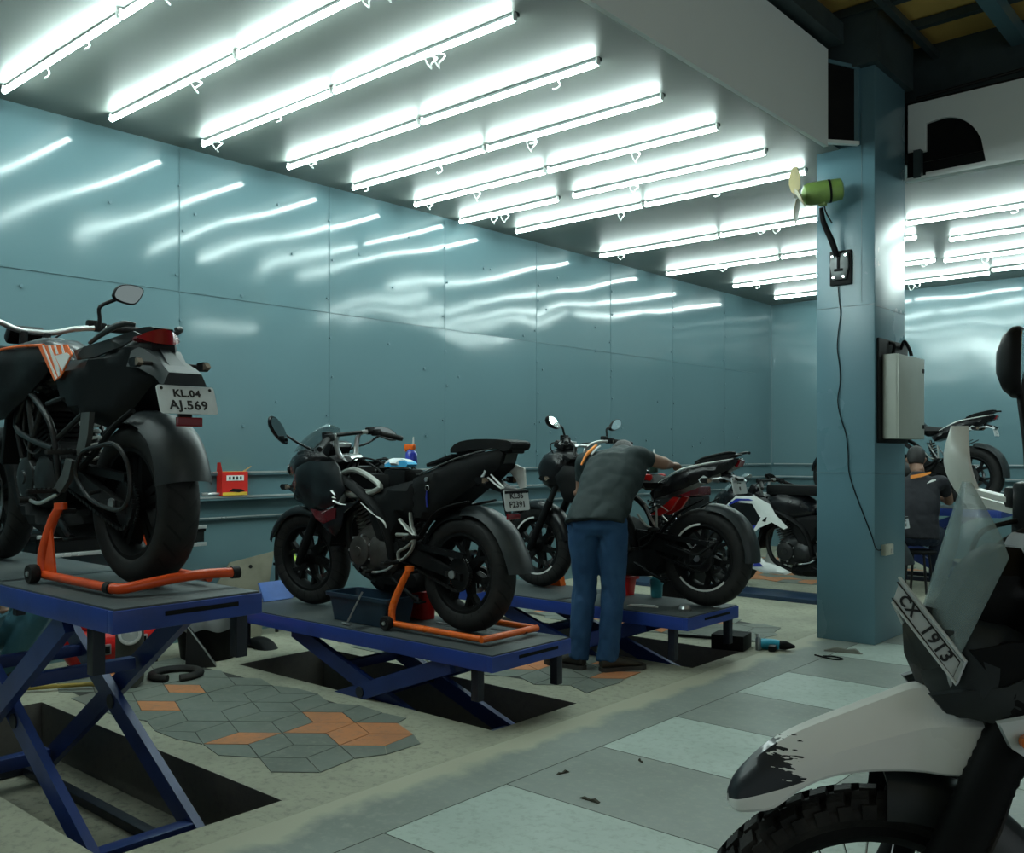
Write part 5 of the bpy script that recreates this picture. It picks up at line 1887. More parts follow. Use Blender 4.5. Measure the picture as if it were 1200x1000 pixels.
    for s in (1, -1):
        b = MB()
        # shell in front of the grip
        rows = []
        for u in [i / 9 for i in range(10)]:
            z = 1.365 - .185 * u
            w0, w1 = (.015, .03) if u < .05 else (.02 + .05 * math.sin(PI * u) , .03 + .035 * math.sin(PI * min(1, u + .15)))
            yc_ = .40 - .02 * u
            row = []
            for i in range(7):
                k = -1 + i / 3
                hwid = .003 + .054 * math.sin(PI * (.012 + .93 * u)) ** .75
                row.append(V((1.114 + .03 * math.sin(PI * u) - .03 * k * k - .03 * u, s * (yc_ + hwid * k), z)))
            rows.append(row)
        rings = [r + [p + V((-.005, 0, 0)) for p in r][::-1] for r in rows]
        b.loft(rings, WDK)
        go = b.build('hand_guard', parent=root, label='white hand guard')
        q = MB()
        q.bar((1.10, s * .35, 1.225), (1.02, s * .21, 1.195), .035, .012, .022, .010, up=(0, 0, 1), m=WDK)
        q.bar((1.10, s * .35, 1.205), (1.02, s * .21, 1.175), .012, .02, .012, .014, up=(0, 0, 1), m=WDK)
        q.disc(.012, 1.172, 1.212, DM, c=(1.02, s * .215, 0), axis='z', seg=12)
        q.build('guard_bracket', parent=go)
        q = MB()
        q.rbox((1.03, s * .20, 1.19), (.055, .06, .11), .015, K)
        q.rbox((1.04, s * .21, 1.14), (.035, .04, .06), .01, KM)
        q.build('master_cylinder', parent=root)
        mirror(root, (1.015, s * .235, 1.23), (1.015, s * .25, 1.33), (1.01, s * .31, 1.50), .115, .15, yaw=s * 28, shape='soft', m=K, stalk=.009)
    cables(root, [[(1.04, .2, 1.17), (1.14, .19, 1.13), (1.17, .14, 1.0), (1.08, .08, .92)], [(1.04, -.2, 1.17), (1.14, -.19, 1.13), (1.17, -.12, 1.0), (1.08, -.08, .92)],
                  [(1.03, -.18, 1.16), (1.12, -.16, 1.10), (1.12, -.1, .98), (1.0, -.05, .9)], [(1.03, .16, 1.18), (1.13, .15, 1.12), (1.13, .1, .98), (1.0, .05, .9)], [(1.33, .1, .5), (1.24, .125, .62), (1.16, .1, .84)]], .0055)
    b = MB(); b.rbox((1.12, 0, 1.10), (.05, .18, .10), .015, K, rot=(0, -.5, 0)); b.build('instrument_panel', parent=root)
    # rest of the machine
    engine(root, .70, .42, KM, DM, (.25, 0, 1), 1.0, .27)
    swingarm(root, .47, .44, 0, .32, .105, KM, .07)
    chain(root, 0, .32, .095, .5, .42, .035, .085)
    shock(root, (.36, 0, .46), (.44, 0, .76), RED)
    exhaust(root, [(.86, .03, .70), (.96, .02, .55), (.9, -.05, .32), (.6, -.12, .33), (.3, -.14, .5)], .021, [(.32, -.16, .5), (.05, -.17, .62), (-.15, -.18, .70)], .05)
    b = MB(); b.puff([(.98, .34), (.90, .26), (.62, .24), (.55, .30), (.70, .33), (.92, .44)], .12, DM, edge=.05, k0=.6); b.build('bash_plate', parent=root)
    for s in (1, -1):
        f = MB()
        f.tube([(1.1, s * .04, .93), (.86, s * .13, .84), (.56, s * .15, .78), (.46, s * .14, .60), (.46, s * .12, .40)], .018, KM, n=10, k=3)
        f.tube([(1.09, s * .04, .82), (.98, s * .1, .55), (.88, s * .12, .32), (.55, s * .12, .28)], .016, KM, n=10, k=3)
        f.tube([(.55, s * .13, .76), (.2, s * .11, .80), (-.2, s * .08, .85)], .014, KM, n=10, k=3)
        f.build('frame_tube', parent=root)
    b = MB(); b.puff([(1.0, .93), (.95, 1.02), (.82, 1.06), (.66, 1.02), (.54, .90), (.52, .82), (.70, .78), (.94, .84)], lambda x, z: lerp(.10, .17, (x - .5) / .25), KG, edge=.1, k0=.35, sm=2); b.build('fuel_tank', parent=root)
    for s in (1, -1):
        b = MB(); b.panel([(1.10, .86), (1.06, .96), (.86, .98), (.72, .86), (.86, .72), (1.0, .70)], lambda x, z: lerp(.17, .21, (x - .7) / .3), .008, K, side=s, edge=.05, drop=.03); b.build('tank_shroud', parent=root)
    b = MB(); b.puff([(.58, .88), (.45, .90), (.25, .89), (.1, .93), (-.2, .93), (-.26, .90), (-.2, .87), (.1, .85), (.5, .82)], .13, KM, edge=.05, k0=.4, sm=2); b.build('seat', parent=root)
    b = MB(); b.puff([(.45, .84), (.1, .87), (-.28, .89), (-.3, .86), (-.1, .80), (.2, .72), (.42, .70)], .11, WHT, edge=.04, k0=.7); b.build('tail_panel', parent=root)
    b = MB(); b.rbox((-.30, 0, .86), (.03, .12, .05), .01, LENS); b.build('tail_lamp', parent=root)
    arc_fender(root, 'rear_mudguard', 0, .32, [(60, .40), (95, .44), (130, .47), (150, .47)], .07, K, crown=.03)
    for s in (1, -1):
        peg(root, (.45, .15, .36), s); peg(root, (.2, .16, .5), s, name='pillion_peg')
    sidestand(root, .5, .12, .27)
    return root

def beak_mat():
    """white plastic with a ragged dark scuff decal at the tip (object-space mask)"""
    m = mat('beak_white_scuffed', (.86, .87, .84), .30, dirt=.35, dcol=(.74, .74, .69), scale=6, coat=.2)
    nt = m.node_tree; p = nt.nodes['Principled BSDF']
    tc = _n(nt, 'ShaderNodeTexCoord'); sp = _n(nt, 'ShaderNodeSeparateXYZ'); nt.links.new(tc.outputs['Object'], sp.inputs[0])
    mp = _n(nt, 'ShaderNodeMapping'); mp.inputs['Scale'].default_value = (22, 60, 150)
    nt.links.new(tc.outputs['Object'], mp.inputs['Vector'])
    nz = _n(nt, 'ShaderNodeTexNoise'); nz.inputs['Scale'].default_value = 1.; nz.inputs['Detail'].default_value = 2; nt.links.new(mp.outputs[0], nz.inputs['Vector'])
    def M(op, a, b=None):
        n = _n(nt, 'ShaderNodeMath', operation=op)
        for i, v in enumerate((a, b)):
            if v is None: continue
            if isinstance(v, (int, float)): n.inputs[i].default_value = v
            else: nt.links.new(v, n.inputs[i])
        return n.outputs[0]
    # dark where x + ragged noise passes the line, above the pale lower rim
    edge = M('ADD', M('ADD', sp.outputs['X'], M('MULTIPLY', M('SUBTRACT', nz.outputs['Fac'], .5), .17)), M('MULTIPLY', M('SUBTRACT', sp.outputs['Z'], .70), -.25))
    k = M('GREATER_THAN', edge, 1.552)
    rim = M('GREATER_THAN', M('SUBTRACT', sp.outputs['Z'], M('MULTIPLY', M('SUBTRACT', 1.66, sp.outputs['X']), .38)), .657)
    k = M('MULTIPLY', k, rim)
    old = p.inputs['Base Color'].links[0].from_socket
    mx = _n(nt, 'ShaderNodeMix', data_type='RGBA'); mx.inputs['B'].default_value = (.022, .026, .032, 1)
    nt.links.new(old, mx.inputs['A']); nt.links.new(k, mx.inputs['Factor']); nt.links.new(mx.outputs['Result'], p.inputs['Base Color'])
    return m
BEAK = beak_mat()
SCR = mat('frosted_clear_screen', (.36, .46, .46), .16, dirt=.7, dcol=(.14, .19, .2), scale=5, alpha=.46, dlo=.35, dhi=.65)
make_adv()
# ------------------------------------------------------------------ scissor lifts
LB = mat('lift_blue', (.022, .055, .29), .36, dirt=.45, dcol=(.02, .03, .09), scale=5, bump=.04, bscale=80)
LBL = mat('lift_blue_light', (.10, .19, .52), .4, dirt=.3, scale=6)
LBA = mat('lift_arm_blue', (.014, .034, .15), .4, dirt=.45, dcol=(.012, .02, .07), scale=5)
LDK = mat('lift_post', (.008, .011, .022), .45, dirt=.4, scale=6)
DECK = mat('deck_rubber', (.055, .066, .068), .55, dirt=.6, dcol=(.10, .105, .10), scale=4, bump=.1, bscale=160)
def lift(label, x0, x1, y0, y1, z, arms, posts, pitz=-PIT_D, wheel_stop=False):
    t = thing('scissor_lift', label, 'lift', ((x0 + x1) / 2, (y0 + y1) / 2, pitz), 0, 'blue scissor lifts')
    O = V(t.location)
    def P(*p): return V(p) - O
    def mk(mb, name, m=None, parent=None, **k):
        mb.v = [v - O for v in mb.v]
        return mb.build(name, parent=parent or t, **k)
    h = .075
    b = MB()
    for ya in (y0, y1):
        b.rbox(((x0 + x1) / 2, ya + (.02 if ya == y0 else -.02), z - h / 2 - .006), (x1 - x0 - .079, .04, h), .001, LB)
    for xa in (x0 + .02, x1 - .02):
        b.rbox((xa, (y0 + y1) / 2, z - h / 2 - .006), (.04, y1 - y0, h), .004, LB)
    for k in range(5):
        b.rbox((x0 + (x1 - x0) * (k + .5) / 5, (y0 + y1) / 2, z - .045), (.05, y1 - y0 - .02, .04), .004, LB)
    fr = mk(b, 'platform_frame')
    b = MB(); b.rbox((x1 + .0008, (y0 + y1) / 2 + .04, z - .034), (.006, (y1 - y0) * .5, .016), .002, KM); mk(b, 'slot', parent=fr, label='dark slot in the end of the frame')
    b = MB()
    b.rbox(((x0 + x1) / 2, (y0 + y1) / 2, z - .004), (x1 - x0 - .016, y1 - y0 - .016, .010), .002, DECK)
    b.rbox((x0 + (x1 - x0) * .54, (y0 + y1) / 2, z + .0008), (.05, y1 - y0 - .03, .003), .001, KS)
    mk(b, 'deck_mat')
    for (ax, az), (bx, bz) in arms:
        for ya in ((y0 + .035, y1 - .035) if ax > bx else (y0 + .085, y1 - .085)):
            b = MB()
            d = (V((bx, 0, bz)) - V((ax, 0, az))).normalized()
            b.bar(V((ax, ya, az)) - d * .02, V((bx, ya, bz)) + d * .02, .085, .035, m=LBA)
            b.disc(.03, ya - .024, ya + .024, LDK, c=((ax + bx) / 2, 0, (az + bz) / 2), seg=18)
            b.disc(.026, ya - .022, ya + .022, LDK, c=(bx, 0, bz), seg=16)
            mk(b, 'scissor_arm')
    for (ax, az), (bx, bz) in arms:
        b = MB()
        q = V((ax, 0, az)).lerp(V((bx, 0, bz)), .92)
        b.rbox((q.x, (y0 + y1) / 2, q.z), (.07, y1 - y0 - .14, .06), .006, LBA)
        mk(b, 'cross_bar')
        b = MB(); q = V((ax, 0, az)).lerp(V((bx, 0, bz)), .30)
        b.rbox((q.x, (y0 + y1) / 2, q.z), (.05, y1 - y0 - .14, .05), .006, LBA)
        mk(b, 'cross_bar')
    b = MB()
    for ya in (y0 + .09, y1 - .09):
        b.rbox(((x0 + x1) / 2, ya, pitz + .022), (x1 - x0 - .3, .05, .04), .004, LDK)
    for xa in (x0 + .3, x1 - .3):
        b.rbox((xa, (y0 + y1) / 2, pitz + .022), (.06, y1 - y0 - .14, .038), .004, LDK)
    mk(b, 'base_frame')
    for px, py, L in posts:
        b = MB(); b.rbox((px, py, z - h - L / 2), (.046, .046, L), .004, LDK); mk(b, 'support_post')
    if wheel_stop:
        b = MB()
        b.loft([[V((x0 + a, y, z + c)) for a, c in ((.03, .0), (-.03, .115), (-.015, .12), (.045, .005))] for y in (y0 + .22, y1 - .16)], LBL)
        mk(b, 'wheel_stop', label='light blue sloping wheel stop')
    return t
lift('blue scissor lift raised high in the left foreground above an open pit', -5.12, -2.95, 1.43, 1.99, .80, [((-3.38, .70), (-4.72, -.20)), ((-4.66, .70), (-3.16, -.20))], [(-3.28, 1.53, .20), (-4.9, 1.60, .22), (-4.9, 1.90, .22), (-3.04, 1.95, .17)])
lift('blue scissor lift in the middle, carrying the half-faired motorcycle and a navy tub', -5.12, -2.93, 3.22, 3.82, .365, [((-3.25, .27), (-4.55, -.20)), ((-4.55, .27), (-3.15, -.20))], [(-3.08, 3.28, .17), (-2.98, 3.76, .16), (-5.04, 3.28, .16), (-5.04, 3.76, .16), (-4.55, 3.76, .14)], wheel_stop=True)
lift('blue scissor lift farthest back, carrying the naked motorcycle', -5.0, -2.85, 4.84, 5.47, .34, [((-3.2, .25), (-4.45, -.20)), ((-4.45, .25), (-3.05, -.20))], [(-2.98, 4.89, .2), (-2.90, 5.42, .17), (-4.9, 4.9, .16), (-4.9, 5.4, .16)])
lift('blue scissor lift under the raised motorcycle by the end wall, behind the pillar', -4.6, -2.4, 9.95, 10.55, .765, [((-2.8, .67), (-4.2, .06)), ((-4.2, .67), (-2.8, .06))], [], pitz=.0)

# ------------------------------------------------------------------ paddock stands
def paddock(label, x, y, z, mat_, tall, back, w, name='paddock_stand', red=False):
    """x, y of the rear axle on the ground; local x runs towards the rear of the bike (+x world)"""
    t = thing(name, label, 'stand', (x, y, z))
    r = .0165
    for s in (-1, 1):
        b = MB()
        b.tube([(-.345, s * w, .03), (-.345, s * w * .98, .12), (-.29, s * w * .92, .24), (-.235, s * w * .88, tall)], [r * 1.15, r * 1.2, r * 1.15, r], mat_, n=14, k=5)
        b.disc(.024, tall - .012, tall + .012, mat_, c=(-.235, s * w * .88, 0), axis='z', seg=14)
        if red:
            b.add([(-.335, s * w - .004, .03), (-.22, s * w - .004, .025), (-.285, s * w * .95 - .004, .22), (-.335, s * w + .004, .03), (-.22, s * w + .004, .025), (-.285, s * w * .95 + .004, .22)], [[0, 1, 2], [5, 4, 3], [0, 3, 4, 1], [1, 4, 5, 2], [2, 5, 3, 0]], mat_)
        b.build('upright', parent=t)
        b = MB(); b.tube([(-.235, s * (w * .88 - .005), tall - .02), (-.235, s * (w * .88 - .055), tall - .02)], .011, DM, n=10); b.build('lifting_hook', parent=t)
        b = MB()
        b.lathe([(.012, -.018), (.034, -.018), (.037, -.01), (.037, .01), (.034, .018), (.012, .018)], RUB, (-.35, s * (w + .035), .037), seg=22, loop=True)
        wo = b.build('caster_wheel', parent=t)
        b = MB(); b.disc(.011, s * (w + .0), s * (w + .058), SIL, c=(-.35, 0, .037), seg=12); b.build('axle_bolt', parent=wo)
    for s in (-1, 1):
        b = MB()
        b.tube([(-.345, s * w, .032), (back * .55, s * w, .03), (back - .012, s * w, .03)], r, mat_, n=14)
        b.build('base_rail', parent=t)
    b = MB()
    if red:
        b.tube([(back - .02, -w, .03), (back + .02, -w * .8, .03), (back + .05, 0, .05), (back + .055, w * .7, .055), (back + .06, w * 1.35, .05)], r * 1.15, mat_, n=14, k=5)
    else:
        b.tube([(back, -w - .012, .03), (back, w + .012, .03)], r * 1.02, mat_, n=14)
    b.build('rear_handle', parent=t)
    for s in ((-1, 1) if red else (1,)):
        b = MB()
        if red and s < 0: b.tube([(back - .045, -w, .03), (back - .012, -w, .03)], r * 1.3, RUB, n=14)
        elif red: b.tube([(back + .058, w * 1.26, .05), (back + .061, w * 1.42, .05)], r * 1.4, RUB, n=14)
        else: b.tube([(back, w * .55, .03), (back + .008, w * .55, .016)], r * .8, RUB, n=10)
        b.build('rubber_cap', parent=t)
    return t
paddock('red paddock stand holding the rear of the left raised motorcycle', -3.43, 1.74, .803, ORS, .30, .235, .19, red=True)
paddock('orange paddock stand under the rear wheel of the middle motorcycle', -3.42, 3.545, .3705, ORG, .33, .315, .2)

# ------------------------------------------------------------------ things on the lifts
def bx(name, label, cat, c, size, m, r=.01, rz=0, parent=None, group=None):
    b = MB(); b.rbox((0, 0, size[2] / 2), size, r, m)
    o = b.build(name); o.location = c; o.rotation_euler = (0, 0, rz)
    tag(o, label, cat, group)
    return o
def tub(name, label, cat, c, L, W, H, m, rz=0, wall=.006, flare=1.12, rim=True):
    b = MB()
    def ring(k, z, ins=0):
        hx, hy, rr = L / 2 * k - ins, W / 2 * k - ins, .03
        out = []
        for sx, sy, a0 in ((1, 1, 0), (-1, 1, 90), (-1, -1, 180), (1, -1, 270)):
            for q in range(4):
                a = rad(a0 + 30 * q)
                out.append(V((sx * (hx - rr) + rr * math.cos(a), sy * (hy - rr) + rr * math.sin(a), z)))
        return out
    k = flare
    rings = [ring(1, .0), ring(1 + (k - 1) * .5, H * .5), ring(k, H - .02), ring(k, H - .02, -.014), ring(k, H, -.016), ring(k, H, wall), ring(1, .012, wall)]
    b.loft(rings, m)
    o = b.build(name); o.location = c; o.rotation_euler = (0, 0, rz)
    tag(o, label, cat)
    return o
NAVY = mat('navy_plastic', (.012, .03, .055), .4, dirt=.4, dcol=(.03, .05, .06), scale=6)
tub('drain_tub', 'open navy plastic tub on the middle lift under the engine', 'tub', (-4.05, 3.445, .369), .45, .20, .155, NAVY)
b = MB(); b.tube([(0, 0, .0), (.11, 0.02, .185)], .0055, SIL, n=8); o1 = MB()
hd = thing('t_wrench', 'thin silver T-handle tool leaning on the navy tub', 'tool', (-4.06, 3.275, .370))
b.build('shaft', parent=hd); o1.tube([(-.035, 0, .004), (.035, 0, .004)], .006, SIL, n=8); o1.build('cross_handle', parent=hd)
b = MB()
tr_ = tub('tool_tray', 'red plastic tray on the middle lift behind the navy tub', 'tray', (-4.02, 3.70, .369), .36, .10, .16, RED, flare=1.05)
b = MB(); b.tube([(-.16, 0, .006), (.16, .03, .006)], .006, SIL, n=8); b.rbox((.17, .031, .007), (.035, .02, .01), .003, SIL)
o = b.build('spanner'); o.location = (-3.55, 3.62, .369); tag(o, 'silver ratchet lying on the middle lift beside the rear wheel', 'tool')

# things lying on the stripped motorcycle
def spray(loc, label, mbody, mhead, h=.13, mcap=None):
    t = thing('spray_bottle', label, 'bottle', loc)
    b = MB(); b.lathe([(1e-4, 0), (.032, 0), (.034, .01), (.034, h * .6), (.02, h * .78), (.013, h * .82), (.013, h * .9), (1e-4, h * .9)], mbody, axis='z', seg=20); b.build('bottle_body', parent=t)
    b = MB(); b.rbox((-.012, 0, h * .98), (.075, .028, .032), .01, mhead); b.tube([(-.03, 0, h * .93), (-.045, 0, h * .75)], .006, mhead, n=8); b.build('spray_head', parent=t)
    b = MB(); b.tube([(.015, 0, h * 1.05), (.018, 0, h * 1.05 + .05)], [.006, .003], mcap or WHT, n=8); b.build('nozzle', parent=t)
    return t
spray((-3.875, 3.585, .37 + .875), 'orange spray bottle standing on the stripped middle motorcycle', BLU, ORG, .10)
CLOTHB = mat('cloth_cyan', (.05, .38, .68), .7, dirt=.2, scale=9); CLOTHW = mat('cloth_white', (.7, .74, .76), .8, dirt=.2, scale=9)
b = MB()
b.puff([(-.09, 0), (-.085, .028), (-.03, .045), (.04, .04), (.085, .03), (.09, 0)], .055, CLOTHW, edge=.03, k0=.4, sm=2)
b.puff([(-.085, -.002), (-.05, .022), (.04, .030), (.092, .024), (.092, -.002)], .060, CLOTHB, edge=.02, k0=.6, sm=2)
o = b.build('cleaning_cloth'); o.location = (-3.90, 3.52, .37 + .866); tag(o, 'folded blue and white cloth on the stripped middle motorcycle', 'cloth')
t = thing('oil_bottle', 'dark green bottle with white nozzle on the seat of the naked motorcycle', 'bottle', (-3.39, 5.32, .345 + .836))
GRN = mat('green_dark_plastic', (.03, .06, .045), .35, dirt=.2)
b = MB(); b.lathe([(1e-4, 0), (.027, 0), (.029, .008), (.028, .085), (.016, .105), (.011, .11), (1e-4, .11)], GRN, axis='z', seg=18); b.build('bottle_body', parent=t)
b = MB(); b.lathe([(.012, .108), (.013, .12), (.006, .135), (.004, .155), (1e-4, .156)], WHT, axis='z', seg=14); b.build('nozzle', parent=t)

# around the third lift
tub('parts_bucket', 'red plastic bucket on the far lift behind the mechanic', 'bucket', (-3.66, 5.36, .341), .13, .11, .13, RED, flare=1.18)
TEAL = mat('teal_plastic', (.06, .34, .40), .4, dirt=.25)
t = thing('cup', 'teal plastic cup beside the rear tyre on the far lift', 'cup', (-3.42, 5.40, .341))
b = MB(); b.lathe([(1e-4, 0), (.034, 0), (.038, .01), (.044, .125), (.042, .125), (.035, .012), (1e-4, .01)], TEAL, axis='z', seg=22); b.build('cup_body', parent=t)
b = MB(); b.lathe([(.0445, .085), (.0465, .09), (.0445, .095)], TEAL, axis='z', seg=22, loop=True); b.tube([(.04, 0, .125), (.02, 0, .19), (-.04, 0, .125)], .003, WHT, n=6, k=5); b.build('wire_handle', parent=t)
t = thing('orange_jack', 'orange wheel support behind the front wheel of the naked motorcycle', 'stand', (-4.32, 5.42, .341))
b = MB(); b.loft([[V((x, y, z)) for y in (-.03, .03) for x, z in (((-.09, 0), (.09, 0)) if y < 0 else ((.09, 0), (-.09, 0)))] for z in (0, )] + [[V((-.05, -.03, .16)), V((.05, -.03, .16)), V((.05, .03, .16)), V((-.05, .03, .16))]], ORG); b.build('support_block', parent=t)
b = MB(); b.tube([(0, -.06, .1), (0, .06, .1)], .014, DM, n=10); b.build('pin', parent=t)
b = MB(); b.puff([(-.10, 0), (-.08, .008), (.0, .012), (.08, .010), (.10, 0)], .035, WDK, edge=.03, k0=.4)
o = b.build('rag'); o.location = (-3.27, 5.0, .343); o.rotation_euler = (0, 0, .3); tag(o, 'crumpled pale rag on the near edge of the far lift', 'cloth')
b = MB(); b.lathe([(1e-4, 0), (.035, 0), (.04, .012), (.03, .03), (.012, .034), (1e-4, .034)], SIL, axis='z', seg=20)
o = b.build('metal_disc'); o.location = (-3.0, 5.06, .341); tag(o, 'silver disc lying by the rear tyre on the far lift', 'disc')
t = thing('tool_cabinet', 'black tool cabinet with a red top drawer behind the naked motorcycle', 'cabinet', (-3.80, 6.35, 0))
b = MB(); b.rbox((0, 0, .52), (.34, .30, .92), .012, KM); b.build('body', parent=t)
b = MB(); b.rbox((0, 0, 1.02), (.35, .31, .07), .01, DRED); b.build('top_drawer', parent=t)
for z in (.85, .68, .5):
    b = MB(); b.rbox((.0, -.157, z), (.30, .014, .14), .005, K); d_ = b.build('drawer', parent=t)
    b = MB(); b.tube([(-.1, -.175, z + .03), (.1, -.175, z + .03)], .006, SIL, n=8); b.build('handle', parent=d_)
for sx in (-1, 1):
    for sy in (-1, 1):
        b = MB(); b.disc(.03, -.012, .012, RUB, c=(sx * .13, sy * .11, .03), axis='y', seg=16); b.v = [v + V((0, sy * .11, 0)) if abs(v.y) < .02 else v for v in b.v]; b.rbox((sx * .13, sy * .11, .06), (.03, .03, .02), .004, DM); b.build('caster', parent=t)
# black block under the post, bar, power tool, can, scraps on the floor
bx('wooden_block', 'black square block on the floor under the far lift post', 'block', (-3.04, 5.73, 0), (.22, .2, .10), KM, .006, .2)
b = MB(); b.tube([(-.19, 0, .012), (.0, 0, .014), (.19, .02, .012)], .011, KM, n=8); b.rbox((-.2, 0, .014), (.04, .03, .024), .004, DM)
o = b.build('pry_bar'); o.location = (-3.05, 5.72, 0); o.location = (-3.35, 5.86, 0); o.rotation_euler = (0, 0, .25); tag(o, 'short black bar on the floor below the far lift', 'tool')
CYAN = mat('cyan_tool', (.03, .36, .52), .35, dirt=.2)
t = thing('air_wrench', 'cyan and black power tool lying on the floor near the pillar', 'tool', (-2.79, 5.86, 0), .35)
b = MB(); b.tube([(-.09, 0, .034), (-.085, 0, .036), (.0, 0, .036), (.03, 0, .034)], [.024, .034, .034, .03], CYAN, n=18, k=2); b.build('motor_housing', parent=t)
b = MB(); b.tube([(.03, 0, .034), (.07, 0, .034), (.10, 0, .032), (.13, 0, .03)], [.03, .031, .02, .008], K, n=16, k=2); b.build('nose', parent=t)
b = MB(); b.rbox((-.01, -.05, .022), (.05, .09, .04), .012, K); b.build('grip', parent=t)
t = thing('spray_can', 'small silver can standing beside the cyan power tool', 'can', (-2.87, 5.78, 0))
b = MB(); b.lathe([(1e-4, 0), (.017, 0), (.018, .004), (.018, .075), (.011, .088), (1e-4, .088)], mat('can_grey', (.25, .29, .31), .3, .6, dirt=.3), axis='z', seg=18); b.build('can_body', parent=t)
b = MB(); b.lathe([(.0105, .088), (.0105, .108), (1e-4, .108)], WLT, axis='z', seg=14); b.build('cap', parent=t)
b = MB(); b.puff([(-.11, 0), (-.09, .012), (-.03, .03), (.03, .022), (.08, .03), (.11, .006), (.11, 0)], .05, mat('grey_rag', (.20, .20, .17), .9, dirt=.4), edge=.04, k0=.3, sm=2)
o = b.build('rag'); o.location = (-2.42, 6.08, 0); o.rotation_euler = (0, 0, .2); tag(o, 'grey rag crumpled on the floor at the foot of the pillar', 'cloth')
b = MB(); b.tube([(.0, 0, .006), (.06, .03, .006), (.13, .0, .006), (.10, -.05, .006), (.02, -.03, .006), (-.05, -.01, .008)], .005, KM, n=6, k=5)
o = b.build('cable_scrap'); o.location = (-2.46, 5.86, 0); tag(o, 'looped black cable scrap on the floor before the pillar', 'cable')
DRY = mat('dry_scrap', (.05, .045, .03), .9, dirt=.3)
for i, (x, y, lb) in enumerate([(-2.10, 2.85, 'dark crumpled scrap on the light tile near the beak'), (-2.36, 3.02, 'dark scrap on the grey aisle between the light tiles'), (-2.20, 3.35, 'tiny dark scrap on the grey aisle farther back'), (-2.55, 1.75, 'tiny dark crumb on the aisle at the bottom edge')]):
    b = MB(); s = (.045, .03, .018, .015)[i]
    b.puff([(-s, 0), (-s * .6, .008), (0, .004), (s * .5, .012), (s, .003), (s, 0)], s * .5, DRY, edge=.01, k0=.3)
    o = b.build('floor_scrap'); o.location = (x, y, 0); o.rotation_euler = (0, 0, i * 1.3); tag(o, lb, 'scrap')

# strip of dark blue plate over the closed pit by the white bike
b = MB(); b.rbox((0, 0, .018), (2.5, .42, .036), .004, mat('dark_blue_plate', (.012, .03, .07), .4, dirt=.6, dcol=(.018, .04, .055), scale=1.2))
o = b.build('pit_cover'); o.location = (-4.35, 8.06, 0); tag(o, 'dark blue steel cover plate on the floor before the white motorcycle', 'cover plate')

# ------------------------------------------------------------------ along the left wall
LIME = mat('lime_plastic', (.36, .5, .06), .4, dirt=.3)
OLIVE = mat('grey_olive_board', (.20, .19, .14), .7, dirt=.6, dcol=(.10, .095, .07), scale=7)
b = MB(); b.add([(-.26, -.01, .0), (.02, -.01, .0), (.17, -.01, .60), (.0, -.01, .57), (-.17, -.01, .54), (-.30, -.01, .36), (-.26, .01, .0), (.02, .01, .0), (.17, .01, .60), (.0, .01, .57), (-.17, .01, .54), (-.30, .01, .36)],
    [[0, 1, 2, 3, 4, 5], [11, 10, 9, 8, 7, 6]] + [[i, (i + 1) % 6, 6 + (i + 1) % 6, 6 + i] for i in range(6)], OLIVE)
b.disc(.014, -.012, -.009, KM, c=(-.02, 0, .50), seg=12)
o = b.build('leaning_board'); o.location = (-5.78, 3.86, 0); o.rotation_euler = (rad(-11), 0, rad(90 + 10)); o.rotation_euler = (rad(-10), 0, rad(80)); tag(o, 'torn beige board leaning on the wall behind the black bin', 'board')
CARD = mat('carton_red', (.60, .018, .012), .45, dirt=.15); YEL = mat('carton_yellow', (.75, .50, .05), .5, dirt=.2)
t = thing('carton', 'open red carton with yellow inside standing on the wall ledge', 'box', (-5.945, 3.76, 1.008), PI / 2)
b = MB(); b.box((0, 0, .085), (.21, .07, .17), CARD); b.box((0, 0, .1702), (.195, .06, .002), YEL); b.box((0, -.0356, .012), (.20, .001, .022), YEL); b.build('carton_body', parent=t)
b = MB()
b.loft([[V((-.105, -.035, .17)), V((-.105, .035, .17)), V((-.105, .036, .173)), V((-.103, -.036, .173))], [V((-.115, -.030, .235)), V((-.115, .01, .235)), V((-.113, .01, .236)), V((-.113, -.030, .236))]], CARD); b.build('flap', parent=t)
b = MB(); b.loft([[V((.08, -.034, .17)), V((.105, .034, .17)), V((.105, .034, .173)), V((.08, -.034, .173))], [V((.14, -.03, .205)), V((.16, .02, .205)), V((.16, .02, .208)), V((.14, -.03, .208))]], mat('carton_brown', (.42, .26, .1), .7)); b.build('flap', parent=t)
b = MB(); b.box((.0, -.0365, .125), (.14, .003, .038), WHT); lo_ = b.build('label_panel', parent=t)
for i in range(4):
    b = MB(); b.box((-.045 + .03 * i, -.0385, .125), (.014, .002, .022), INK); b.build('label_letter', parent=lo_)
b = MB(); b.puff([(-.05, .03), (-.02, .05), (.05, .045), (.08, .03), (.03, .02)], .002, KM, yc=-.0365, edge=.01); b.build('printed_shape', parent=t)
b = MB(); b.tube([(0, 0, .012), (.0, .07, .016), (.0, .12, .012)], .010, SIL, n=8, k=3); b.rbox((0, -.01, .014), (.03, .05, .022), .005, SIL)
o = b.build('small_fitting'); o.location = (-5.95, 3.55, 1.008); tag(o, 'small silver fitting on the wall ledge left of the red carton', 'fitting')
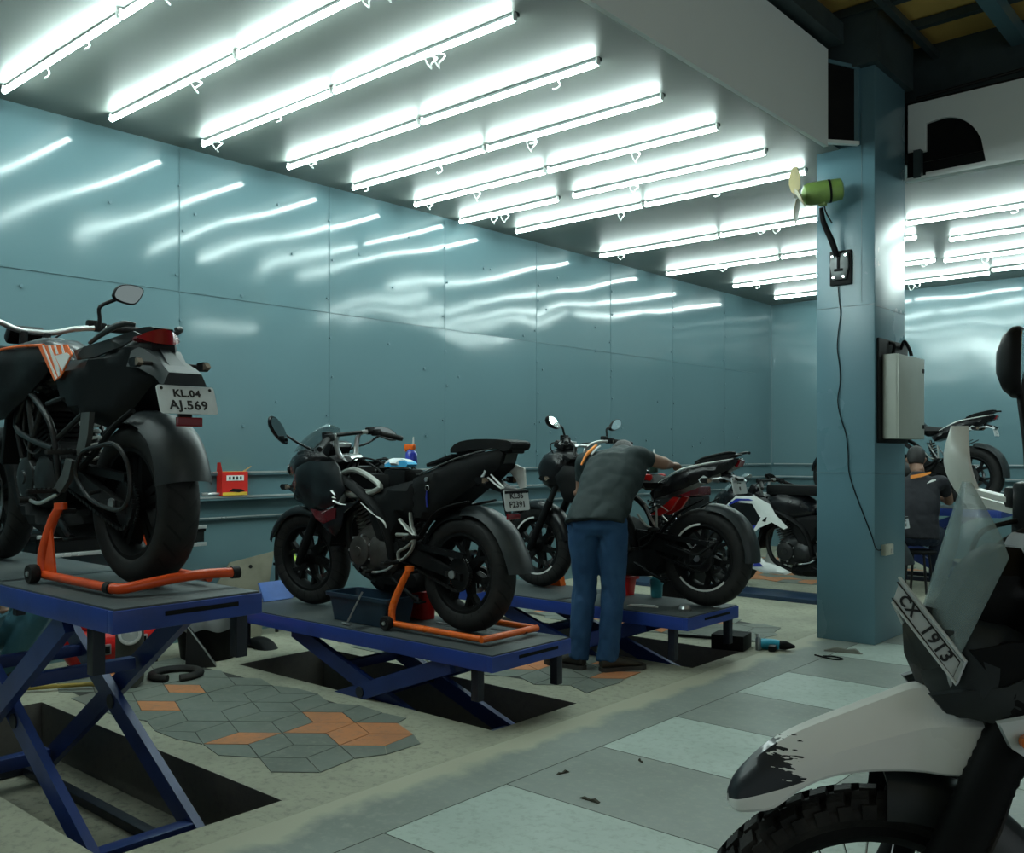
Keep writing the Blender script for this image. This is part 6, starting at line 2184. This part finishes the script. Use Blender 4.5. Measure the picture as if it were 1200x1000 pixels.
# low dark bench behind the left motorcycle
t = thing('shelf', 'low black shelf with pale edge strips on the wall behind the left motorcycle', 'shelf', (-5.85, 2.86, 0))
b = MB(); b.rbox((0, 0, .80), (.28, 1.1, .03), .004, KM); b.build('shelf_board', parent=t)
b = MB(); b.rbox((.145, 0, .815), (.012, 1.1, .022), .003, RAILT); b.build('edge_strip', parent=t)
b = MB(); b.rbox((.145, 0, .70), (.012, 1.1, .024), .003, RAILT); b.build('edge_strip', parent=t)
b = MB(); b.rbox((.12, 0, .76), (.03, 1.08, .09), .003, KM); b.build('apron', parent=t)
for sy in (-.5, .5):
    b = MB(); b.rbox((-.02, sy, .74), (.22, .03, .09), .004, DM); b.build('bracket', parent=t)
bx('tool_box', 'dark red box on the low shelf behind the left motorcycle', 'box', (-5.86, 2.72, .817), (.14, .16, .09), DRED, .01)
# bin with liner
t = thing('waste_bin', 'black plastic waste bin with clear liner behind the left lift', 'bin', (-5.44, 3.27, 0))
b = MB(); b.lathe([(1e-4, 0), (.165, 0), (.175, .01), (.20, .20), (.205, .21), (.208, .28), (.215, .285), (.215, .30), (.203, .30), (.165, .02), (1e-4, .015)], KM, axis='z', seg=36); b.build('bin_body', parent=t)
LIN = mat('clear_liner', (.55, .58, .58), .2, dirt=.3, scale=10, alpha=.45)
b = MB()
rg = []
for k, (r0, z0) in enumerate(((.218, .20), (.225, .25), (.222, .30), (.205, .315), (.17, .30))):
    rg.append([V(((r0 + .008 * math.sin(11 * a + k)) * math.cos(a), (r0 + .008 * math.sin(11 * a + k)) * math.sin(a), z0 + .012 * math.sin(7 * a + k))) for a in [2 * PI * i / 72 for i in range(72)]])
b.loft(rg, LIN, caps=False); b.build('bin_liner', parent=t)
# red compressors
def compressor(label, loc, rz, L=.36):
    t = thing('compressor', label, 'compressor', loc, rz)
    b = MB(); b.lathe([(1e-4, -L / 2), (.06, -L / 2 + .005), (.105, -L / 2 + .035), (.115, -L / 2 + .06), (.115, L / 2 - .06), (.105, L / 2 - .035), (.06, L / 2 - .005), (1e-4, L / 2)], RED, (0, 0, .17), 'x', 28); b.build('tank', parent=t)
    b = MB(); b.rbox((-.04, 0, .32), (.16, .14, .10), .03, RED); b.rbox((.09, 0, .31), (.09, .1, .07), .02, DM); b.build('motor_cover', parent=t)
    b = MB(); b.rbox((.03, -.125, .16), (.045, .02, .06), .004, SIL); b.rbox((.03, -.137, .16), (.026, .006, .04), .003, KM); b.build('clasp', parent=t)
    for sx in (-1, 1):
        b = MB(); b.rbox((sx * .11, 0, .03), (.03, .18, .06), .01, KM); b.build('foot', parent=t)
    return t
compressor('red compressor on the floor beside the black bin', (-5.66, 2.88, 0), rad(75), .30)
compressor('red compressor behind the scissor arms of the left lift', (-5.52, 2.56, 0), rad(85), .34)
# round lamp in a grey housing hung between
t = thing('work_lamp', 'round white-rimmed lamp in a grey housing behind the left lift', 'lamp', (-5.08, 2.56, 0), rad(-27))
b = MB(); b.puff([(-.12, .0), (-.11, .14), (-.07, .30), (.0, .37), (.07, .36), (.085, .28), (.06, .16), (.08, .0)], .075, mat('khaki_housing', (.05, .053, .045), .6, dirt=.5), edge=.06, k0=.4, sm=2); b.build('housing', parent=t)
b = MB(); b.lathe([(.055, 0), (.062, .012), (.055, .022), (.044, .022), (.044, .004)], WHT, (.085, 0, .31), 'x', 26, loop=True); b.build('bezel', parent=t)
b = MB(); b.lathe([(.046, .004), (.03, .014), (1e-4, .018)], WLT, (.085, 0, .31), 'x', 22); b.build('lens', parent=t)
# old tyre, steel wedge, mudguard, yellow rod
b = MB()
rgs = []
for i in range(40):
    a = rad(-20 + 330 * i / 39)
    c = V((.13 * math.cos(a), .13 * math.sin(a), .022)); u = V((math.cos(a), math.sin(a), 0))
    rgs.append([c + u * .028 * math.cos(q) + V((0, 0, .022 * math.sin(q))) for q in [2 * PI * k / 10 for k in range(10)]])
b.loft(rgs, RUB)
o = b.build('rubber_hose'); o.location = (-5.08, 2.84, 0); tag(o, 'black loop of thick hose on the floor under the left lift', 'hose')
t = thing('steel_ramp', 'dark folded steel ramp standing between the hose and the bin', 'ramp', (-5.27, 3.03, 0), rad(60))
b = MB(); b.loft([[V((-.02, -.06, 0)), V((.16, -.06, 0)), V((.155, -.06, .01)), V((-.01, -.06, .26))], [V((-.02, .06, 0)), V((.16, .06, 0)), V((.155, .06, .01)), V((-.01, .06, .26))]], DM); b.build('ramp_plate', parent=t)
b = MB(); b.tube([(-.01, -.063, .262), (.158, -.063, .012)], .005, RAILT, n=6); b.build('bright_edge', parent=t)
arc = MB()
o = arc_fender(None, 'loose_mudguard', 0, 0, [(20, .2), (60, .2), (100, .2), (150, .2)], .07, KM, crown=.03) 
o.location = (-5.45, 3.66, -.13); tag(o, 'loose black mudguard lying on the floor right of the bin', 'mudguard')
b = MB(); b.tube([(-.22, 0, .02), (.2, 0, .03), (.25, 0, .03)], [.013, .012, .016], mat('brass_rod', (.35, .25, .05), .4, dirt=.4), n=10)
o = b.build('metal_rod'); o.location = (-5.3, 2.22, 0); o.rotation_euler = (0, 0, .9); tag(o, 'yellow rod lying on the floor behind the left lift', 'rod')
# stand with lime bottle by the wall behind the middle bike
t = thing('side_table', 'small black stand by the wall behind the front wheel of the middle motorcycle', 'table', (-5.72, 4.18, 0))
b = MB(); b.rbox((0, 0, .50), (.24, .3, .02), .004, KM); b.build('table_top', parent=t)
for sx in (-.1, .1):
    for sy in (-.13, .13):
        b = MB(); b.rbox((sx, sy, .245), (.02, .02, .49), .003, DM); b.build('leg', parent=t)
b = MB(); b.rbox((0, 0, .2), (.2, .26, .015), .003, KM); b.build('shelf', parent=t)
t = thing('funnel', 'lime green funnel lying on the small black stand', 'funnel', (-5.68, 4.10, .511))
b = MB(); b.lathe([(.06, .0), (.055, .02), (.02, .05), (.012, .055), (.010, .10), (.008, .10), (.012, .05), (.05, .016), (.057, 0)], LIME, axis='z', seg=24); b.build('cone', parent=t)
b = MB(); b.lathe([(.062, 0), (.065, .004), (.062, .008)], LIME, axis='z', seg=24, loop=True); b.build('rim', parent=t)
t = thing('bottle', 'white plastic bottle on the small black stand', 'bottle', (-5.69, 4.26, .511))
b = MB(); b.lathe([(1e-4, 0), (.035, 0), (.037, .01), (.036, .09), (.013, .125), (.012, .14), (1e-4, .14)], WHT, axis='z', seg=20); b.build('bottle_body', parent=t)
b = MB(); b.lathe([(.014, .135), (.014, .16), (1e-4, .16)], WHT, axis='z', seg=16); b.build('cap', parent=t)

# ------------------------------------------------------------------ on the pillar
GFAN = mat('fan_green', (.17, .27, .065), .4, dirt=.5, dcol=(.08, .13, .035), scale=9)
OLV = mat('fan_blade', (.25, .20, .075), .5, dirt=.3)
fa = thing('wall_fan', 'green wall fan without a cage on a black arm high on the pillar', 'fan', (-2.57, PY0, 2.60))
b = MB(); b.rbox((0, -.012, 0), (.155, .02, .24), .008, K); pb = b.build('wall_plate', parent=fa)
b = MB()
for k in range(20):
    a = 2 * PI * k / 20
b.puff([(-.055, .09), (.06, .095), (.065, .0), (.045, -.085), (-.045, -.085), (-.065, .02)], .018, mat('fan_bracket_grey', (.12, .13, .13), .35, .3, dirt=.4), yc=-.036, edge=.02, k0=.6); b.build('gear_cover', parent=fa)
b = MB()
for sx, sz in ((-.045, .075), (.05, .078), (.035, -.07), (-.035, -.07)):
    b.disc(.009, -.062, -.05, CHR, c=(sx, 0, sz), seg=10)
b.rbox((0, -.056, .03), (.02, .012, .10), .004, KM); b.rbox((0, -.056, -.02), (.06, .014, .018), .004, KM)
b.build('pivot_bracket', parent=fa)
b = MB(); b.tube([(-.01, -.06, .08), (-.03, -.10, .18), (-.065, -.15, .30), (-.075, -.17, .40)], [.02, .021, .018, .014], KM, n=12, k=4); b.build('arm', parent=fa)
mdir = V((-.84, -.50, -.12)).normalized()
mc = V((-.055, -.19, .50))
b = MB()
b.tube([mc - mdir * .13, mc - mdir * .12, mc - mdir * .02, mc + mdir * .09, mc + mdir * .12, mc + mdir * .14], [.055, .072, .078, .078, .066, .03], GFAN, n=24)
mo = b.build('motor', parent=fa)
b = MB(); b.tube([mc - mdir * .05, mc - mdir * .035], .0795, KM, n=24)
b.rbox(tuple(mc + V((0, 0, -.08))), (.05, .04, .03), .008, GFAN); b.build('motor_band', parent=mo)
b = MB()
hub = mc + mdir * .17
b.tube([mc + mdir * .13, hub + mdir * .02], .014, SIL, n=10)
e1 = mdir.orthogonal().normalized(); e2 = mdir.cross(e1)
for k in range(3):
    a = 2 * PI * k / 3 + .35
    u = e1 * math.cos(a) + e2 * math.sin(a); v = mdir.cross(u)
    rg = []
    for r_, w_, tw in ((.02, .02, .5), (.06, .05, .55), (.13, .075, .42), (.19, .06, .34), (.21, .02, .3)):
        d1 = (v * math.cos(tw) + mdir * math.sin(tw))
        n1 = (mdir * math.cos(tw) - v * math.sin(tw))
        c = hub + u * r_
        rg.append([c - d1 * w_ - n1 * .002, c + d1 * w_ - n1 * .002, c + d1 * w_ + n1 * .002, c - d1 * w_ + n1 * .002])
    bb = MB(); bb.loft(rg, OLV); bb.build('fan_blade', parent=fa)
b.build('hub', parent=fa)
b = MB(); b.tube([(-.05, -.18, .43), (-.06, -.13, .38), (-.03, -.09, .3)], .005, KM, n=6, k=4); b.build('motor_lead', parent=fa)
rc = random.Random(3)
pts = [(-.02, -.012, -.12)]
for i in range(12):
    z = -.2 - .12 * i
    pts.append((-.015 + .012 * math.sin(i * 1.7) + (.0 if i < 7 else .02 * (i - 6)), -.010, z))
pts += [(.16, -.010, -1.72), (.215, -.010, -1.86), (.236, -.008, -1.93), (.238, .05, -1.955), (.238, .10, -1.955)]
b = MB(); b.tube(pts, .0036, KM, n=6, k=4)
b.build('power_cord', parent=fa)
# switch plate on the right face
t = thing('wall_switch', 'small cream socket box low on the right face of the pillar', 'switch', (PX1, 6.62, .64))
b = MB(); b.rbox((.018, .01, 0), (.036, .15, .075), .006, mat('cream_plastic', (.52, .52, .42), .4, dirt=.4)); b.build('socket_plate', parent=t)
b = MB(); b.rbox((.04, .035, -.008), (.016, .025, .03), .004, WHT); b.build('plug', parent=t)
# distribution box
GBX = mat('box_grey', (.40, .43, .38), .4, dirt=.25, dcol=(.28, .30, .26), scale=4)
t = thing('distribution_box', 'grey metal distribution box mounted on the right face of the pillar', 'electrical box', (PX1, 6.80, 1.70))
b = MB(); b.rbox((.010, -.04, .04), (.018, .58, .72), .004, KM); b.build('back_board', parent=t)
b = MB(); b.rbox((.068, .0, 0), (.096, .54, .58), .008, GBX); bo_ = b.build('box_body', parent=t)
b = MB(); b.rbox((.122, .0, 0), (.012, .535, .575), .004, GBX); do_ = b.build('box_door', parent=t)
for z in (-.2, .2):
    b = MB(); b.rbox((.130, .24, z), (.006, .03, .03), .003, KM); b.build('hinge', parent=do_)
b = MB(); b.tube([(.03, -.10, .29), (.04, -.10, .37), (.02, -.14, .38)], .012, KM, n=8, k=3); b.build('cable_entry', parent=t)
b = MB(); b.tube([(.02, .1, .36), (.07, .02, .40), (.12, -.02, .33), (.13, -.02, .29)], .012, KM, n=8, k=4); b.build('cable_entry', parent=t)
# ------------------------------------------------------------------ people
from mathutils import noise as mnoise
def baked_remesh(mb, name, m, parent, voxel=.012, smooth=4, folds=None, sub=0):
    me = bpy.data.meshes.new(name + '_src')
    me.from_pydata([tuple(v) for v in mb.v], [], mb.f)
    bm = bmesh.new(); bm.from_mesh(me); bmesh.ops.recalc_face_normals(bm, faces=bm.faces[:]); bm.to_mesh(me); bm.free()
    o = bpy.data.objects.new('tmp', me); COL.objects.link(o)
    r = o.modifiers.new('r', 'REMESH'); r.mode = 'VOXEL'; r.voxel_size = voxel
    s = o.modifiers.new('s', 'SMOOTH'); s.factor = .5; s.iterations = smooth
    dg = bpy.context.evaluated_depsgraph_get()
    out = bpy.data.meshes.new_from_object(o.evaluated_get(dg))
    bpy.data.objects.remove(o)
    if folds:
        nn = [v.normal.copy() for v in out.vertices]
        for v, n in zip(out.vertices, nn):
            v.co = v.co + n * folds(v.co)
    out.name = name
    out.materials.clear()
    out.materials.append(m)
    out.polygons.foreach_set('use_smooth', [True] * len(out.polygons))
    out.update()
    q = bpy.data.objects.new(name, out); COL.objects.link(q); q.parent = parent
    return q
def limb(mb, pts, rs, n=14, k=4, flat=1.):
    mb.tube(pts, rs, None, n=n, k=k, flat=flat)
def torso_rings(sts):
    """sts: (centre, half width, half depth, forward tilt deg)"""
    out = []
    for c, w_, d_, tl in sts:
        ct, st_ = math.cos(rad(tl)), math.sin(rad(tl))
        rg = []
        for k in range(20):
            a = 2 * PI * k / 20
            x = w_ * math.copysign(abs(math.cos(a)) ** .8, math.cos(a)); y = d_ * math.copysign(abs(math.sin(a)) ** .85, math.sin(a))
            rg.append(V(c) + V((x, y * ct, -y * st_)))
        out.append(rg)
    return out
SKIN = mat('skin', (.27, .15, .10), .5, dirt=.2, dcol=(.2, .1, .07), scale=9)
HAIR = mat('hair_black', (.008, .007, .007), .5, dirt=.2, bump=.4, bscale=160)
SHIRT = mat('work_shirt', (.010, .020, .021), .75, dirt=.4, dcol=(.018, .031, .031), scale=5, bump=.15, bscale=400)
SHIRTD = mat('dark_shirt', (.010, .011, .016), .75, dirt=.3, dcol=(.02, .02, .025), scale=5, bump=.15, bscale=400)
DENIM = mat('blue_denim', (.014, .06, .145), .8, dirt=.8, dcol=(.035, .105, .215), scale=4.5, bump=.2, bscale=500)
DENIMD = mat('dark_denim', (.008, .016, .035), .8, dirt=.6, dcol=(.02, .03, .05), scale=4)
SHOE = mat('dark_shoe', (.025, .022, .016), .6, dirt=.6, dcol=(.05, .045, .03), scale=9)
SOLE = mat('shoe_sole', (.05, .05, .045), .7, dirt=.4)
BELT = mat('belt', (.012, .01, .008), .5, dirt=.2)

def hand(mb, w, d, up, s, size=1., curl=.6):
    """palm and five separate bent fingers; w wrist, d pointing direction, up back-of-hand normal, s +1 right hand"""
    w, d, up = V(w), V(d).normalized(), V(up)
    up = (up - d * up.dot(d)).normalized(); side = d.cross(up) * s
    L = .18 * size
    mb.tube([w - d * .01, w + d * .03 * size, w + d * .075 * size, w + d * .09 * size], [.026 * size, .034 * size, .038 * size, .03 * size], None, n=12, flat=.5)
    for i, (o, l) in enumerate(((-.030, .066), (-.010, .076), (.011, .070), (.030, .054))):
        p = w + d * .082 * size + side * o * size
        q1 = p + (d * math.cos(curl * .5) - up * math.sin(curl * .5)) * l * .45 * size
        q2 = q1 + (d * math.cos(curl * 1.2) - up * math.sin(curl * 1.2)) * l * .33 * size
        q3 = q2 + (d * math.cos(curl * 1.9) - up * math.sin(curl * 1.9)) * l * .25 * size
        mb.tube([p - d * .02, p, q1, q2, q3], [.0085 * size, .009 * size, .0085 * size, .008 * size, .006 * size], None, n=8)
    p = w + d * .028 * size - side * .030 * size
    q = p + (d * .6 - side * .75 - up * .25).normalized() * .035 * size
    q2 = q + (d * .9 - side * .3 - up * .3).normalized() * .032 * size
    mb.tube([p + side * .012, p, q, q2], [.012 * size, .012 * size, .0105 * size, .008 * size], None, n=8)

def head(mb, c, fwd, up, r=.105):
    """skull, jaw, nose, ears; c centre of head"""
    c, f, u = V(c), V(fwd).normalized(), V(up).normalized()
    u = (u - f * u.dot(f)).normalized(); sd = f.cross(u)
    rings = []
    for z, w_, d0, d1 in ((-.135, .03, -.01, .065), (-.115, .045, -.03, .085), (-.08, .06, -.055, .095), (-.04, .068, -.085, .098), (.0, .074, -.098, .10), (.04, .076, -.102, .098), (.075, .07, -.095, .085), (.105, .05, -.07, .055), (.122, .02, -.03, .02)):
        rg = []
        for k in range(16):
            a = 2 * PI * k / 16
            y = (d1 + d0) / 2 + (d1 - d0) / 2 * math.sin(a)
            rg.append(c + sd * w_ * math.cos(a) + f * y + u * z)
        rings.append(rg)
    mb.loft(rings)
    mb.tube([c + f * .095 + u * .02, c + f * .118 - u * .022, c + f * .10 - u * .035], [.009, .014, .010], None, n=8)
    for s in (-1, 1):
        mb.tube([c + sd * s * .07 + u * .02 - f * .01, c + sd * s * .082 - f * .018, c + sd * s * .072 - u * .035 - f * .008], [.012, .016, .010], None, n=8)
    mb.tube([c + f * .088 - u * .062 - sd * .02, c + f * .098 - u * .064, c + f * .088 - u * .062 + sd * .02], .008, None, n=6)
def face_parts(root, c, fwd, up):
    c, f, u = V(c), V(fwd).normalized(), V(up).normalized()
    u = (u - f * u.dot(f)).normalized(); sd = f.cross(u)
    for s in (-1, 1):
        b = MB(); b.tube([c + sd * s * .031 + f * .086 + u * .004, c + sd * s * .031 + f * .094 + u * .004], [.011, .006], mat('eye', (.3, .28, .25), .2), n=10); b.build('eye', parent=root)
        b = MB(); b.tube([c + sd * s * .015 + f * .098 + u * .028, c + sd * s * .033 + f * .096 + u * .033, c + sd * s * .05 + f * .085 + u * .026], [.004, .005, .003], HAIR, n=6); b.build('eyebrow', parent=root)
def hair(root, c, fwd, up):
    c, f, u = V(c), V(fwd).normalized(), V(up).normalized()
    u = (u - f * u.dot(f)).normalized(); sd = f.cross(u)
    b = MB(); rings = []
    for z, w_, d0, d1 in ((-.06, .066, -.085, -.03), (-.03, .077, -.102, -.01), (.01, .083, -.112, .005), (.05, .084, -.114, .06), (.085, .076, -.106, .10), (.115, .056, -.078, .072), (.135, .022, -.035, .025)):
        rings.append([c + sd * w_ * math.cos(a) + f * ((d1 + d0) / 2 + (d1 - d0) / 2 * math.sin(a)) + u * z for a in [2 * PI * k / 18 for k in range(18)]])
    b.loft(rings, HAIR); return b.build('hair', parent=root)
def shoe(root, heel, toe_dir, name='shoe'):
    h, d = V(heel), V(toe_dir).normalized(); sd = V((-d.y, d.x, 0))
    b = MB(); rings = []
    for t, w_, z1 in ((-.045, .024, .07), (-.02, .036, .095), (.05, .038, .10), (.10, .042, .075), (.16, .048, .058), (.20, .046, .048), (.235, .034, .036), (.25, .015, .026)):
        rg = []
        for k in range(14):
            a = 2 * PI * k / 14
            rg.append(h + d * t + sd * w_ * math.cos(a) + V((0, 0, .022 + (z1 - .022) * .5 + (z1 - .022) * .5 * math.sin(a))))
        rings.append(rg)
    b.loft(rings, SHOE); so = b.build(name, parent=root)
    b = MB(); rings = []
    for t, w_ in ((-.048, .022), (-.03, .038), (.05, .037), (.12, .045), (.18, .05), (.23, .037), (.253, .016)):
        rings.append([h + d * t + sd * s * w_ + V((0, 0, z)) for s, z in ((-1, 0), (1, 0), (1, .026), (-1, .026))])
    b.loft(rings, SOLE); b.build('sole', parent=so)

def person(label, loc, rz, J, shirt, trousers, group=None, folds=True, short_sleeve=True, shirt_drop=.06):
    """J holds joint positions in the person's frame (x right, y forward, z up)"""
    t = thing('person', label, 'person', loc, rz)
    hf, hu = J['look'], J['crown']
    b = MB()
    head(b, J['head'], hf, hu)
    limb(b, [J['neck'], V(J['neck']).lerp(V(J['head']), .55)], [.058, .056])
    limb(b, [J['pelvis'], V(J['pelvis']).lerp(V(J['chest']), .5), J['chest'], J['neck']], [.10, .08, .085, .05])
    for s in ('r', 'l'):
        sg = 1 if s == 'r' else -1
        limb(b, [J['chest'], J['sh' + s], J['el' + s], V(J['el' + s]).lerp(V(J['wr' + s]), .3), J['wr' + s]], [.05, .046, .042, .043, .027])
        d = V(J['wr' + s]) - V(J['el' + s])
        hand(b, J['wr' + s], J.get('hd' + s, d), J.get('hn' + s, (0, 0, 1)), sg)
        limb(b, [J['pelvis'], J['hip' + s], J['kn' + s], V(J['kn' + s]).lerp(V(J['an' + s]), .3), J['an' + s]], [.07, .066, .05, .048, .034])
    baked_remesh(b, 'body', SKIN, t, .0085, 3)
    face_parts(t, J['head'], hf, hu)
    hair(t, J['head'], hf, hu)
    # trousers
    b = MB()
    P = V(J['pelvis'])
    ax = (V(J['chest']) - P).normalized()
    b.loft(torso_rings([(P + ax * .09, .168, .115, J.get('ptilt', 0)), (P + ax * .02, .178, .125, J.get('ptilt', 0)), (P - V((0, 0, .07)), .17, .12, 0), (P - V((0, 0, .12)), .12, .09, 0)]))
    for s in ('r', 'l'):
        h_, k_, a_ = V(J['hip' + s]), V(J['kn' + s]), V(J['an' + s])
        d2 = (a_ - k_).normalized()
        limb(b, [P.lerp(h_, .7), h_, h_.lerp(k_, .4), k_, k_.lerp(a_, .35), a_ + d2 * -.02, a_ + d2 * .03], [.10, .102, .09, .074, .072, .064, .066], n=18, k=4)
    def fold(p):
        n1 = mnoise.noise(V((p.x * 13, p.y * 13, p.z * 6.5 + p.x * 9)))
        n2 = mnoise.noise(V((p.x * 26 + 3, p.y * 26, p.z * 17 - p.x * 12)))
        k = math.exp(-((p.z - .46) / .12) ** 2) + math.exp(-((p.z - .13) / .08) ** 2) + .8 * math.exp(-((p.z - .80) / .08) ** 2)
        return .009 * (abs(n1) * 2 - .6) * (.45 + .6 * k) + .004 * n2 * (.4 + k)
    baked_remesh(b, 'trousers', trousers, t, .0095, 3, fold if folds else None)
    # shirt
    b = MB()
    C_ = V(J['chest']); N_ = V(J['neck'])
    tl = J['tilt']
    sts = [(P - ax * shirt_drop, .182, .132, J.get('ptilt', 0)), (P + ax * .04, .184, .132, J.get('ptilt', 0)), (P.lerp(C_, .4) + V(J.get('belly', (0, 0, 0))), .178, .128, tl * .6), (P.lerp(C_, .75), .196, .13, tl * .85), (C_, .19, .12, tl), (C_.lerp(N_, .45), .175, .10, tl), (C_.lerp(N_, .8), .10, .08, tl), (N_, .066, .066, tl)]
    b.loft(torso_rings(sts))
    for s in ('r', 'l'):
        S, E, W = V(J['sh' + s]), V(J['el' + s]), V(J['wr' + s])
        if short_sleeve:
            limb(b, [C_.lerp(S, .6), S, S.lerp(E, .45), S.lerp(E, .60)], [.085, .07, .06, .06], n=16)
        else:
            limb(b, [C_.lerp(S, .6), S, E, E.lerp(W, .5), E.lerp(W, .9)], [.09, .076, .056, .05, .042], n=16)
    def fold2(p):
        return .006 * (abs(mnoise.noise(V((p.x * 9 + p.z * 5, p.y * 7, p.z * 7 - p.x * 4)))) * 2 - .5) + .003 * mnoise.noise(V((p.x * 24, p.y * 20, p.z * 24)))
    baked_remesh(b, 'shirt', shirt, t, .0095, 3, fold2 if folds else None)
    for s in ('r', 'l'):
        a_ = V(J['an' + s])
        shoe(t, (a_.x, a_.y - .02, a_.z - .085), J.get('toe' + s, (0, 1, 0)))
    return t

mech = person('person in dark shirt and blue jeans bending over the naked motorcycle, back turned', (-3.345, 4.62, 0), rad(31), dict(
    pelvis=(.0, .0, .93), chest=(.10, .21, 1.215), neck=(.14, .40, 1.31), head=(.13, .41, 1.265), look=(0, .5, -.85), crown=(0, .85, .5), tilt=55, ptilt=18,
    shr=(.22, .22, 1.29), elr=(.37, .34, 1.25), wrr=(.43, .50, 1.235), hdr=(.25, .6, -.02), shl=(-.10, .30, 1.25), ell=(-.13, .40, 1.06), wrl=(-.14, .44, 1.24), hdl=(.5, .6, .05), hnr=(0, 0, 1), hnl=(0, 0, 1),
    hipr=(.085, .0, .88), knr=(.095, .03, .49), anr=(.065, -.03, .088), hipl=(-.085, .01, .88), knl=(-.080, .06, .49), anl=(-.115, .0, .088), toer=(.85, .5, 0), toel=(-.85, .5, 0)), SHIRT, DENIM)
# orange and white piping over the left shoulder, and the belt
b = MB()
PIPE = mat('orange_piping', (.75, .24, .03), .5, dirt=.1)
b.tube([(-.115, .165, 1.235), (-.085, .21, 1.30), (-.055, .255, 1.335), (-.03, .30, 1.362)], [.006, .011, .011, .007], PIPE, n=8, k=4)
b.build('shirt_piping', parent=mech, label='orange curved piping on the shirt shoulder')
b = MB()
b.tube([(-.055, .205, 1.30), (-.03, .245, 1.335), (-.005, .275, 1.355)], .0065, WHT, n=8, k=4)
b.build('shirt_piping', parent=mech, label='white curved piping on the shirt shoulder')

sit = person('person in a black shirt with orange mark sitting behind the pillar, back to the camera', (-2.94, 9.22, 0), rad(18), dict(
    pelvis=(0, 0, .56), chest=(.0, .10, .93), neck=(.0, .16, 1.13), head=(-.02, .24, 1.25), look=(0, .9, -.35), crown=(0, .35, .9), tilt=14, ptilt=6,
    shr=(.20, .14, 1.04), elr=(.27, .34, .86), wrr=(.16, .56, .90), shl=(-.20, .14, 1.04), ell=(-.27, .34, .86), wrl=(-.14, .56, .90),
    hipr=(.10, .05, .53), knr=(.17, .44, .52), anr=(.16, .42, .088), hipl=(-.10, .05, .53), knl=(-.17, .44, .52), anl=(-.16, .42, .088)), SHIRTD, DENIMD)
b = MB(); b.puff([(-.10, -.02), (.0, .0), (.075, .03), (.08, .05), (.03, .04), (-.10, .012)], .006, PIPE, edge=.01); o = b.build('shirt_mark', parent=sit, label='orange strip across the shirt back')
o.location = (.03, .015, 1.09); o.rotation_euler = (rad(-12), 0, 0)
b = MB(); b.puff([(-.03, -.02), (.0, -.008), (.05, .012), (.05, .024), (.02, .02), (.0, .01)], .006, WHT, edge=.01); o = b.build('shirt_mark', parent=sit, label='small white mark below the orange strip')
o.location = (.10, .0, 1.045); o.rotation_euler = (rad(-12), 0, 0)
t = thing('stool', 'low black stool under the person behind the pillar', 'stool', (-2.94, 9.22, 0))
b = MB(); b.lathe([(1e-4, .365), (.15, .365), (.16, .375), (.16, .39), (.15, .40), (1e-4, .40)], KM, axis='z', seg=24); b.build('seat', parent=t)
for k in range(4):
    a = PI / 4 + PI / 2 * k
    b = MB(); b.tube([(.10 * math.cos(a), .10 * math.sin(a), .37), (.15 * math.cos(a), .15 * math.sin(a), 0)], .012, DM, n=8); b.build('leg', parent=t)

person('person in blue jeans crouching by the wall at the left edge, behind the left lift', (-5.66, 1.98, 0), rad(-75), dict(
    pelvis=(0, -.08, .30), chest=(.0, -.13, .62), neck=(.0, -.12, .80), head=(.0, -.10, .92), look=(0, .95, -.3), crown=(0, .3, .95), tilt=0, ptilt=0,
    shr=(.19, -.10, .72), elr=(.23, .10, .56), wrr=(.16, .30, .56), shl=(-.19, -.10, .72), ell=(-.23, .10, .56), wrl=(-.16, .30, .56),
    hipr=(.10, -.02, .29), knr=(.15, .34, .50), anr=(.13, .06, .088), hipl=(-.10, -.02, .29), knl=(-.15, .34, .50), anl=(-.13, .06, .088)), SHIRTD, mat('light_denim', (.05, .15, .20), .8, dirt=.7, dcol=(.09, .2, .25), scale=5))
